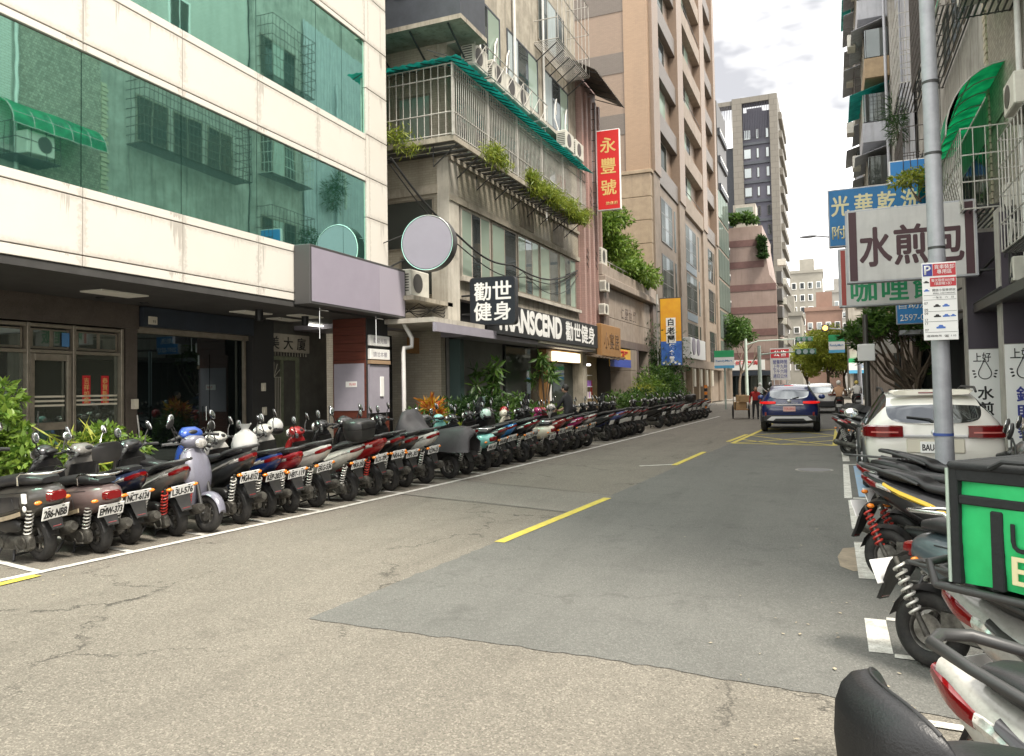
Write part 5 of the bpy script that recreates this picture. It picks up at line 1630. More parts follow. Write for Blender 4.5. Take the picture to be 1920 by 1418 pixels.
for ch, x in (('光', -1.02), ('華', -.35), ('乾', .30), ('洗', .94)):
    text('lettering', ch, (x, -.132, .38), 'paleyellow', sl_, w=.5, h=.62, fat=.014)
text('lettering', '附設', (-.85, -.132, -.45), 'paleyellow', sl_, w=.85, h=.42, bold=.01)
sp_ = thing('phone_sign', 'small blue sign with a white telephone number below the curry sign', 'sign', (2.75, 29.2, 3.98), R(-1))
bx('case', (-.66, -.08, -.44), (.66, .1, .46), 'sheetgrey', sp_, .01)
bx('sign_face', (-.63, -.086, -.41), (.63, -.0805, .43), mat('bright blue sign face', (.03, .24, .60), .5), sp_)
text('lettering', '自助洗', (-.1, -.09, .22), 'plate', sp_, w=.95, h=.28, bold=.01)
text('lettering', '2597-0215', (.02, -.09, -.22), 'plate', sp_, w=1.14, h=.22, bold=.01)
su_ = thing('upper_blue_sign', 'plain blue sign board high up behind the yellow green twigs', 'sign', (2.7, 30.3, 9.0), R(-1))
bx('case', (-.6, -.06, -.42), (.6, .08, .44), 'plate', su_, .01)
bx('sign_face', (-.56, -.066, -.38), (.56, -.0605, .40), MATS['bright blue sign face'], su_)

# ------------------------------------------------------------------ poles, signs on poles, signals
M['polegrey'] = mat('galvanised pole', (.42, .43, .46), .5, .2, col2=(.33, .34, .37), scale=5, streak=.25)
M['polegreen'] = mat('pale green pole', (.42, .50, .44), .5, var=.15)
pp = thing('steel_pole', 'grey tapered steel street pole with a blue strap beside the hatchback', 'pole', (1.12, 9.6, 0))
MB().tube([(0, 0, 0), (-.01, 0, 2.6), (-.02, 0, 6.2), (-.03, 0, 9.0)], [.098, .088, .076, .068], 24).make('shaft', 'polegrey', pp, 60)
for z in (3.05, 4.1, 4.9, 1.0): MB().tube([(-.01, 0, z), (-.01, 0, z + .03)], .102 if z < 3 else .088, 24).make('strap', mat('blue strap', (.05, .09, .30), .6) if z < 2 else 'steel', pp, 60)
MB().tube([(0, 0, 0), (0, 0, .05)], .2, 20).make('base_plate', 'polegrey', pp, 40)
ps = thing('parking_sign', 'white parking rules plate with a red and blue header on the steel pole', 'sign', (1.1, 9.40, 2.46), R(2))
bx('plate', (-.165, -.006, -.42), (.165, .006, .42), 'plate', ps, .004)
bx('blue_square', (-.155, -.010, .275), (-.065, -.0065, .405), 'blueink', ps)
text('lettering', 'P', (-.11, -.012, .34), 'plate', ps, h=.10, bold=.02, ext=.001)
bx('red_header', (-.06, -.010, .275), (.158, -.0065, .405), mat('sign red', (.50, .03, .04), .5), ps)
bx('red_header', (-.09, -.010, .16), (.158, -.0065, .255), MATS['sign red'], ps)
text('lettering', '貨車裝卸\n專用區', (.05, -.012, .345), 'plate', ps, w=.19, h=.10, ext=.001)
text('lettering', '每次限停20分鐘\n（裝卸限1次）', (.033, -.012, .208), 'plate', ps, w=.22, h=.07, ext=.001)
text('lettering', '開放小型車停放', (.04, -.0085, .12), 'ink', ps, w=.22, h=.028, ext=.001)
text('lettering', 'SMALL CAR PARKING', (.04, -.0085, .085), 'ink', ps, w=.21, h=.016, ext=.001)
text('lettering', '一至五   六   日', (.03, -.0085, .04), 'ink', ps, w=.2, h=.02, ext=.001)
for z, tx in ((-.02, '07'), (-.09, '09'), (-.13, '09'), (-.20, '17'), (-.24, '17'), (-.31, '07')):
    text('lettering', tx, (-.135, -.0085, z), 'ink', ps, h=.026, ext=.001)
for z in (.065, .015, -.11, -.22, -.335): bx('rule_line', (-.155, -.0085, z), (.155, -.0065, z + .003), 'ink', ps)
def car_icon(x, z, m_, s_=1.):
    mb = MB(); prof = [(-.032, -.012), (.032, -.012), (.034, .002), (.02, .004), (.012, .018), (-.012, .018), (-.02, .004), (-.034, .002)]
    mb.loft([[(x + a * s_, -.0065, z + b_ * s_) for a, b_ in prof], [(x + a * s_, -.0085, z + b_ * s_) for a, b_ in prof]]); mb.make('car_icon', m_, ps)
BI = mat('icon blue', (.06, .16, .50), .5)
for x, z, m_, s_ in ((-.03, -.05, 'ink', 1), (.055, -.05, BI, 1), (-.03, -.16, 'ink', 1), (.055, -.16, BI, 1), (.12, -.16, BI, .8), (0, -.28, BI, 1.3), (-.125, .21, 'ink', .8), (-.125, .12, BI, .8)):
    car_icon(x, z, m_, s_)
text('lettering', '違規拖吊  ☎ 110', (0, -.0085, -.375), 'ink', ps, w=.28, h=.025, ext=.001)
for z in (-.25, .3): MB().box((-.04, .0065, z), (.04, .09, z + .04)).make('clamp', 'steel', ps)

def signal(par, x, y, z, hor=True):
    bx('signal_housing', (x - .75, y - .12, z - .22), (x + .75, y + .15, z + .22), mat('signal green', (.015, .10, .05), .5), par, .04)
    for k in range(3):
        mb = MB(); mb.tube([(x - .48 + k * .48, y - .2, z), (x - .48 + k * .48, y - .121, z)], .18, 16)
        mb.make('signal_lens', ['amber', 'darkglass', 'darkglass'][k] if False else 'darkglass', par, 40)
sg1 = thing('traffic_signal', 'pale green traffic signal mast with a horizontal head over the lane', 'traffic signal', (-5.2, 63.0, 0))
MB().tube([(0, 0, 0), (0, 0, 4.6)], [.17, .13], 14).make('mast', 'polegreen', sg1, 60)
MB().tube([(0, 0, 3.9), (1.2, 0, 4.02), (3.2, 0, 4.05)], [.07, .06, .05], 10).make('arm', 'polegreen', sg1, 60)
signal(sg1, 3.4, -.05, 4.02)
sg2 = thing('traffic_signal', 'far traffic signal on a long arm reaching from the left corner', 'traffic signal', (-7.6, 77.2, 0))
MB().tube([(0, 0, 0), (0, 0, 6.0)], [.17, .13], 14).make('mast', 'polegreen', sg2, 60)
MB().tube([(0, 0, 5.4), (1.2, 0, 5.75), (4.8, 0, 5.8)], [.07, .06, .05], 10).make('arm', 'polegreen', sg2, 60)
signal(sg2, 5.3, -.05, 5.75)
sg3 = thing('traffic_signal', 'signal head with amber lamp on the right corner pole', 'traffic signal', (1.9, 62.0, 0))
MB().tube([(0, 0, 0), (0, 0, 6.0)], [.17, .12], 14).make('mast', 'polegrey', sg3, 60)
MB().tube([(0, 0, 5.4), (-2.2, 0, 5.7)], .05, 10).make('arm', 'polegrey', sg3, 60)
bx('signal_housing', (-2.5, -.15, 5.45), (-2.0, .15, 5.95), 'aludark', sg3, .03)
mb = MB(); mb.tube([(-2.25, -.2, 5.7), (-2.25, -.151, 5.7)], .18, 16); mb.make('signal_lens', mat('lit amber', (1., .5, .1), .5, emit=1.2), sg3)
def fam_sign(label, x, y, z, w_, h_, pole):
    t = thing('store_sign', label, 'sign', (x, y, 0), 0, 'store signs on poles')
    bx('green_band', (-w_ / 2, -.1, z + h_ * .12), (w_ / 2, .1, z + h_ / 2), MATS['store green'], t)
    bx('white_band', (-w_ / 2, -.1, z - h_ * .34), (w_ / 2, .1, z + h_ * .118), 'plate', t)
    bx('blue_band', (-w_ / 2, -.1, z - h_ / 2), (w_ / 2, .1, z - h_ * .342), MATS['store blue'], t)
    text('lettering', 'FamilyMart', (0, -.103, z - h_ * .1), MATS['store blue ink'], t, w=w_ * .84, h=h_ * .16, bold=.01)
    if pole: pipe('pole', t, [(0, .15, .05), (0, .15, z + h_ / 2)], .06, 'polegreen')
    else: pipe('bracket', t, [(w_ / 2, 0, z), (w_ / 2 + 1.6, 0, z)], .05, 'steel')
    return t
fam_sign('green white and blue store sign on the left pavement pole', -6.25, 50.0, 3.2, 1.2, 1.12, True)
fam_sign('green white and blue store sign hanging over the lane at the right corner', .40, 61.5, 4.48, 1.1, 1.34, False)
st_ = thing('street_post', 'black utility post with a white box beyond the hatchback', 'post', (1.15, 30.0, 0))
MB().tube([(0, 0, 0), (0, 0, 4.0)], [.11, .09], 12).make('shaft', 'aludark', st_, 60)
bx('white_box', (-.28, -.2, 2.35), (.28, .0, 2.95), 'plate', st_, .02)
pipe('wire', st_, [(0, 0, 3.6), (1.5, 4, 5.0)], .02, 'wirecable')
lp = thing('street_lamp', 'street lamp arm reaching over the road from behind the blue sign', 'street lamp', (2.6, 47.0, 0))
MB().tube([(0, 0, 0), (0, 0, 9.2)], [.12, .08], 12).make('post', 'polegrey', lp, 60)
MB().tube([(0, 0, 9.2), (-1.5, 0, 9.7), (-3.2, 0, 10.0)], [.06, .05, .04], 10).make('arm', 'polegrey', lp, 60)
MB().ell((-3.6, 0, 10.0), (.5, .16, .08), 14, 8).make('lamp_head', 'polegrey', lp, 60)
bb_ = thing('notice_board', 'pale notice board with red lettering on the left junction corner', 'sign', (-3.85, 66.0, 0))
bx('board', (-.75, -.05, 1.9), (.75, .05, 4.5), 'whiteface', bb_)
bx('red_header', (-.7, -.06, 3.7), (.7, -.051, 4.4), MATS['sign red'], bb_)
text('lettering', '公告', (0, -.064, 4.05), 'plate', bb_, h=.5, bold=.01)
text('lettering', '營業時間\n上午九時\n下午六時\n週日公休', (0, -.055, 2.8), 'blueink', bb_, w=1.1, h=1.5)
pipe('leg', bb_, [(-.5, 0, .05), (-.5, 0, 1.9)], .05, 'polegrey'); pipe('leg', bb_, [(.5, 0, .05), (.5, 0, 1.9)], .05, 'polegrey')
bol = thing('striped_bollard', 'orange and black striped post by the far scooters', 'post', (-7.0, 47.0, 0))
for k in range(8): MB().tube([(0, 0, .02 + k * .2), (0, 0, .2 + k * .2)], .1, 12).make('stripe', 'amber' if k % 2 else 'ink', bol, 60)
# ------------------------------------------------------------------ plants and trees
def bush(name, label, loc, clus, n, size, leaf, seed, cat='bush', aspect=.45, droop=.2, group=None, stems=4, jitter=.4, fold=.25):
    r_ = np.random.default_rng(seed)
    t = thing(name, label, cat, loc, 0, group)
    P, d = blob_points(r_, clus, n)
    P[:, 2] = np.maximum(P[:, 2], .05)
    link('crown', leaf_mesh('crown', P, size, r_, aspect, droop, d, fold, jitter), M[leaf], t)
    mb = MB()
    for k in range(stems):
        c = clus[k % len(clus)]
        mb.tube([(r_.normal() * .06, r_.normal() * .06, 0), (c[0] * .5, c[1] * .5, c[2] * .5), (c[0], c[1], c[2])], [.02, .016, .008], 6)
    mb.make('stem', 'bark', t, 60)
    return t
rg = np.random.default_rng(17)
# big bush by the shop front, lower left
bush('leafy_bush', 'tall bright green leafy bush against the shop front at the left edge', (-9.75, 6.75, .11), clumps(rg, (.0, -.25, .98), (.55, .75, .75), 20, .27), 4200, .12, 'leafbright', 31)
bush('leafy_bush', 'low bright bush beside the tall one behind the first scooters', (-9.45, 7.7, .11), clumps(rg, (0, .0, .60), (.42, .5, .42), 14, .22), 2600, .10, 'leafbright', 32)
bush('feather_palm', 'small yellow green feather palm in the bush behind the first scooter', (-9.2, 7.1, .11), [(0, 0, .75, .45, .5, .25), (.1, .2, .55, .3, .3, .2)], 200, .34, 'leafyellow', 33, 'plant', .08, .5)
# planting bed before the old apartment
def bed(label, x, y, w_, d_, h_, leaf, size, n, seed, name='shrub', aspect=.35, cat='shrub', zc=None):
    r_ = np.random.default_rng(seed)
    return bush(name, label, (x, y, .11), clumps(r_, (0, 0, zc or h_ * .55), (w_, d_, h_ * .42), 12, h_ * .26), n, size, leaf, seed, cat, aspect, .1, 'planting bed shrubs before the gym')
bed('dark green shrub just past the rain pipe', -9.1, 16.3, .35, .45, .95, 'leaf', .15, 1300, 41)
bed('yellow green shrub under the croton leaves', -8.9, 17.1, .3, .4, .85, 'leafyellow', .15, 1100, 42)
cr = bush('croton_plant', 'red and yellow croton in the planting bed', (-9.15, 16.75, .11), [(0, 0, 1.05, .22, .22, .22), (.05, .1, .85, .2, .2, .2)], 260, .26, 'leafcroton', 43, 'plant', .22, -.6)
bed('dense dark shrub in the middle of the planting bed', -9.3, 18.6, .5, .7, 1.35, 'leafdark', .14, 2600, 44)
bed('tall dark shrub with glossy leaves below the fascia sign', -9.4, 20.2, .5, .7, 1.55, 'leafdark', .16, 2600, 45)
bed('mid green shrub next to the umbrella plant', -9.2, 21.8, .45, .7, 1.3, 'leaf', .15, 2200, 46)
bed('low mixed shrub before the timber door', -9.2, 23.4, .4, .7, 1.1, 'leaf', .14, 1800, 47)
bed('loose light shrub near the end of the planting bed', -9.1, 25.0, .4, .6, 1.0, 'leafbright', .14, 1300, 48)
def umbrella_plant(label, x, y, h_, seed):
    r_ = np.random.default_rng(seed)
    t = thing('umbrella_plant', label, 'plant', (x, y, .11), 0, 'umbrella plants by the gym')
    mb = MB(); P = []; 
    for k in range(9):
        a = r_.uniform(0, 6.28); e = Vector((math.cos(a) * r_.uniform(.2, .6), math.sin(a) * r_.uniform(.2, .6), h_ * r_.uniform(.62, 1.0)))
        mb.tube([(0, 0, 0), (e.x * .3, e.y * .3, e.z * .5), tuple(e)], [.03, .02, .01], 6)
        for j in range(26):
            P.append(tuple(e + Vector(r_.normal(size=3) * .05)))
    mb.make('stem', 'bark', t, 60)
    link('crown', leaf_mesh('crown', np.array(P), .34, r_, .26, .45), M['leaf'], t)
umbrella_plant('umbrella plant with drooping leaf fingers by the dark wall', -9.5, 20.8, 2.3, 51)
umbrella_plant('taller umbrella plant before the lit timber entrance', -9.4, 25.6, 2.8, 52)
# potted plants and hedge before the gatehouse
bed('clipped round yellow green bush before the gatehouse shutters', -8.6, 37.2, .55, .55, 1.5, 'leafyellow', .10, 2600, 53, 'round_bush', .5, 'bush', .85)
for k in range(5):
    bed(['loose hedge shrub nearest the wooden sign', 'second hedge shrub before the gatehouse', 'third hedge shrub before the gatehouse pillar', 'fourth hedge shrub below the banner sign', 'last hedge shrub before the far scooters'][k], -8.3 + .1 * k, 33.2 + k * 2.4, .7, 1.1, 1.25, ['leaf', 'leafdark'][k % 2], .16, 1900, 60 + k)
bed('tall broad shrub below the banner sign', -8.6, 42.0, .9, 1.2, 3.0, 'leaf', .2, 3600, 66)
bed('creeper shrub climbing by the gatehouse end pier', -9.0, 44.8, .45, .5, 4.6, 'leafdark', .22, 2600, 67)
bed('bright potted shrub beside the gatehouse pillar', -8.7, 39.4, .5, .6, 2.0, 'leafbright', .16, 1600, 68)

def tree(name, label, loc, h_, r_, depth, clus, n, size, leaf, seed, tr=.16, lean=(0, 0, 1), spread=.6, up=.2, group=None, first=.4, tipleaf=0, aspect=.4):
    g = np.random.default_rng(seed)
    t = thing(name, label, 'tree', loc, 0, group)
    mb = MB(); tips = []
    branches(mb, (0, 0, -.05), lean, h_ * first, tr, depth, g, tips, spread, up, (2, 4))
    mb.make('trunk', 'bark', t, 60)
    P, d = blob_points(g, clus, n) if clus else (np.zeros((0, 3)), np.zeros((0, 3)))
    if tipleaf:
        T = np.array([tuple(q) for q in tips]); k = g.integers(0, len(T), tipleaf)
        Q = T[k] + g.normal(size=(tipleaf, 3)) * np.array([.14, .14, .10]); P = np.concatenate([P, Q]); d = np.concatenate([d, g.normal(size=(tipleaf, 3))])
    link('crown', leaf_mesh('crown', P, size, g, aspect, .25, d), M[leaf], t)
    return t
g0 = np.random.default_rng(77)
tree('garden_tree', 'bright green tree growing on the gatehouse roof garden', (-10.6, 37.0, 6.8), 3.6, 2, 2, clumps(g0, (.4, .3, 2.0), (1.2, 2.2, 1.5), 26, .62), 6500, .24, 'leafbright', 71, .10)
tree('garden_tree', 'second leafy tree at the far end of the roof garden', (-10.4, 41.5, 6.8), 2.8, 2, 2, clumps(g0, (.5, .3, 1.1), (1.1, 2.4, 1.0), 22, .5), 5200, .22, 'leafbright', 72, .08)
def frangipani():
    g = np.random.default_rng(173)
    t = thing('frangipani_tree', 'bare limbed frangipani tree with leaf tufts beside the stone pillars', 'tree', (2.85, 31.5, .1))
    mb = MB(); P = []; Nn = []
    fork = [Vector((-.05, 0, .9)), Vector((-.25, .1, 1.25)), Vector((.1, -.1, 1.35))]
    mb.tube([(0, 0, -.05), (.03, 0, .5), (-.05, 0, .95)], [.16, .13, .11], 10)
    for k in range(24):
        f = fork[k % 3]
        e = Vector((-2.5 + 3.4 * (k / 23) + g.normal() * .12, g.uniform(-1.3, 1.3), 2.5 + 1.55 * math.sin(math.pi * (.15 + .75 * k / 23)) + g.normal() * .22))
        m1 = f.lerp(e, .35) + Vector((g.normal() * .12, g.normal() * .12, -.18)); m2 = f.lerp(e, .72) + Vector((g.normal() * .1, g.normal() * .1, -.10))
        mb.tube([(-.03, 0, .85), tuple(f), tuple(m1), tuple(m2), tuple(e)], [.085, .06, .045, .032, .022], 7)
        subs = [e] + [m2 + (e - m2) * .6 + Vector(g.normal(size=3) * .32) for _ in range(2)]
        for q in subs[1:]: mb.tube([tuple(m2), tuple(m2.lerp(q, .5) + Vector((0, 0, -.05))), tuple(q)], [.026, .02, .015], 6)
        for q in subs:
            for _ in range(62):
                d = Vector(g.normal(size=3)); d.z = abs(d.z) * .5; d.normalize(); P.append(tuple(q + Vector(g.normal(size=3) * .05))); Nn.append(tuple(d * 2.2))
    mb.make('trunk', 'bark', t, 60)
    link('crown', leaf_mesh('crown', np.array(P), .30, g, .28, .35, np.array(Nn)), M['leaf'], t)
frangipani()
tree('street_tree', 'yellow green street tree over the far lane beyond the junction', (-.4, 92, 0), 6.5, 3, 2, clumps(g0, (-.2, 0, 5.4), (2.9, 2.6, 2.5), 40, .95), 12000, .34, 'leaflime', 74, .22)
tree('street_tree', 'darker street tree behind the yellow green one', (1.6, 104, 0), 6.5, 3, 2, clumps(g0, (0, 0, 5.2), (2.6, 2.4, 2.6), 32, .95), 7000, .36, 'leaf', 75, .22)
tree('street_tree', 'bright low street tree beside the far white SUV', (-2.4, 99, 0), 5.5, 3, 2, clumps(g0, (0, 0, 4.6), (2.0, 2.0, 1.9), 26, .8), 6500, .34, 'leaflime', 78, .2)
tree('corner_tree', 'small pale tree before the pink striped building', (-8.6, 80.5, 0), 8, 3, 2, clumps(g0, (0, 0, 7.0), (1.9, 1.8, 1.6), 20, .7), 3600, .34, 'leaf', 76, .16)
bush('wall_plant', 'yellow green twigs reaching out behind the steel pole', (2.35, 24.0, 6.6), [(-.25, 0, .65, .5, .5, .16), (.1, .3, .9, .45, .4, .16), (.5, 0, .4, .4, .4, .2)], 900, .15, 'leafyellow', 81, 'plant', .35, .3)
bush('wall_plant', 'spiky grey green ledge plant on the metal sheet wall', (2.9, 36.0, 11.8), [(0, 0, .6, .3, .8, .9), (-.1, .5, 1.4, .3, .6, .6)], 700, .4, 'leafdark', 82, 'plant', .08, .2)
bush('wall_plant', 'dark hanging creeper below the rusty cage on the right', (2.7, 33.5, 9.0), [(0, 0, .4, .3, .9, .8), (0, .6, -.2, .2, .5, .8)], 900, .22, 'leafdark', 83, 'plant', .2, .5)
bush('roof_plant', 'shrubs on the roof of the pink striped building', (-9.6, 94.5, 20.7), clumps(g0, (.3, 0, .7), (2.2, .5, .7), 12, .42), 1500, .4, 'leaf', 84, 'plant')
bush('roof_plant', 'creeper spilling over the edge of the pink striped building', (-7.2, 95.6, 16.8), clumps(g0, (.1, 0, .2), (.5, .4, 2.4), 12, .36), 1200, .4, 'leafdark', 85, 'plant')
# ------------------------------------------------------------------ scooters
def sec(x, z0, z1, hw, n=14, p=2.6, y=0.0):
    """rounded cross-section across the machine at x"""
    zc, hh = (z0 + z1) / 2, (z1 - z0) / 2
    out = []
    for k in range(n):
        a = 2 * math.pi * k / n
        c, s_ = math.cos(a), math.sin(a)
        out.append((x, y + hw * math.copysign(abs(c) ** (2 / p), c), zc + hh * math.copysign(abs(s_) ** (2 / p), s_)))
    return out

def smooth_rings(rs, sub=3):
    """Catmull-Rom between the given rings"""
    A = np.array(rs, float); out = []
    for i in range(len(A) - 1):
        p0, p1, p2, p3 = A[max(i - 1, 0)], A[i], A[i + 1], A[min(i + 2, len(A) - 1)]
        for k in range(sub):
            t = k / sub
            out.append(.5 * ((2 * p1) + (-p0 + p2) * t + (2 * p0 - 5 * p1 + 4 * p2 - p3) * t * t + (-p0 + 3 * p1 - 3 * p2 + p3) * t ** 3))
    out.append(A[-1])
    return [[tuple(q) for q in r] for r in out]

def bodyloft(secs, n=14, p=2.6, y=0.0, sub=3):
    return smooth_rings([sec(x, a, b_, w_, n, p, y) for x, a, b_, w_ in secs], sub)

def plan(z, x, tx, hw, n=14, p=2.4):
    """rounded horizontal section of the leg shield at height z"""
    out = []
    for k in range(n):
        a = 2 * math.pi * k / n
        c, s_ = math.cos(a), math.sin(a)
        yy = hw * math.copysign(abs(s_) ** (2 / p), s_)
        out.append((x + tx * math.copysign(abs(c) ** (2 / p), c) - (yy / .2) ** 2 * .05, yy, z))
    return out

def wheel_meshes():
    RW, r_, hw = .163, .055, .058
    t = MB(); t.torus_y((0, 0, 0), RW, r_, hw, 32, 10)
    ri = MB(); ri.torus_y((0, 0, 0), .118, .016, .036, 28, 8)
    for k in range(5):
        a = 2 * math.pi * k / 5
        d = Vector((math.cos(a), 0, math.sin(a))); e = Vector((-math.sin(a), 0, math.cos(a)))
        ri.tube([d * .02 + e * .012, d * .07 + e * .004, d * .115], [.018, .014, .017], 6)
    ri.cyl((0, -.045, 0), (0, .045, 0), .035, 14)
    ri.cyl((0, -.05, 0), (0, -.046, 0), .085, 20)
    return t.mesh('wheel', 60), ri.mesh('rim', 40)

ME = {}
def build_scooter_meshes():
    ME['wheel'], ME['rim'] = wheel_meshes()
    # --- sport body
    ME['body_sport'] = MB().loft(bodyloft([(.60, .30, .58, .09), (.46, .32, .66, .15), (.25, .40, .72, .178), (0, .49, .77, .18), (-.2, .58, .815, .162), (-.38, .68, .845, .115), (-.52, .79, .868, .045)])).mesh('body_shell', 50)
    ME['seat_sport'] = MB().loft(bodyloft([(.56, .60, .70, .08), (.44, .66, .79, .135), (.2, .72, .805, .15), (.06, .74, .82, .152), (-.03, .78, .865, .145), (-.25, .81, .90, .125), (-.38, .845, .89, .075)], p=3.2)).mesh('seat', 50)
    ME['lamp_sport'] = MB().loft(bodyloft([(-.36, .735, .795, .128), (-.42, .745, .815, .112), (-.48, .77, .832, .082), (-.542, .805, .845, .035)], p=3.4, sub=2)).mesh('tail_lamp', 40)
    ME['clear_sport'] = MB().loft(bodyloft([(-.22, .71, .745, .166), (-.30, .725, .785, .150), (-.365, .74, .795, .129)], p=3.4, sub=2)).mesh('side_lens', 40)
    # --- retro body: rounder, lower tail
    ME['body_retro'] = MB().loft(bodyloft([(.58, .26, .56, .10), (.45, .28, .66, .18), (.2, .33, .73, .225), (-.08, .40, .76, .228), (-.28, .47, .765, .195), (-.42, .54, .74, .13), (-.49, .60, .69, .05)], p=2.3)).mesh('body_shell', 50)
    ME['seat_retro'] = MB().loft(bodyloft([(.54, .62, .72, .09), (.42, .68, .80, .15), (.15, .72, .82, .165), (-.05, .74, .845, .165), (-.26, .75, .85, .15), (-.40, .765, .82, .09)], p=3.0)).mesh('seat', 50)
    ME['lamp_retro'] = MB().loft(bodyloft([(-.36, .585, .705, .10), (-.45, .59, .70, .098), (-.515, .61, .685, .075)], p=3.4, sub=2)).mesh('tail_lamp', 40)
    # --- floorboard and belly
    ME['floor'] = MB().loft(bodyloft([(.34, .22, .36, .10), (.52, .20, .345, .155), (.78, .195, .30, .17), (.98, .22, .34, .15), (1.06, .28, .40, .12)], p=3.4)).mesh('floorboard', 40)
    # --- leg shield
    ME['shield'] = MB().loft(smooth_rings([plan(.28, 1.02, .05, .11), plan(.42, 1.05, .07, .17), plan(.60, 1.06, .095, .205), plan(.76, 1.02, .095, .205), plan(.88, .975, .075, .175), plan(.965, .94, .05, .115)])).mesh('leg_shield', 50)
    ME['inner'] = MB().loft(smooth_rings([plan(.30, .955, .025, .105), plan(.50, .965, .025, .16), plan(.72, .925, .03, .172), plan(.88, .885, .03, .14)])).mesh('inner_panel', 50)
    # --- handlebar cowl with dash
    ME['cowl'] = MB().loft(smooth_rings([plan(.955, .93, .06, .09), plan(1.0, .93, .10, .155), plan(1.06, .945, .10, .15), plan(1.11, .96, .06, .085)])).mesh('headlight_cowl', 50)
    ME['cowl_retro'] = MB().ell((.97, 0, 1.03), (.115, .13, .10), 16, 10).mesh('headlight_cowl', 60)
    ME['dash'] = MB().ell((.875, 0, 1.045), (.05, .095, .035), 14, 8).mesh('dash', 60)
    ME['headlamp'] = MB().ell((1.055, 0, 1.02), (.04, .085, .06), 14, 8).mesh('headlight', 60)
    hb = MB().tube([(.80, .34, .985), (.845, .24, 1.005), (.89, .1, 1.0), (.89, -.1, 1.0), (.845, -.24, 1.005), (.80, -.34, .985)], .012, 8)
    for s_ in (-1, 1):
        hb.tube([(.795, s_ * .35, .983), (.835, s_ * .235, 1.004)], .021, 10)
        hb.tube([(.905, s_ * .20, 1.0), (.89, s_ * .27, .992), (.865, s_ * .35, .985)], .008, 6)
        hb.ell((.86, s_ * .20, 1.01), (.03, .03, .025), 8, 6)
    ME['bar'] = hb.mesh('handlebar', 50)
    for nm, s_ in (('mirror_l', 1), ('mirror_r', -1)):
        mm = MB().tube([(.865, s_ * .20, 1.02), (.875, s_ * .25, 1.12), (.86, s_ * .285, 1.185)], .008, 7)
        rot = Euler((R(18 * s_), R(12), R(-8 * s_))).to_matrix()
        mm.ell((.855, s_ * .30, 1.235), (.022, .045, .068), 14, 8, rot)
        ME[nm] = mm.mesh('mirror', 50)
        g = MB().ell((.838, s_ * .30, 1.235), (.008, .039, .060), 14, 8, rot)
        ME[nm + 'g'] = g.mesh('mirror_glass', 60)
        mm = MB().tube([(.87, s_ * .18, 1.02), (.88, s_ * .27, 1.06), (.89, s_ * .33, 1.15), (.87, s_ * .34, 1.2)], .009, 7)
        mm.ell((.865, s_ * .34, 1.235), (.02, .055, .055), 14, 8, rot); ME[nm + '2'] = mm.mesh('mirror', 50)
        g = MB().ell((.848, s_ * .34, 1.235), (.008, .048, .048), 14, 8, rot); ME[nm + '2g'] = g.mesh('mirror_glass', 60)
    # --- front fender and fork
    ff = []
    for k in range(11):
        a = R(10 + 15 * k * .95); rr = .245
        cx, cz = 1.27 + rr * math.cos(a), .215 + rr * math.sin(a)
        hw = .075 * (1 - abs(k - 5) / 14)
        ff.append([(cx - .004 * math.cos(a), -hw, cz - .03), (cx, -hw * .7, cz), (cx + .008 * math.cos(a), 0, cz + .012), (cx, hw * .7, cz), (cx - .004 * math.cos(a), hw, cz - .03), (cx - .02 * math.cos(a), 0, cz - .012)])
    ME['ffender'] = MB().loft(ff).mesh('front_fender', 50)
    fk = MB()
    for s_ in (-1, 1):
        fk.tube([(1.27, s_ * .085, .215), (1.10, s_ * .075, .62)], [.026, .02], 10)
    ME['fork_l'] = MB().tube([(1.27, .085, .215), (1.10, .075, .62)], [.026, .02], 10).mesh('fork', 50)
    ME['fork_r'] = MB().tube([(1.27, -.085, .215), (1.10, -.075, .62)], [.026, .02], 10).mesh('fork', 50)
    # --- rear fender: bracket that carries the plate, then a flap behind the tyre
    rf = []
    for x, z, w_, t_ in ((-.14, .64, .085, .05), (-.26, .64, .09, .03), (-.36, .60, .092, .014), (-.415, .52, .085, .012), (-.455, .42, .07, .010), (-.50, .33, .055, .008)):
        rf.append([(x - .006, -w_, z), (x - t_ * .2, -w_ * .6, z + t_), (x - t_ * .2, w_ * .6, z + t_), (x - .006, w_, z), (x + .012, w_ * .9, z - t_ * .6), (x + .012, -w_ * .9, z - t_ * .6)])
    ME['rfender'] = MB().loft(smooth_rings(rf, 2)).mesh('rear_fender', 40)
    hg = []
    for k in range(7):
        a = R(35 + 22 * k); rr = .238
        cx, cz = rr * math.cos(a), .215 + rr * math.sin(a)
        hg.append([(cx, -.06, cz - .02), (cx, 0, cz + .012), (cx, .06, cz - .02), (cx * .97, 0, cz - .006)])
    ME['hugger'] = MB().loft(hg).mesh('inner_fender', 50)
    # --- power unit on the left, silencer on the right
    e = MB().loft(smooth_rings([sec(x, a, b_, w_, 12, 3.0, .135) for x, a, b_, w_ in ((-.09, .16, .27, .03), (-.03, .13, .30, .05), (.14, .14, .275, .055), (.34, .13, .28, .055), (.47, .15, .26, .045), (.53, .18, .23, .02))], 2))
    e.cyl((.0, .185, .215), (.0, .198, .215), .065, 16); e.cyl((.36, .185, .205), (.36, .2, .205), .05, 16)
    e.tube([(.1, .2, .19), (.02, .215, .15), (-.1, .215, .17)], .010, 6)
    e.box((.1, -.1, .2), (.5, .1, .34))
    ME['engine'] = e.mesh('crankcase', 40)
    ME['airbox'] = MB().loft(smooth_rings([sec(x, a, b_, w_, 12, 3.2, .15) for x, a, b_, w_ in ((-.02, .33, .40, .03), (.05, .31, .44, .045), (.3, .30, .43, .045), (.36, .32, .40, .03))], 2)).mesh('airbox', 40)
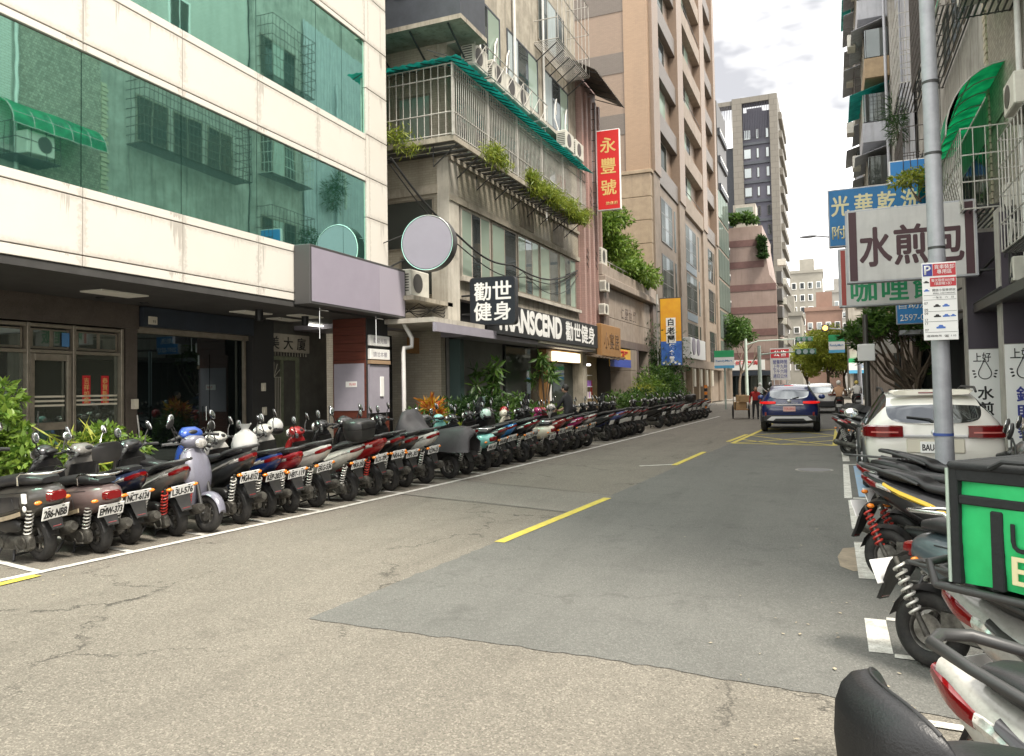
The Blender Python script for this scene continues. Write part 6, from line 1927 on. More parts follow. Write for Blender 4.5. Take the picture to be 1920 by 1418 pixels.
    mf = MB().tube([(.42, -.10, .20), (.30, -.15, .20), (.16, -.165, .22), (.10, -.17, .23), (-.24, -.175, .30), (-.29, -.175, .312)], [.02, .022, .03, .058, .062, .04], 12)
    ME['muffler'] = mf.mesh('muffler', 50)
    ME['shield_m'] = MB().loft(smooth_rings([sec(x, a, b_, w_, 10, 3, -.20) for x, a, b_, w_ in ((-.2, .27, .33, .03), (-.05, .23, .32, .038), (.1, .20, .28, .03))], 2)).mesh('heat_shield', 40)
    for nm, s_ in (('l', 1), ('r', -1)):
        sp = MB(); sp.helix((-.06, s_ * .135, .30), (-.17, s_ * .14, .56), .032, 7, .0085, 5, 10)
        ME['spring_' + nm] = sp.mesh('spring', 60)
        ME['shaft_' + nm] = MB().tube([(-.0, s_ * .13, .20), (-.06, s_ * .135, .31), (-.19, s_ * .14, .60)], [.02, .016, .014], 8).mesh('shock_absorber', 50)
    st = MB()
    for s_ in (-1, 1):
        st.tube([(.30, s_ * .07, .20), (.24, s_ * .13, .02), (.20, s_ * .17, .008)], .013, 7)
    st.tube([(.26, -.115, .06), (.26, .115, .06)], .011, 7); st.tube([(.30, -.08, .19), (.30, .08, .19)], .02, 7)
    ME['stand'] = st.mesh('centre_stand', 50)
    ME['sidestand'] = MB().tube([(.36, .13, .2), (.40, .24, .012), (.38, .27, .008)], .012, 7).mesh('side_stand', 50)
    ME['grab'] = MB().tube([(.0, .165, .80), (-.15, .165, .85), (-.35, .15, .895), (-.50, .09, .915), (-.535, 0, .918), (-.50, -.09, .915), (-.35, -.15, .895), (-.15, -.165, .85), (.0, -.165, .80)], [.012, .014, .016, .018, .018, .018, .016, .014, .012], 8).mesh('grab_rail', 60)
    ME['grab_retro'] = MB().tube([(-.15, .18, .76), (-.16, .185, .84), (-.22, .18, .875), (-.42, .15, .87), (-.50, .05, .865), (-.50, -.05, .865), (-.42, -.15, .87), (-.22, -.18, .875), (-.16, -.185, .84), (-.15, -.18, .76)], .011, 8).mesh('grab_rail', 60)
    ME['ind_l'] = MB().ell((-.40, .14, .60), (.03, .04, .02), 10, 6).mesh('indicator', 60)
    ME['ind_r'] = MB().ell((-.40, -.14, .60), (.03, .04, .02), 10, 6).mesh('indicator', 60)
    ME['reflector'] = MB().cbox((-.492, -.045, .335), (-.478, .045, .365), .004).mesh('reflector')
    ME['plate'] = MB().cbox((-.13, -.07, -.004), (.13, .07, .004), .003).mesh('licence_plate')
    # --- extras
    tcx = MB(); tcx.loft(smooth_rings([[(x * k_ - .46, y * k_, z) for x, y in [(.19, .15), (.21, 0), (.19, -.15), (.10, -.21), (0, -.215), (-.12, -.21), (-.2, -.15), (-.215, 0), (-.2, .15), (-.12, .21), (0, .215), (.10, .21)]] for z, k_ in ((.93, .80), (.97, .90), (1.06, .98), (1.10, 1.0))], 2))
    ME['case_low'] = tcx.mesh('case_tub', 40)
    tcx = MB(); tcx.loft(smooth_rings([[(x * k_ - .46, y * k_, z) for x, y in [(.19, .15), (.21, 0), (.19, -.15), (.10, -.21), (0, -.215), (-.12, -.21), (-.2, -.15), (-.215, 0), (-.2, .15), (-.12, .21), (0, .215), (.10, .21)]] for z, k_ in ((1.105, 1.0), (1.16, .99), (1.215, .88), (1.235, .6))], 2))
    ME['case_lid'] = tcx.mesh('case_lid', 40)
    br = MB(); br.loft(smooth_rings([[(x - .42 + (z - 1.0) * -.15, y * k_, z) for x, y in [(.035, .13), (.045, 0), (.035, -.13), (0, -.155), (-.035, -.13), (-.045, 0), (-.035, .13), (0, .155)]] for z, k_ in ((.985, .6), (1.01, .9), (1.09, 1.0), (1.16, .95), (1.19, .6))], 3))
    ME['backrest'] = br.mesh('backrest', 60)
    ME['rest_post_l'] = MB().tube([(-.22, .09, .80), (-.36, .09, .86), (-.42, .09, 1.03)], .013, 8).mesh('backrest_post', 60)
    ME['rest_post_r'] = MB().tube([(-.22, -.09, .80), (-.36, -.09, .86), (-.42, -.09, 1.03)], .013, 8).mesh('backrest_post', 60)
    ws = []
    for z, x, hw in ((.90, 1.04, .12), (1.08, 1.02, .16), (1.26, .95, .15), (1.38, .89, .10)):
        ws.append([(x - .06, -hw, z), (x, -hw * .5, z), (x + .015, 0, z), (x, hw * .5, z), (x - .06, hw, z), (x - .066, hw, z), (x - .006, hw * .5, z), (x + .009, 0, z), (x - .006, -hw * .5, z), (x - .066, -hw, z)])
    ME['screen'] = MB().loft(smooth_rings(ws, 2)).mesh('windscreen', 60)
    ME['swoosh'] = MB().loft(bodyloft([(.40, .50, .56, .172), (.1, .60, .68, .187), (-.15, .68, .75, .178), (-.30, .75, .80, .148)], p=3.2, sub=2)).mesh('side_panel', 50)
    sm = MB()
    for s_ in (-1, 1):
        sm.tube([(.44, s_ * .155, .56), (.2, s_ * .1825, .60), (0, s_ * .184, .655), (-.2, s_ * .166, .725), (-.36, s_ * .124, .775)], .0035, 5)
        sm.tube([(.3, s_ * .172, .47), (.1, s_ * .181, .52), (-.1, s_ * .17, .60)], .003, 5)
    ME['seam'] = sm.mesh('panel_seams', 60)
    sm = MB()
    for s_ in (-1, 1):
        sm.tube([(.46, s_ * .172, .60), (.2, s_ * .205, .66), (-.08, s_ * .205, .69), (-.28, s_ * .172, .70)], .0035, 5)
        sm.tube([(-.1, s_ * .226, .64), (-.14, s_ * .229, .55), (-.10, s_ * .218, .46)], .003, 5)
    ME['seam_retro'] = sm.mesh('panel_seams', 60)
    for s_ in (-1, 1):
        sr = MB(); rr = []
        for x, z, y in ((.42, .40, .195), (.2, .425, .229), (-.05, .47, .233), (-.2, .505, .218)):
            rr.append([(x, s_ * (y - .01), z - .022), (x, s_ * (y + .004), z - .02), (x, s_ * (y + .004), z + .02), (x, s_ * (y - .01), z + .022)])
        sr.loft(smooth_rings(rr, 3))
        ME['retro_stripe%d' % s_] = sr.mesh('side_stripe', 40)
    cb = MB()
    for s_ in (-1, 1):
        cb.tube([(.85, s_ * .17, 1.0), (.98, s_ * .16, .93), (1.02, s_ * .08, .98)], .005, 5)
        cb.tube([(.86, s_ * .19, 1.01), (.93, s_ * .22, 1.08), (.96, s_ * .1, 1.05)], .005, 5)
    ME['cables'] = cb.mesh('cables', 60)
    fp = MB()
    for s_ in (-1, 1): fp.tube([(.33, s_ * .15, .33), (.31, s_ * .235, .35)], .014, 6)
    ME['pegs'] = fp.mesh('foot_pegs', 60)
    rk = MB()
    for y in (-.12, -.04, .04, .12):
        rk.tube([(-.10, y, .905), (-.62, y, .925)], .008, 6)
    for x in (-.12, -.36, -.62):
        rk.tube([(x, -.13, .905 - (x + .12) * .04), (x, .13, .905 - (x + .12) * .04)], .009, 6)
    ME['rack'] = rk.mesh('luggage_rack', 60)
build_scooter_meshes()

def paintmesh(key, matn):
    me = ME[key]
    if not me.materials: me.materials.append(M[matn])
    return me

def scooter(x, y, heading, col, label, style='sport', col2=None, dark=False, plate=None, spring='spring', mirror='', grab='chrome',
            extras=(), group='scooters parked along the left kerb', near=True, lean=0.0, trim=None, muffler=True, steer=0, scl=(1, 1, 1), bshift=0.0):
    """x, y: where the rear wheel touches the road; heading in degrees from +x"""
    ax, sx = -.14, .93 * scl[0]                       # rear axle sits well under the tail
    t = thing('scooter', label, 'scooter', (x - ax * sx * math.cos(R(heading)), y - ax * sx * math.sin(R(heading)), 0), R(heading), group)
    t.rotation_euler = (R(-7 if lean is None else lean), 0, R(heading))
    t.scale = (sx, scl[1], scl[2])
    PV = Vector((.97, 0, 0)); SR = Matrix.Rotation(R(steer), 3, 'Z')
    def turn(o):
        o.location = PV + SR @ (Vector(o.location) - PV); o.rotation_euler = (0, 0, R(steer)); return o
    def p(name, key, matn, parent=t, color=None):
        o = link(name, paintmesh(key, matn), None, parent)
        if color is not None: o.color = (*color, 1)
        if name in ('wheel', 'crankcase', 'muffler', 'inner_fender'): o.location.x += ax
        elif name in ('airbox', 'shock_absorber', 'centre_stand', 'side_stand'): o.location.x += ax * .7
        elif name in ('rear_fender',): o.location.x += .05
        elif name in ('body_shell', 'seat', 'tail_lamp', 'side_lens', 'grab_rail', 'side_panel', 'side_stripe', 'panel_seams', 'indicator'): o.location.x += bshift
        return o
    c2 = col2 or col
    retro = style == 'retro'
    p('body_shell', 'body_retro' if retro else 'body_sport', 'paint', color=col)
    if not retro and trim: p('side_panel', 'swoosh', 'paint', color=trim)
    p('seat', 'seat_retro' if retro else 'seat_sport', 'seat')
    p('floorboard', 'floor', 'blackplastic')
    if near:
        if retro:
            for q in (-1, 1): p('side_stripe', 'retro_stripe%d' % q, 'paint', color=trim or (.34, .28, .19))
        else: p('panel_seams', 'seam', 'ink')
        if retro: p('panel_seams', 'seam_retro', 'ink')
        turn(p('cables', 'cables', 'rubber')); p('foot_pegs', 'pegs', 'castmetal')
    p('leg_shield', 'shield', 'paint', color=c2)
    p('inner_panel', 'inner', 'blackplastic')
    cw = turn(p('headlight_cowl', 'cowl_retro' if retro else 'cowl', 'paint', color=c2))
    p('dash', 'dash', 'blackplastic', cw)
    p('headlight', 'headlamp', 'clearlens', cw)
    turn(p('handlebar', 'bar', 'steel'))
    for k in ('mirror_l', 'mirror_r'):
        if mirror == 'none': continue
        mo = turn(p('mirror', k + mirror, 'chrome' if mirror == '2' else 'blackplastic'))
        p('mirror_glass', k + mirror + 'g', 'mirror', mo)
    turn(p('front_fender', 'ffender', 'paint', color=c2))
    turn(p('fork', 'fork_l', 'steel')); turn(p('fork', 'fork_r', 'steel'))
    for wx in (0, 1.27):
        wo_ = p('wheel', 'wheel', 'rubber'); wo_.location = (wx if wx else ax, 0, .217)
        if wx: turn(wo_)
        p('rim', 'rim', 'rim', wo_)
    fo = p('rear_fender', 'rfender', 'blackplastic')
    p('reflector', 'reflector', 'redlens', fo)
    p('inner_fender', 'hugger', 'blackplastic')
    p('crankcase', 'engine', 'castmetal'); p('airbox', 'airbox', 'blackplastic')
    if muffler:
        mu = p('muffler', 'muffler', 'castmetal'); p('heat_shield', 'shield_m', 'castmetal', mu)
    for s_ in 'lr':
        sh = p('shock_absorber', 'shaft_' + s_, 'castmetal')
        if near: 
            ob = bpy.data.objects.new('spring', ME['spring_' + s_ + spring] if 'spring_' + s_ + spring in ME else mk_spring(s_, spring))
            COL.objects.link(ob); ob.parent = sh
    p('centre_stand', 'stand', 'steel')
    if near: p('side_stand', 'sidestand', 'steel')
    if grab: p('grab_rail', 'grab_retro' if retro else 'grab', {'chrome': 'spring', 'black': 'steel', 'steel': 'chrome'}[grab])
    if retro:
        p('tail_lamp', 'lamp_retro', 'redlens')
    else:
        p('tail_lamp', 'lamp_sport', 'redlens'); p('side_lens', 'clear_sport', 'clearlens')
    if near:
        p('indicator', 'ind_l', 'amber'); p('indicator', 'ind_r', 'amber')
    pl = p('licence_plate', 'plate', 'plate')
    pl.location = (-.40, 0, .565) if not retro else (-.43, 0, .49)
    pl.rotation_euler = Euler((R(90), 0, R(-90))).to_matrix().to_4x4().to_euler()
    pm = Matrix.Rotation(R(-24), 4, 'Y') @ Euler((R(90), 0, R(-90))).to_matrix().to_4x4()
    pl.rotation_euler = pm.to_euler()
    if plate:
        tm = text_mesh(plate, w=.225, h=.078, ext=.0, fat=.0035)
        if not tm.materials: tm.materials.append(M['ink'])
        tx = link('plate_number', tm, None, pl); tx.location = (0, -.008, .0068)
        dots = MB(); 
        for q in (-.07, .07): dots.box((q - .012, .046, .0042), (q + .012, .058, .0052))
        if 'platedots' not in ME: ME['platedots'] = dots.mesh('plate_bolts')
        p('plate_bolts', 'platedots', 'ink', pl)
    for e in extras:
        if e == 'case':
            cs = p('top_case', 'case_low', 'blackplastic'); p('lid', 'case_lid', 'blackplastic', cs)
        elif e == 'backrest':
            b_ = p('backrest', 'backrest', 'seat'); p('backrest_post', 'rest_post_l', 'steel', b_); p('backrest_post', 'rest_post_r', 'steel', b_)
        elif e == 'screen': p('windscreen', 'screen', 'winglass')
        elif e == 'rack': p('luggage_rack', 'rack', 'steel')
    return t

def mk_spring(s_, spring):
    me = ME['spring_' + s_].copy(); me.materials.clear(); me.materials.append(M[spring]); ME['spring_' + s_ + spring] = me
    return me

GREY, BLACK, WHITE_, RED, BLUE, SILVER, MINT = (.045, .045, .043), (.008, .008, .009), (.56, .55, .51), (.30, .008, .010), (.010, .036, .17), (.165, .158, .145), (.22, .55, .50)
NAVY, PINK, DGREY, TAUPE, PLUM, SKY_ = (.012, .018, .045), (.45, .28, .30), (.024, .025, .027), (.040, .037, .033), (.40, .02, .14), (.03, .22, .55)
LROW = [  # rear wheel Y, offset from the white line, heading, colours ...
 (5.20, .42, 168, TAUPE, 'taupe retro scooter with chrome rail and plate 286 NBB, nearest in the left row', dict(style='retro', plate='286-NBB', grab='steel', mirror='2')),
 (5.66, .34, 163, (.145, .105, .10), 'dusty pink retro scooter with padded backrest and plate EMW-373', dict(style='retro', plate='EMW-373', col2=BLACK, extras=('backrest',), grab='black')),
 (6.10, .46, 162, NAVY, 'dark navy scooter with plate NCT-6124 beside the backrest scooter', dict(plate='NCT-6124', col2=SILVER, mirror='2', trim=(.10, .16, .30), grab=None)),
 (6.62, .32, 161, SILVER, 'silver scooter with red rear spring and plate L3U-576', dict(plate='L3U-576', spring='springred', col2=BLACK, trim=(.45, .44, .42))),
 (7.46, .22, 163, DGREY, 'black and grey scooter with long red tail lamp and white plate bracket', dict(plate='MGA-8152', col2=(.02, .07, .34), trim=SILVER, grab='black')),
 (7.98, .32, 162, BLUE, 'blue scooter with white and red tail panels', dict(plate='KEP-2037', trim=WHITE_, col2=WHITE_, grab='black')),
 (8.36, .38, 160, (.30, .02, .03), 'maroon scooter squeezed beside the blue one', dict(plate='HBT-119', col2=BLACK, grab='black')),
 (8.86, .40, 163, WHITE_, 'plain white scooter in front of the dark stair door', dict(plate='EKG-536', grab='black')),
 (9.50, .34, 162, (.62, .60, .54), 'cream white scooter carrying a black top case', dict(plate='MKR-350', extras=('case',), col2=RED, spring='spring', grab='chrome')),
 (10.12, .34, 160, RED, 'red and white scooter with red rear spring', dict(plate='KCK-709', trim=WHITE_, spring='springred', grab='chrome', col2=BLACK)),
 (10.62, .40, 160, BLACK, 'black scooter just after the red and white one', dict(plate='NRA-671', trim=GREY, mirror='')),
 (11.10, .36, 161, GREY, 'dark grey scooter with amber side lamp before the tarpaulin', dict(plate='MPL-303', trim=SILVER, col2=WHITE_)),
 (11.62, .38, 160, WHITE_, 'white scooter with a thin red tail lamp in front of the tarpaulin', dict(plate='KDN-25', trim=GREY, col2=BLACK)),
 (13.05, .36, 159, (.16, .16, .155), 'mid grey scooter just past the tarpaulin', dict(plate='PAF-220', trim=(.28, .28, .27), col2=GREY)),
 (13.75, .34, 158, MINT, 'mint green retro scooter with white plate', dict(style='retro', plate='MWL-901', grab='black')),
 (14.35, .36, 160, DGREY, 'charcoal scooter between the mint and the bright blue ones', dict(plate='NAB-883')),
 (14.95, .36, 158, SKY_, 'bright blue scooter with chrome rail', dict(plate='EPX-150', trim=(.02, .12, .40), col2=BLACK)),
 (15.5, .34, 160, BLACK, 'black scooter right after the bright blue one', dict(plate='MLE-778', extras=('screen',))),
 (16.1, .36, 158, GREY, 'grey scooter two places after the bright blue one', dict(plate='LKM-606', trim=DGREY)),
 (16.9, .34, 157, (.66, .62, .50), 'ivory retro scooter with a smooth round tail', dict(style='retro', plate='AEK-55', grab='black')),
 (17.6, .34, 159, (.25, .03, .03), 'dark scooter with red rear bodywork by the ivory one', dict(plate='MRC-281', col2=BLACK)),
 (18.25, .36, 158, DGREY, 'graphite maxi scooter with a windscreen before the pink one', dict(plate='KQR-905', extras=('screen',), trim=SILVER)),
 (18.85, .34, 160, PLUM, 'magenta pink scooter near the wooden shop sign', dict(plate='NPG-338')),
 (19.4, .36, 158, BLACK, 'black scooter next to the magenta one', dict(plate='MYU-410', col2=RED)),
 (20.0, .34, 158, WHITE_, 'white and red scooter closing the first block of the left row', dict(plate='LAB-700', trim=RED)),
]
R2 = [(22.0, DGREY), (22.7, (.10, .12, .30)), (23.3, SILVER), (23.9, BLACK), (24.5, GREY), (25.1, SILVER), (25.7, BLACK)]
L2 = ['charcoal scooter first after the gap past the wooden sign', 'blue grey scooter second after the gap past the wooden sign', 'silver scooter third after the gap past the wooden sign',
      'black scooter fourth after the gap past the wooden sign', 'grey scooter fifth after the gap past the wooden sign', 'silver scooter sixth after the gap past the wooden sign', 'black scooter last of the block before the hedge']
for (y, c), lb in zip(R2, L2):
    LROW.append((y, .40, 158, c, lb, dict(col2=BLACK, trim=DGREY, near=False, extras=('screen',) if y > 24 and y < 25 else ())))
N3 = ['nearest', 'second nearest', 'third nearest', 'fourth nearest', 'fifth', 'sixth', 'seventh', 'eighth', 'farthest']
C3 = [(BLACK, 'black'), (BLACK, 'black'), (GREY, 'grey'), (DGREY, 'charcoal'), (WHITE_, 'white'), (BLACK, 'black'), (SILVER, 'silver'), (BLACK, 'black'), (WHITE_, 'white')]
for k in range(9):
    LROW.append((29.0 + k * 1.15, .45, 155, C3[k][0], f'{C3[k][1]} scooter, {N3[k]} of the far block below the blue banner', dict(col2=BLACK, near=False, extras=('case',) if k == 4 else ())))
rnd = random.Random(5)
scooter(-8.02, 6.98, -4, (.22, .22, .23), 'white and violet scooter parked nose out beside the silver one', col2=(.16, .16, .20), trim=(.07, .07, .15), grab='black', lean=-5)
ROW = []
for i, (y, off, hd, col, lb, kw) in enumerate(LROW):
    kw.setdefault('steer', rnd.choice((0, 8, 28, 34, 36))); kw.setdefault('scl', (rnd.uniform(.96, 1.06), rnd.uniform(.95, 1.05), rnd.uniform(.95, 1.06)))
    ROW.append(scooter(wl_x(y) - off - rnd.uniform(-.05, .08), y, hd + 6 + rnd.uniform(-5, 5), col, lb, lean=rnd.uniform(-7, -4), **kw))
# dark side cover, stickers and a white reflector on the nearest scooter
for s_ in (-1, 1):
    rr = []
    for x, z0, z1, y in ((.40, .44, .57, .190), (.2, .47, .63, .2245), (-.05, .515, .655, .2295), (-.2, .55, .66, .214)):
        rr.append([(x, s_ * (y - .012), z0), (x, s_ * (y + .006), z0 + .01), (x, s_ * (y + .004), (z0 + z1) / 2), (x, s_ * (y - .008), z1), (x, s_ * (y - .02), z1)])
    o = MB().loft(smooth_rings(rr, 3)).make('side_cover', 'paint', ROW[0], 40); o.color = (.012, .012, .014, 1)
bx('sticker', (-.30, .188, .60), (-.24, .212, .69), 'plate', ROW[0], .004)
MB().ell((-.27, .205, .55), (.03, .012, .03), 12, 8).make('round_reflector', 'plate', ROW[0], 60)
# --- right side, parked aslant with the tails towards the lane
GR = 'scooters parked along the right kerb'
R1S = scooter(.36, 1.66, 14, (.42, .33, .36), 'dusty mauve scooter with a ribbed black backrest in the near corner', col2=GREY, group=GR, lean=-3, plate='NAS-441', grab=None)
scooter(.50, 2.10, -38, (.40, .39, .36), 'white scooter with a large split tail lamp and black rails, second from the near corner', trim=(.05, .05, .055), plate='NKW-2019', grab='black', group=GR, lean=-4, col2=GREY)
scooter(.62, 2.97, -40, (.30, .29, .27), 'pale delivery scooter carrying the green food bag', plate='MDF-7815', trim=GREY, grab='black', group=GR, lean=-4, mirror='2', extras=('rack',))
scooter(.47, 4.90, -32, (.055, .075, .085), 'slate blue retro scooter behind the green food bag', style='retro', trim=(.06, .08, .09), muffler=False, bshift=.24, plate='EPC-603', grab='steel', group=GR, lean=-4)
scooter(.38, 6.85, -28, BLACK, 'black scooter with bright yellow side panel and red spring', trim=(.75, .48, .02), plate='NGT-580', muffler=False, bshift=.16, spring='springred', grab='black', group=GR, lean=-5, steer=32)
scooter(.50, 7.65, -28, GREY, 'black scooter with a luggage rack behind the yellow panelled one', trim=BLACK, plate='MHB-206', extras=('rack',), grab=None, group=GR, lean=-5, steer=32)
scooter(.72, 8.35, -28, DGREY, 'charcoal scooter with a dark red tail stripe nearest the steel pole', trim=(.35, .02, .05), grab='black', group=GR, lean=-5, steer=32)
scooter(.30, 18.3, -20, BLACK, 'black and red scooter tucked in front of the white hatchback', trim=(.45, .02, .03), spring='spring', grab='black', group=GR, lean=-6)
scooter(.55, 17.35, -20, DGREY, 'charcoal scooter hidden partly by the white hatchback', trim=GREY, grab='black', group=GR, lean=-6)
CR = [(BLACK, 'black'), (WHITE_, 'white'), (DGREY, 'charcoal'), (BLACK, 'black'), (SILVER, 'silver'), (BLACK, 'black')]
for k in range(6):
    scooter(.55 + .05 * k, 23.2 + k * .9, 3, CR[k][0], f'{CR[k][1]} scooter, {["first", "second", "third", "fourth", "fifth", "sixth"][k]} of the right row beyond the hatchback', group=GR, near=False, lean=-6, col2=BLACK, extras=('screen',) if k == 3 else ())
# ------------------------------------------------------------------ cars
M['carpaint'] = mat('car paint', (1, 1, 1), .22, .0, objcol=True, coat=.8)
M['carglass'] = mirror_glass('car window', (.62, .66, .68), (.012, .014, .015), .38, .0)
M['trimblack'] = mat('black trim', (.018, .018, .019), .55)
M['silvertrim'] = mat('silver trim', (.52, .52, .52), .3, .5)
M['alloy'] = mat('alloy wheel', (.45, .45, .45), .3, .7)
M['litred'] = mat('lit brake lamp', (.55, .012, .01), .25, emit=.22)
M['pinkplate'] = mat('red white plate', (.72, .45, .42), .5)
def car(label, loc, rz, colr, rings, glass_cells, hw, wheels, wr, cat='car', name='car'):
    """rings: rear to front, each six (x, y, z) points of the left half, bottom centre to top centre"""
    t = thing(name, label, cat, loc, rz)
    V, F, K = [], [], []
    n = len(rings)
    for r_ in rings:
        L = [(x, y, z) for x, y, z in r_]; Rr = [(x, -y, z) for x, y, z in r_[4:0:-1]]
        V += L + Rr
    N = 10
    for i in range(n - 1):
        for k in range(N):
            k2 = (k + 1) % N
            kk = k if k < 5 else 9 - k
            F.append((i * N + k, i * N + k2, (i + 1) * N + k2, (i + 1) * N + k)); K.append(1 if (i, kk) in glass_cells else 0)
    for base, rev in ((0, False), ((n - 1) * N, True)):
        rows = [(0, 0), (1, 9), (2, 8), (3, 7), (4, 6), (5, 5)]
        for (a, b_), (c, d) in zip(rows, rows[1:]):
            q = [base + a, base + b_, base + d, base + c]
            q = list(dict.fromkeys(q))
            F.append(tuple(q[::-1] if rev else q)); K.append(0)
    me = bpy.data.meshes.new('car_shell'); me.from_pydata(V, [], F); me.update()
    me.polygons.foreach_set('material_index', K)
    bm = bmesh.new(); bm.from_mesh(me)
    cl = bm.edges.layers.float.new('crease_edge')
    for e in bm.edges:
        ms = {f.material_index for f in e.link_faces}
        if len(ms) == 2: e[cl] = .75
    bmesh.ops.recalc_face_normals(bm, faces=bm.faces[:])
    bm.to_mesh(me); bm.free()
    o = bpy.data.objects.new('tmp', me); COL.objects.link(o)
    md = o.modifiers.new('s', 'SUBSURF'); md.levels = 3; md.render_levels = 3
    ev = bpy.data.meshes.new_from_object(o.evaluated_get(bpy.context.evaluated_depsgraph_get()))
    bpy.data.objects.remove(o)
    vv = [tuple(v.co) for v in ev.vertices]
    for nm, mi, mt in (('body', 0, 'carpaint'), ('window_glass', 1, 'carglass')):
        fs_ = [tuple(p.vertices) for p in ev.polygons if p.material_index == mi]
        used = sorted({i for f in fs_ for i in f}); mp_ = {i: k for k, i in enumerate(used)}
        mb = MB(); mb.add([vv[i] for i in used], [tuple(mp_[i] for i in f) for f in fs_])
        ob = mb.make(nm, mt, t, 40)
        if mi == 0: ob.color = (*colr, 1)
    for wx in wheels:
        for s_ in (-1, 1):
            mb = MB(); mb.torus_y((0, 0, 0), wr * .80, wr * .2, .105, 32, 10); w_ = mb.make('wheel', 'rubber', t, 60)
            w_.location = (wx, s_ * (hw - .09), wr)
            rm = MB(); rm.torus_y((0, 0, 0), wr * .62, .02, .09, 28, 8)
            for k in range(5):
                a = 2 * math.pi * k / 5
                rm.tube([(0, s_ * .06, 0), (wr * .6 * math.cos(a), s_ * .085, wr * .6 * math.sin(a))], [.05, .035], 6)
            rm.make('rim', 'alloy', w_, 40)
            ar = MB(); P = []
            for k in range(13):
                a = math.pi * k / 12
                P.append((wx + (wr + .05) * math.cos(a), s_ * (hw - .03), wr + (wr + .05) * math.sin(a)))
            ar.tube(P, .045, 8); ar.make('wheel_arch', 'trimblack', t, 60)
    return t
def wrap_lamp(par, name, s_, pts, z0, z1, m_, th=.02, taper=.5):
    """lamp that follows the corner of the body; pts are (x, y) from inner end outwards"""
    rings = []
    for k, (x, y) in enumerate(pts):
        f = k / (len(pts) - 1); zc = (z0 + z1) / 2; h2 = (z1 - z0) / 2 * (taper + (1 - taper) * math.sin(math.pi * min(1, .25 + f * .6)))
        a, b_ = Vector(pts[max(k - 1, 0)]), Vector(pts[min(k + 1, len(pts) - 1)]); tt = (b_ - a).normalized(); nn = Vector((-tt.y, tt.x))
        rings.append([(x - nn.x * th, s_ * (y - nn.y * th), zc - h2), (x + nn.x * th, s_ * (y + nn.y * th), zc - h2 * .8), (x + nn.x * th, s_ * (y + nn.y * th), zc + h2 * .8), (x - nn.x * th, s_ * (y - nn.y * th), zc + h2)])
    return MB().loft(rings).make(name, m_, par, 40)

def hatch_rings(hw, zr, L, belt, tail=.0, hood=.95):
    w_ = hw
    return [
        [(.30, 0, .30), (.22, w_ * .80, .30), (.03, w_ * .93, .56), (.08, w_ * .93, belt - .05), (.10, w_ * .68, belt + .03), (.07, 0, belt + .04)],
        [(.42, 0, .28), (.40, w_ * .88, .27), (.22, w_ * .985, .56), (.30, w_ * .97, belt - .02), (.34, w_ * .665, zr - .22), (.31, 0, zr - .19)],
        [(.80, 0, .26), (.80, w_ * .93, .24), (.75, w_, .56), (.74, w_ * .97, belt), (.62, w_ * .62, zr - .06), (.56, 0, zr - .02)],
        [(1.5, 0, .24), (1.5, w_ * .94, .22), (1.5, w_, .56), (1.5, w_ * .97, belt), (1.45, w_ * .64, zr - .03), (1.45, 0, zr + .005)],
        [(2.45, 0, .24), (2.45, w_ * .94, .22), (2.45, w_, .56), (2.45, w_ * .96, belt - .02), (2.3, w_ * .63, zr - .05), (2.3, 0, zr - .01)],
        [(3.15, 0, .24), (3.15, w_ * .94, .24), (3.15, w_, .56), (3.15, w_ * .94, belt - .04), (3.1, w_ * .70, hood + .06), (3.1, 0, hood + .09)],
        [(L - .4, 0, .26), (L - .4, w_ * .90, .28), (L - .4, w_ * .97, .56), (L - .4, w_ * .88, hood - .14), (L - .45, w_ * .6, hood - .06), (L - .45, 0, hood - .03)],
        [(L - .15, 0, .30), (L - .12, w_ * .7, .30), (L, w_ * .8, .5), (L - .05, w_ * .76, hood - .28), (L - .12, w_ * .5, hood - .2), (L - .12, 0, hood - .18)]]
GLASS = {(0, 4), (1, 3), (2, 3), (3, 3), (4, 3), (4, 4)}
# --- white hatchback parked on the right
HB = car('white parked hatchback with red tail lamps and plate BAU beside the steel pole', (1.30, 12.05, 0), R(90), (.76, .74, .68), hatch_rings(.90, 1.47, 4.4, .97), GLASS, .90, (.86, 3.50), .34)
bx('rear_bumper_insert', (.02, -.62, .30), (.16, .62, .46), 'trimblack', HB, .03)
bx('plate_recess', (.055, -.36, .60), (.085, .36, .80), mat('warm white recess', (.62, .58, .48), .4), HB, .02)
pl = bx('licence_plate', (.030, -.19, .60), (.054, .19, .76), 'plate', HB, .006)
text('plate_number', 'BAU-6578', (.029, 0, .68), 'ink', pl, w=.33, h=.085, rot=(R(90), 0, R(-90)), ext=.001, fat=.003)
bx('chrome_strip', (.036, -.40, .815), (.075, .40, .855), 'silvertrim', HB, .01)
for s_ in (-1, 1):
    wrap_lamp(HB, 'tail_lamp', s_, [(.052, .40), (.048, .55), (.062, .70), (.12, .815), (.24, .872), (.34, .885)], .80, .985, 'redlens', .022, .7)
    wrap_lamp(HB, 'lamp_bar', s_, [(.026, .46), (.022, .58), (.038, .70), (.10, .80)], .875, .90, mat('pale red lens', (.55, .16, .14), .2), .010, .9)
    MB().tube([(.7, s_ * .60, 1.44), (.9, s_ * .61, 1.50), (2.1, s_ * .61, 1.51), (2.35, s_ * .60, 1.46)], .018, 8).make('roof_rail', 'trimblack', HB, 60)
    mi = MB().ell((3.0, s_ * 1.0, 1.06), (.07, .12, .085), 14, 8).make('door_mirror', 'carpaint', HB, 60); mi.color = (.70, .68, .60, 1)
    MB().ell((2.945, s_ * 1.0, 1.06), (.03, .105, .072), 14, 8).make('mirror_glass', 'mirror', mi, 60)
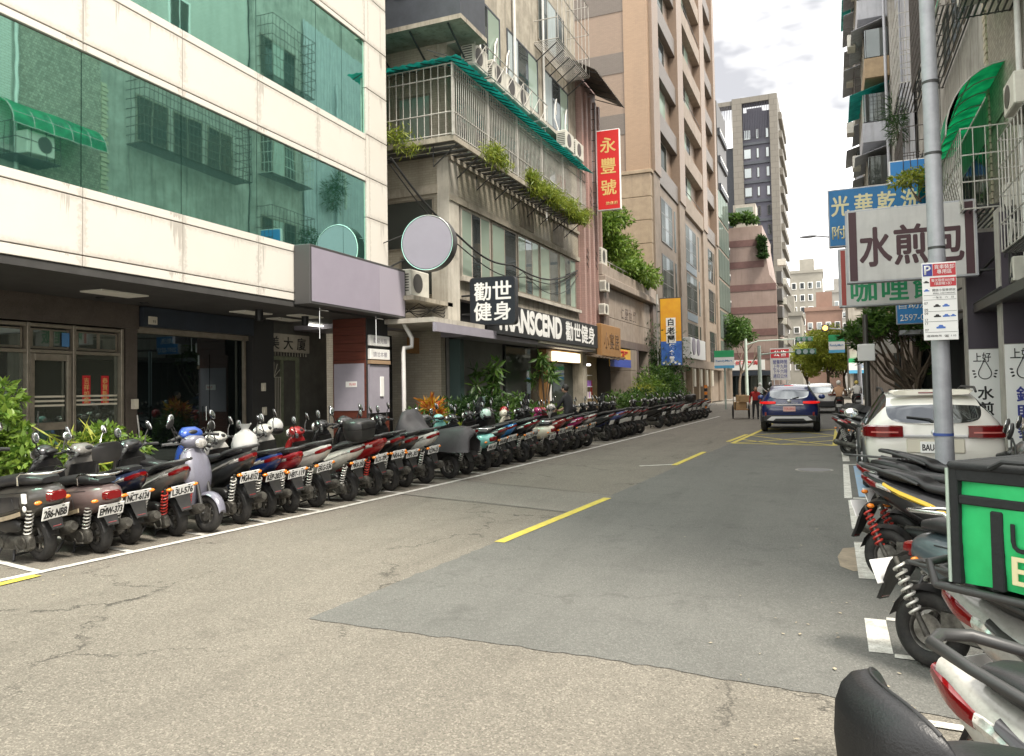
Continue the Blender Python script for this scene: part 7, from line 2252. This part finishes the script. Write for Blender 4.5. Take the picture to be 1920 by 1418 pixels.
MB().tube([(.07, 0, 1.03), (.11, .06, 1.07), (.16, .34, 1.10)], .012, 6).make('wiper', 'trimblack', HB, 60)
MB().ell((.085, 0, .885), (.02, .05, .05), 14, 8).make('round_badge', 'silvertrim', HB, 60)
sp2 = MB().loft(bodyloft([(.42, 1.40, 1.47, .50), (.50, 1.42, 1.485, .54), (.66, 1.44, 1.485, .52)], p=4)).make('roof_spoiler', 'carpaint', HB, 40); sp2.color = (.72, .68, .57, 1)
bx('brake_light', (.405, -.16, 1.425), (.425, .16, 1.445), 'redlens', HB)
# --- blue SUV driving away in the lane
SV = car('blue SUV with lit brake lamps driving away over the yellow box', (-1.30, 26.4, 0), R(91.5), (.012, .022, .10), hatch_rings(.91, 1.60, 4.46, 1.06, hood=1.02), GLASS, .91, (.88, 3.52), .36)
bx('lower_bumper', (.0, -.84, .34), (.2, .84, .58), 'trimblack', SV, .05)
MB().loft([[(-.015, y, z) for y, z in ((-.70, .42), (-.55, .54), (.55, .54), (.70, .42), (.5, .40), (.42, .47), (-.42, .47), (-.5, .40))], [(.05, y, z) for y, z in ((-.70, .42), (-.55, .54), (.55, .54), (.70, .42), (.5, .40), (.42, .47), (-.42, .47), (-.5, .40))]]).make('skid_plate', 'silvertrim', SV)
pl = bx('licence_plate', (.035, -.19, .70), (.055, .19, .86), 'pinkplate', SV, .006)
text('plate_number', 'TEA-0950', (.034, 0, .78), 'redpaper', pl, w=.32, h=.08, rot=(R(90), 0, R(-90)), ext=.001)
for s_ in (-1, 1):
    wrap_lamp(SV, 'tail_lamp', s_, [(.05, .42), (.045, .58), (.06, .74), (.14, .85), (.30, .905)], .94, 1.03, 'litred', .022, .4)
    bx('reflector', (.0, s_ * .70, .56), (.02, s_ * .76, .68), 'redlens', SV)
    MB().tube([(.7, s_ * .62, 1.57), (.9, s_ * .63, 1.64), (2.2, s_ * .63, 1.65), (2.5, s_ * .62, 1.58)], .02, 8).make('roof_rail', 'silvertrim', SV, 60)
    mi = MB().ell((3.0, s_ * 1.03, 1.12), (.07, .12, .085), 14, 8).make('door_mirror', 'carpaint', SV, 60); mi.color = (.025, .05, .20, 1)
bx('garnish', (.03, -.44, .90), (.07, .44, .93), 'silvertrim', SV, .008)
text('lettering', 'COROLLA CROSS', (.028, 0, .965), 'silvertrim', SV, w=.52, h=.035, rot=(R(90), 0, R(-90)), ext=.001)
MB().tube([(.07, -.1, 1.12), (.12, -.3, 1.16)], .012, 6).make('wiper', 'trimblack', SV, 60)
MB().ell((.04, 0, 1.04), (.015, .07, .05), 14, 8).make('oval_badge', 'silvertrim', SV, 60)
bx('roof_brake_light', (.33, -.14, 1.52), (.36, .14, 1.54), 'litred', SV)
# --- third car further on
WV = car('white SUV with dark rear window further along the lane', (-.62, 43.0, 0), R(90), (.70, .69, .66), hatch_rings(.92, 1.62, 4.5, 1.05, hood=1.02), GLASS, .92, (.88, 3.55), .36)
bx('lower_bumper', (.0, -.84, .34), (.2, .84, .66), 'trimblack', WV, .05)
bx('licence_plate', (.03, -.19, .74), (.055, .19, .90), 'plate', WV)
for s_ in (-1, 1): wrap_lamp(WV, 'tail_lamp', s_, [(.05, .42), (.045, .58), (.06, .74), (.14, .85), (.30, .905)], .94, 1.04, 'redlens', .022, .5)

# ------------------------------------------------------------------ things on and over the scooters
# green delivery bag strapped on the rack of the pale scooter
M['baggreen'] = mat('green bag fabric', (.02, .50, .15), .6, col2=(.015, .40, .115), scale=5, bump=.4, bscale=9)
M['bagblack'] = mat('black bag fabric', (.012, .014, .015), .8, bump=.3, bscale=60)
M['bagedge'] = mat('reflective piping', (.42, .52, .44), .4)
bag = thing('delivery_bag', 'green and black food delivery bag with lettering on the pale scooter', 'bag', (.70, 2.97, .935), R(-40))
w_, h_ = .235, .375
rb_ = np.random.default_rng(12); rings = []
for i in range(15):
    z = h_ * i / 14; k_ = .97 + .05 * math.sin(math.pi * i / 14); ring = []
    for k in range(40):
        side, f = divmod(k, 10); f = f / 10 * 2 - 1
        x, y = ((w_, f * w_), (-f * w_, w_), (-w_, -f * w_), (f * w_, -w_))[side]
        bul = .014 * (1 - f * f); nx, ny = ((1, 0), (0, 1), (-1, 0), (0, -1))[side]
        wr = .0045 * math.sin(f * 5 + i * .8 + side) * math.sin(i * .55 + f * 3) + rb_.normal() * .0012
        ring.append((x * k_ + nx * (bul + wr), y * k_ + ny * (bul + wr), z + .004 * math.sin(f * 4 + side)))
    rings.append(ring)
mb = MB(); mb.loft(rings)
mb.make('bag_body', 'baggreen', bag, 70)
bx('lid', (-w_ - .012, -w_ - .03, h_ + .002), (w_ + .012, w_ + .012, h_ + .018), 'bagblack', bag, .006)
MB().tube([(-.10, -w_ - .035, h_ + .01), (-.05, -w_ - .05, h_ + .035), (.05, -w_ - .05, h_ + .035), (.10, -w_ - .035, h_ + .01)], .008, 6).make('handle', 'bagblack', bag, 60)
def bagstrip(lo, hi, m_='bagblack'): bx('strap', lo, hi, m_, bag, .004)
e_ = -w_ - .024
bagstrip((-w_ - .006, e_ - .002, -.004), (-w_ + .022, e_ + .03, h_ + .004)); bagstrip((w_ - .022, e_ - .002, -.004), (w_ + .006, e_ + .03, h_ + .004))
bagstrip((-w_ - .004, e_, h_ - .04), (w_ + .004, e_ + .03, h_ + .012)); bagstrip((-w_ + .0225, e_, h_ - .115), (w_ - .0225, e_ + .02, h_ - .085))
bagstrip((-.112, e_ + .0005, .0), (-.074, e_ + .02, h_ - .126))
bagstrip((-w_ - .016, -w_, -.002), (-w_ + .01, w_, .05)); bagstrip((-w_ - .016, -w_, h_ - .05), (-w_ + .01, w_, h_ + .01))
MB().tube([(-w_ - .012, e_, .0), (-w_ - .012, e_, h_)], .006, 6).make('piping', 'bagedge', bag, 60)
MB().tube([(-w_, -w_ - .02, h_ + .01), (w_, -w_ - .02, h_ + .01), (w_, w_, h_ + .01), (-w_, w_, h_ + .01), (-w_, -w_ - .02, h_ + .01)], .014, 8).make('rim_tube', 'bagblack', bag, 60)
text('lettering', 'Uber', (.065, e_ - .004, .175), 'bagblack', bag, w=.22, h=.085, fat=.002, ext=0)
text('lettering', 'Eats', (.065, e_ - .004, .075), 'paleyellow', bag, w=.22, h=.085, fat=.002, ext=0)
rk = MB()
for y in (-.26, .0, .24): rk.tube([(-.30, y, -.02), (.30, y, -.02)], .014, 8)
for x in (-.30, .0, .30): rk.tube([(x, -.26, -.02), (x, .24, -.02)], .014, 8)
rk.tube([(-.3, -.26, -.02), (-.32, -.26, .05), (-.32, -.1, .05)], .014, 8)
rk.make('bag_frame', 'steel', bag, 60)
# ribbed backrest of the corner scooter: a curved pad, ribs across its outer side
M['ribbed'] = mat('ribbed black vinyl', (.012, .0125, .014), .42, bump=.15, bscale=220)
rings = []
for k in range(49):
    a = -1 + 2 * k / 48; e = max(.02, 1 - abs(a) ** 3.2) ** .5; yy = a * .175; bow = .05 * a * a
    cz, hz, hx = .115, .115 * (.35 + .65 * e), .062 * e + .012
    rb = .0022 * math.cos(k * math.pi); ring = []
    for j in range(16):
        b_ = 2 * math.pi * j / 16; cb, sb2 = math.cos(b_), math.sin(b_)
        ring.append((bow - .03 * e + hx * math.copysign(abs(cb) ** .8, cb) * (1.0 if cb < 0 else .55) + (rb if cb < -.3 else 0), yy, cz + hz * math.copysign(abs(sb2) ** .75, sb2)))
    rings.append(ring)
bko = MB().loft(rings).make('backrest', 'ribbed', R1S, 75)
bko.location = (-.43, 0, .80)
MB().tube([(rings[k][4][0] + .004, rings[k][4][1], rings[k][4][2] - .001) for k in range(2, 47, 2)], .0045, 6).make('piping', 'trimblack', bko, 60)
for s_ in (-1, 1): MB().tube([(.0, s_ * .07, .04), (.08, s_ * .07, -.02), (.25, s_ * .07, -.02)], .013, 8).make('backrest_post', 'steel', bko, 60)
# dark tarpaulin over a scooter in the left row
def tarp():
    r_ = np.random.default_rng(9)
    t = thing('covered_scooter', 'scooter under a dark grey tarpaulin in the left row', 'scooter', (wl_x(12.35) - .3, 12.35, 0), R(166))
    prof = [(-.58, .80, .14), (-.45, .92, .19), (-.2, .93, .26), (.2, .86, .28), (.5, .84, .28), (.75, 1.02, .32), (.9, 1.22, .36), (1.0, 1.20, .34), (1.2, .90, .26), (1.45, .55, .2)]
    rings = []
    for x, z, hw in prof:
        ring = []
        for k in range(17):
            f = k / 16 * 2 - 1; zz = z * (1 - .72 * abs(f) ** 3.0) ; yy = hw * (1.0 if abs(f) > .55 else abs(f) / .55) * (1 if f > 0 else -1) if True else 0
            yy = hw * math.copysign(min(1, abs(f) * 1.5) + .16 * max(0, abs(f) - .6), f)
            ring.append((x + r_.normal() * .012, yy + r_.normal() * .015, max(.50 if x < .4 else .30, zz * (1 if abs(f) < .66 else (1 - (abs(f) - .66) * 1.4)) + r_.normal() * .012)))
        rings.append(ring)
    rings = smooth_rings(rings, 3)
    mb = MB(); mb.loft(rings, cap=False, closed=False)
    o = mb.make('tarpaulin', mat('dark tarpaulin', (.045, .042, .045), .55, var=.35, scale=5, bump=.5, bscale=7), t, 70)
    sm = o.modifiers.new('thick', 'SOLIDIFY'); sm.thickness = .004
    for wx in (0, 1.27):
        w_ = link('wheel', ME['wheel'], None, t); w_.location = (wx, 0, .217); q = link('rim', ME['rim'], None, w_)
    link('rear_fender', ME['rfender'], None, t)
tarp()
# white plastic bag on a seat
pb = thing('plastic_bag', 'knotted white plastic bag standing on a scooter seat', 'plastic bag', (-6.9, 7.72, .83), R(20))
r_ = np.random.default_rng(4); rings = []
for z, q in ((0, .10), (.04, .16), (.12, .17), (.20, .145), (.26, .10), (.30, .045), (.33, .05), (.38, .075)):
    rings.append([(q * (1 + r_.normal() * .10) * math.cos(a), q * .8 * (1 + r_.normal() * .10) * math.sin(a), z + r_.normal() * .008) for a in np.linspace(0, 2 * math.pi, 15)[:-1]])
MB().loft(smooth_rings(rings, 2)).make('bag', sheet_plastic('white plastic film', (.72, .72, .70), .4), pb, 70)
for k, (hx, hy, hz, cl, lb) in enumerate(((-7.95, 9.55, 1.0, (.5, .5, .48), 'white helmet hung on a handlebar near the black top case'), (-7.7, 11.0, .98, (.012, .012, .014), 'black helmet hung on a handlebar before the tarpaulin'), (-7.55, 17.6, .95, (.30, .012, .015), 'red helmet resting on a scooter near the ivory one'))):
    h2 = thing('open_helmet', lb, 'helmet', (hx, hy, hz), k)
    MB().ell((0, 0, .08), (.13, .12, .13), 16, 10).make('shell', mat('helmet shell %d' % k, cl, .25, coat=.5), h2, 60)
    MB().ell((.03, 0, .02), (.11, .115, .07), 14, 8).make('lining', 'ink', h2, 60)
hm = thing('open_helmet', 'pale mint helmet left on a scooter in the middle of the left row', 'helmet', (-7.15, 15.6, .95), 0)
MB().ell((0, 0, .08), (.13, .12, .13), 16, 10).make('shell', mat('mint shell', (.45, .62, .54), .3, coat=.5), hm, 60)
MB().ell((.03, 0, .02), (.11, .115, .07), 14, 8).make('lining', 'ink', hm, 60)
# ------------------------------------------------------------------ people
def person(label, loc, rz, J, cols, hair=(.02, .018, .016), sc=1.0, hat=None, extra=None):
    """J: joints of a posed figure in metres; one skinned body, coloured by garment"""
    t = thing('person', label, 'person', loc, R(rz))
    t.scale = (sc, sc, sc)
    names = list(J); idx = {n_: i for i, n_ in enumerate(names)}
    rad = dict(pelvis=.125, waist=.115, chest=.135, neck=.05, head0=.06, ls=.065, le=.045, lw=.034, lh=.036, rs=.065, re=.045, rw=.034, rh=.036, lhip=.085, lk=.062, la=.045, lt=.042, rhip=.085, rk=.062, ra=.045, rt=.042)
    E_ = [('pelvis', 'waist'), ('waist', 'chest'), ('chest', 'neck'), ('neck', 'head0'), ('chest', 'ls'), ('ls', 'le'), ('le', 'lw'), ('lw', 'lh'), ('chest', 'rs'), ('rs', 're'), ('re', 'rw'), ('rw', 'rh'), ('pelvis', 'lhip'), ('lhip', 'lk'), ('lk', 'la'), ('la', 'lt'), ('pelvis', 'rhip'), ('rhip', 'rk'), ('rk', 'ra'), ('ra', 'rt')]
    me = bpy.data.meshes.new('body'); me.from_pydata([J[n_] for n_ in names], [(idx[a], idx[b_]) for a, b_ in E_], []); me.update()
    o = bpy.data.objects.new('tmp', me); COL.objects.link(o)
    o.modifiers.new('skin', 'SKIN'); sv = me.skin_vertices[0].data
    for n_ in names:
        sv[idx[n_]].radius = (rad[n_], rad[n_]); sv[idx[n_]].use_root = n_ == 'pelvis'
    ss = o.modifiers.new('s', 'SUBSURF'); ss.levels = 2; ss.render_levels = 2
    ev = bpy.data.meshes.new_from_object(o.evaluated_get(bpy.context.evaluated_depsgraph_get()))
    bpy.data.objects.remove(o)
    for m_ in cols: ev.materials.append(m_)            # top, trousers, skin, shoes
    limb = {'top': [('waist', 'chest'), ('chest', 'neck'), ('ls', 'le'), ('rs', 're'), ('chest', 'ls'), ('chest', 'rs')] + ([('le', 'lw'), ('re', 'rw')] if extra == 'long' else []),
            'leg': [('pelvis', 'waist'), ('pelvis', 'lhip'), ('pelvis', 'rhip'), ('lhip', 'lk'), ('lk', 'la'), ('rhip', 'rk'), ('rk', 'ra')],
            'skin': [('neck', 'head0'), ('lw', 'lh'), ('rw', 'rh')] + ([] if extra == 'long' else [('le', 'lw'), ('re', 'rw')]), 'shoe': [('la', 'lt'), ('ra', 'rt')]}
    def dist(p, a, b_):
        a, b_ = Vector(a), Vector(b_); d = b_ - a; tt = max(0, min(1, (p - a).dot(d) / max(d.length_squared, 1e-9))); return (p - a - d * tt).length
    for p in ev.polygons:
        best = min(((dist(p.center, J[a], J[b_]) / (rad[a] + rad[b_]), k) for k, (nm, seg) in enumerate(limb.items()) for a, b_ in seg))
        p.material_index = best[1]; p.use_smooth = True
    b = link('body', ev, cols[0], t)
    h = Vector(J['head0']) + (Vector(J['head0']) - Vector(J['neck'])).normalized() * .09
    hd = MB(); hd.ell(h, (.088, .075, .115), 16, 12); hd.ell(h + Vector((.09, 0, -.01)), (.018, .014, .024), 8, 6)
    for s_ in (-1, 1): hd.ell(h + Vector((-.005, s_ * .076, -.01)), (.02, .012, .03), 8, 6)
    ho = hd.make('head', cols[2], t, 60)
    for s_ in (-1, 1): MB().ell(h + Vector((.082, s_ * .028, .012)), (.008, .012, .008), 8, 6).make('eye', 'ink', ho, 60)
    MB().ell(h + Vector((.08, 0, -.055)), (.008, .022, .007), 8, 6).make('mouth', 'redpaper', ho, 60)
    if hat is None:
        MB().ell(h + Vector((-.018, 0, .025)), (.092, .086, .108), 16, 10).make('hair', mat('hair %d' % (hair[0] * 1000), hair, .6), t, 60)
    else:
        MB().ell(h + Vector((-.008, 0, .035)), (.118, .108, .115), 16, 10).make('helmet', hat, t, 60)
    for hn, wn in (('lh', 'lw'), ('rh', 'rw')):        # fingers and thumb rooted in the palm
        p0 = Vector(J[hn]); d = (p0 - Vector(J[wn])).normalized(); e = d.cross(Vector((0, 0, 1)))
        e = e.normalized() if e.length > .1 else Vector((0, 1, 0))
        fg = MB()
        for k in range(4):
            q = p0 + e * (.011 * (2 * k - 3)); L = (.055, .065, .06, .048)[k]
            fg.tube([q, q + d * L * .6, q + d * L * .8 + Vector((0, 0, -.025))], [.009, .008, .006], 6)
        fg.tube([p0 - e * .03, p0 - e * .05 + d * .025, p0 - e * .045 + d * .05], [.01, .009, .007], 6)
        fg.make('fingers', cols[2], t, 60)
    return t
skin = mat('skin', (.48, .30, .21), .5); shoe = mat('dark shoe', (.03, .03, .03), .6)
red = mat('red jacket', (.50, .03, .03), .7, var=.3, scale=12); blk = mat('black cloth', (.02, .02, .022), .8)
WALK = dict(pelvis=(0, 0, .86), waist=(.05, 0, 1.0), chest=(.14, 0, 1.22), neck=(.19, 0, 1.36), head0=(.24, 0, 1.42), ls=(.14, .17, 1.29), le=(.05, .24, 1.03), lw=(.12, .22, .84), lh=(.16, .21, .80), rs=(.14, -.17, 1.29), re=(.02, -.25, 1.04), rw=(.05, -.26, .84), rh=(.08, -.26, .79),
            lhip=(.0, .09, .82), lk=(.16, .10, .46), la=(.10, .10, .08), lt=(.23, .10, .035), rhip=(0, -.09, .82), rk=(.02, -.10, .45), ra=(-.22, -.10, .10), rt=(-.10, -.10, .035))
person('person in a red jacket and dark trousers walking beside a handcart', (-3.25, 36.6, .0), -80, WALK, [red, blk, skin, shoe], (.05, .03, .025), .93, extra='long')
ct = thing('handcart', 'laden handcart with brown boxes beside the person in red', 'cart', (-3.95, 37.2, 0), R(-80))
bx('deck', (-.6, -.32, .42), (.6, .32, .47), 'timber', ct, .01)
for s_ in (-1, 1):
    w_ = MB().torus_y((-.1, s_ * .36, .32), .28, .04, .03, 24, 8).make('wheel', 'rubber', ct, 60)
    MB().tube([(-.6, s_ * .3, .47), (-.6, s_ * .3, 1.2)], .015, 6).make('post', 'steel', ct, 60)
    MB().tube([(.6, s_ * .3, .45), (1.1, s_ * .28, .85)], .016, 6).make('shaft', 'steel', ct, 60)
M['carton'] = mat('brown carton', (.40, .26, .13), .8, var=.2, scale=6)
for k, (a, b_, c) in enumerate(((-.55, -.3, .47), (-.05, -.28, .47), (-.4, -.2, .80), (.1, -.1, .78))):
    bx('carton', (a, b_, c), (a + .45, b_ + .5, c + .31), 'carton', ct, .01)
RIDE = dict(pelvis=(0, 0, .86), waist=(.02, 0, 1.0), chest=(.06, 0, 1.24), neck=(.08, 0, 1.40), head0=(.10, 0, 1.46), ls=(.06, .18, 1.31), le=(.28, .27, 1.12), lw=(.52, .29, 1.02), lh=(.58, .29, 1.01), rs=(.06, -.18, 1.31), re=(.28, -.27, 1.12), rw=(.52, -.29, 1.02), rh=(.58, -.29, 1.01),
            lhip=(.05, .10, .84), lk=(.46, .16, .74), la=(.50, .14, .40), lt=(.64, .14, .36), rhip=(.05, -.10, .84), rk=(.46, -.16, .74), ra=(.50, -.14, .40), rt=(.64, -.14, .36))
def rider(slabel, plabel, x, y, hd, col, topm, hatm, grp='riders in traffic'):
    scooter(x, y, hd, col, slabel, near=False, group='moving scooters beyond the junction box', lean=0, col2=BLACK)
    c, s_ = math.cos(R(hd)), math.sin(R(hd))
    person(plabel, (x + c * .24, y + s_ * .24, .02), hd, RIDE, [topm, blk, skin, shoe], hat=hatm)
rider('moving scooter ridden away beside the white SUV', 'rider in a tan shirt and pale helmet beside the white SUV', .28, 38.0, 90, BLACK, mat('tan shirt', (.50, .30, .18), .8), mat('pale helmet', (.70, .68, .62), .3))
rider('scooter ridden near the right corner post', 'rider in a white top near the right corner', 1.3, 47.0, 95, DGREY, mat('white shirt', (.70, .68, .64), .8), mat('yellow helmet', (.62, .48, .10), .3))
rider('scooter crossing at the junction on the left', 'rider in a pale coat at the left side of the junction', -5.0, 58.0, 60, BLACK, mat('pale coat', (.66, .66, .64), .8), mat('white helmet', (.75, .75, .73), .3))
SIT = {k: (v[0], v[1], v[2]) for k, v in RIDE.items()}
SIT.update(le=(.22, .22, 1.05), lw=(.36, .10, .96), lh=(.41, .06, .95), re=(.22, -.22, 1.05), rw=(.36, -.10, .96), rh=(.41, -.06, .95))
person('person in a black shirt seated on a scooter before the lit shelf', (wl_x(19.4) - .36 - .3, 19.5, .02), 166, SIT, [blk, blk, skin, shoe], sc=1.0)
bpy.data.objects.remove(_fo)
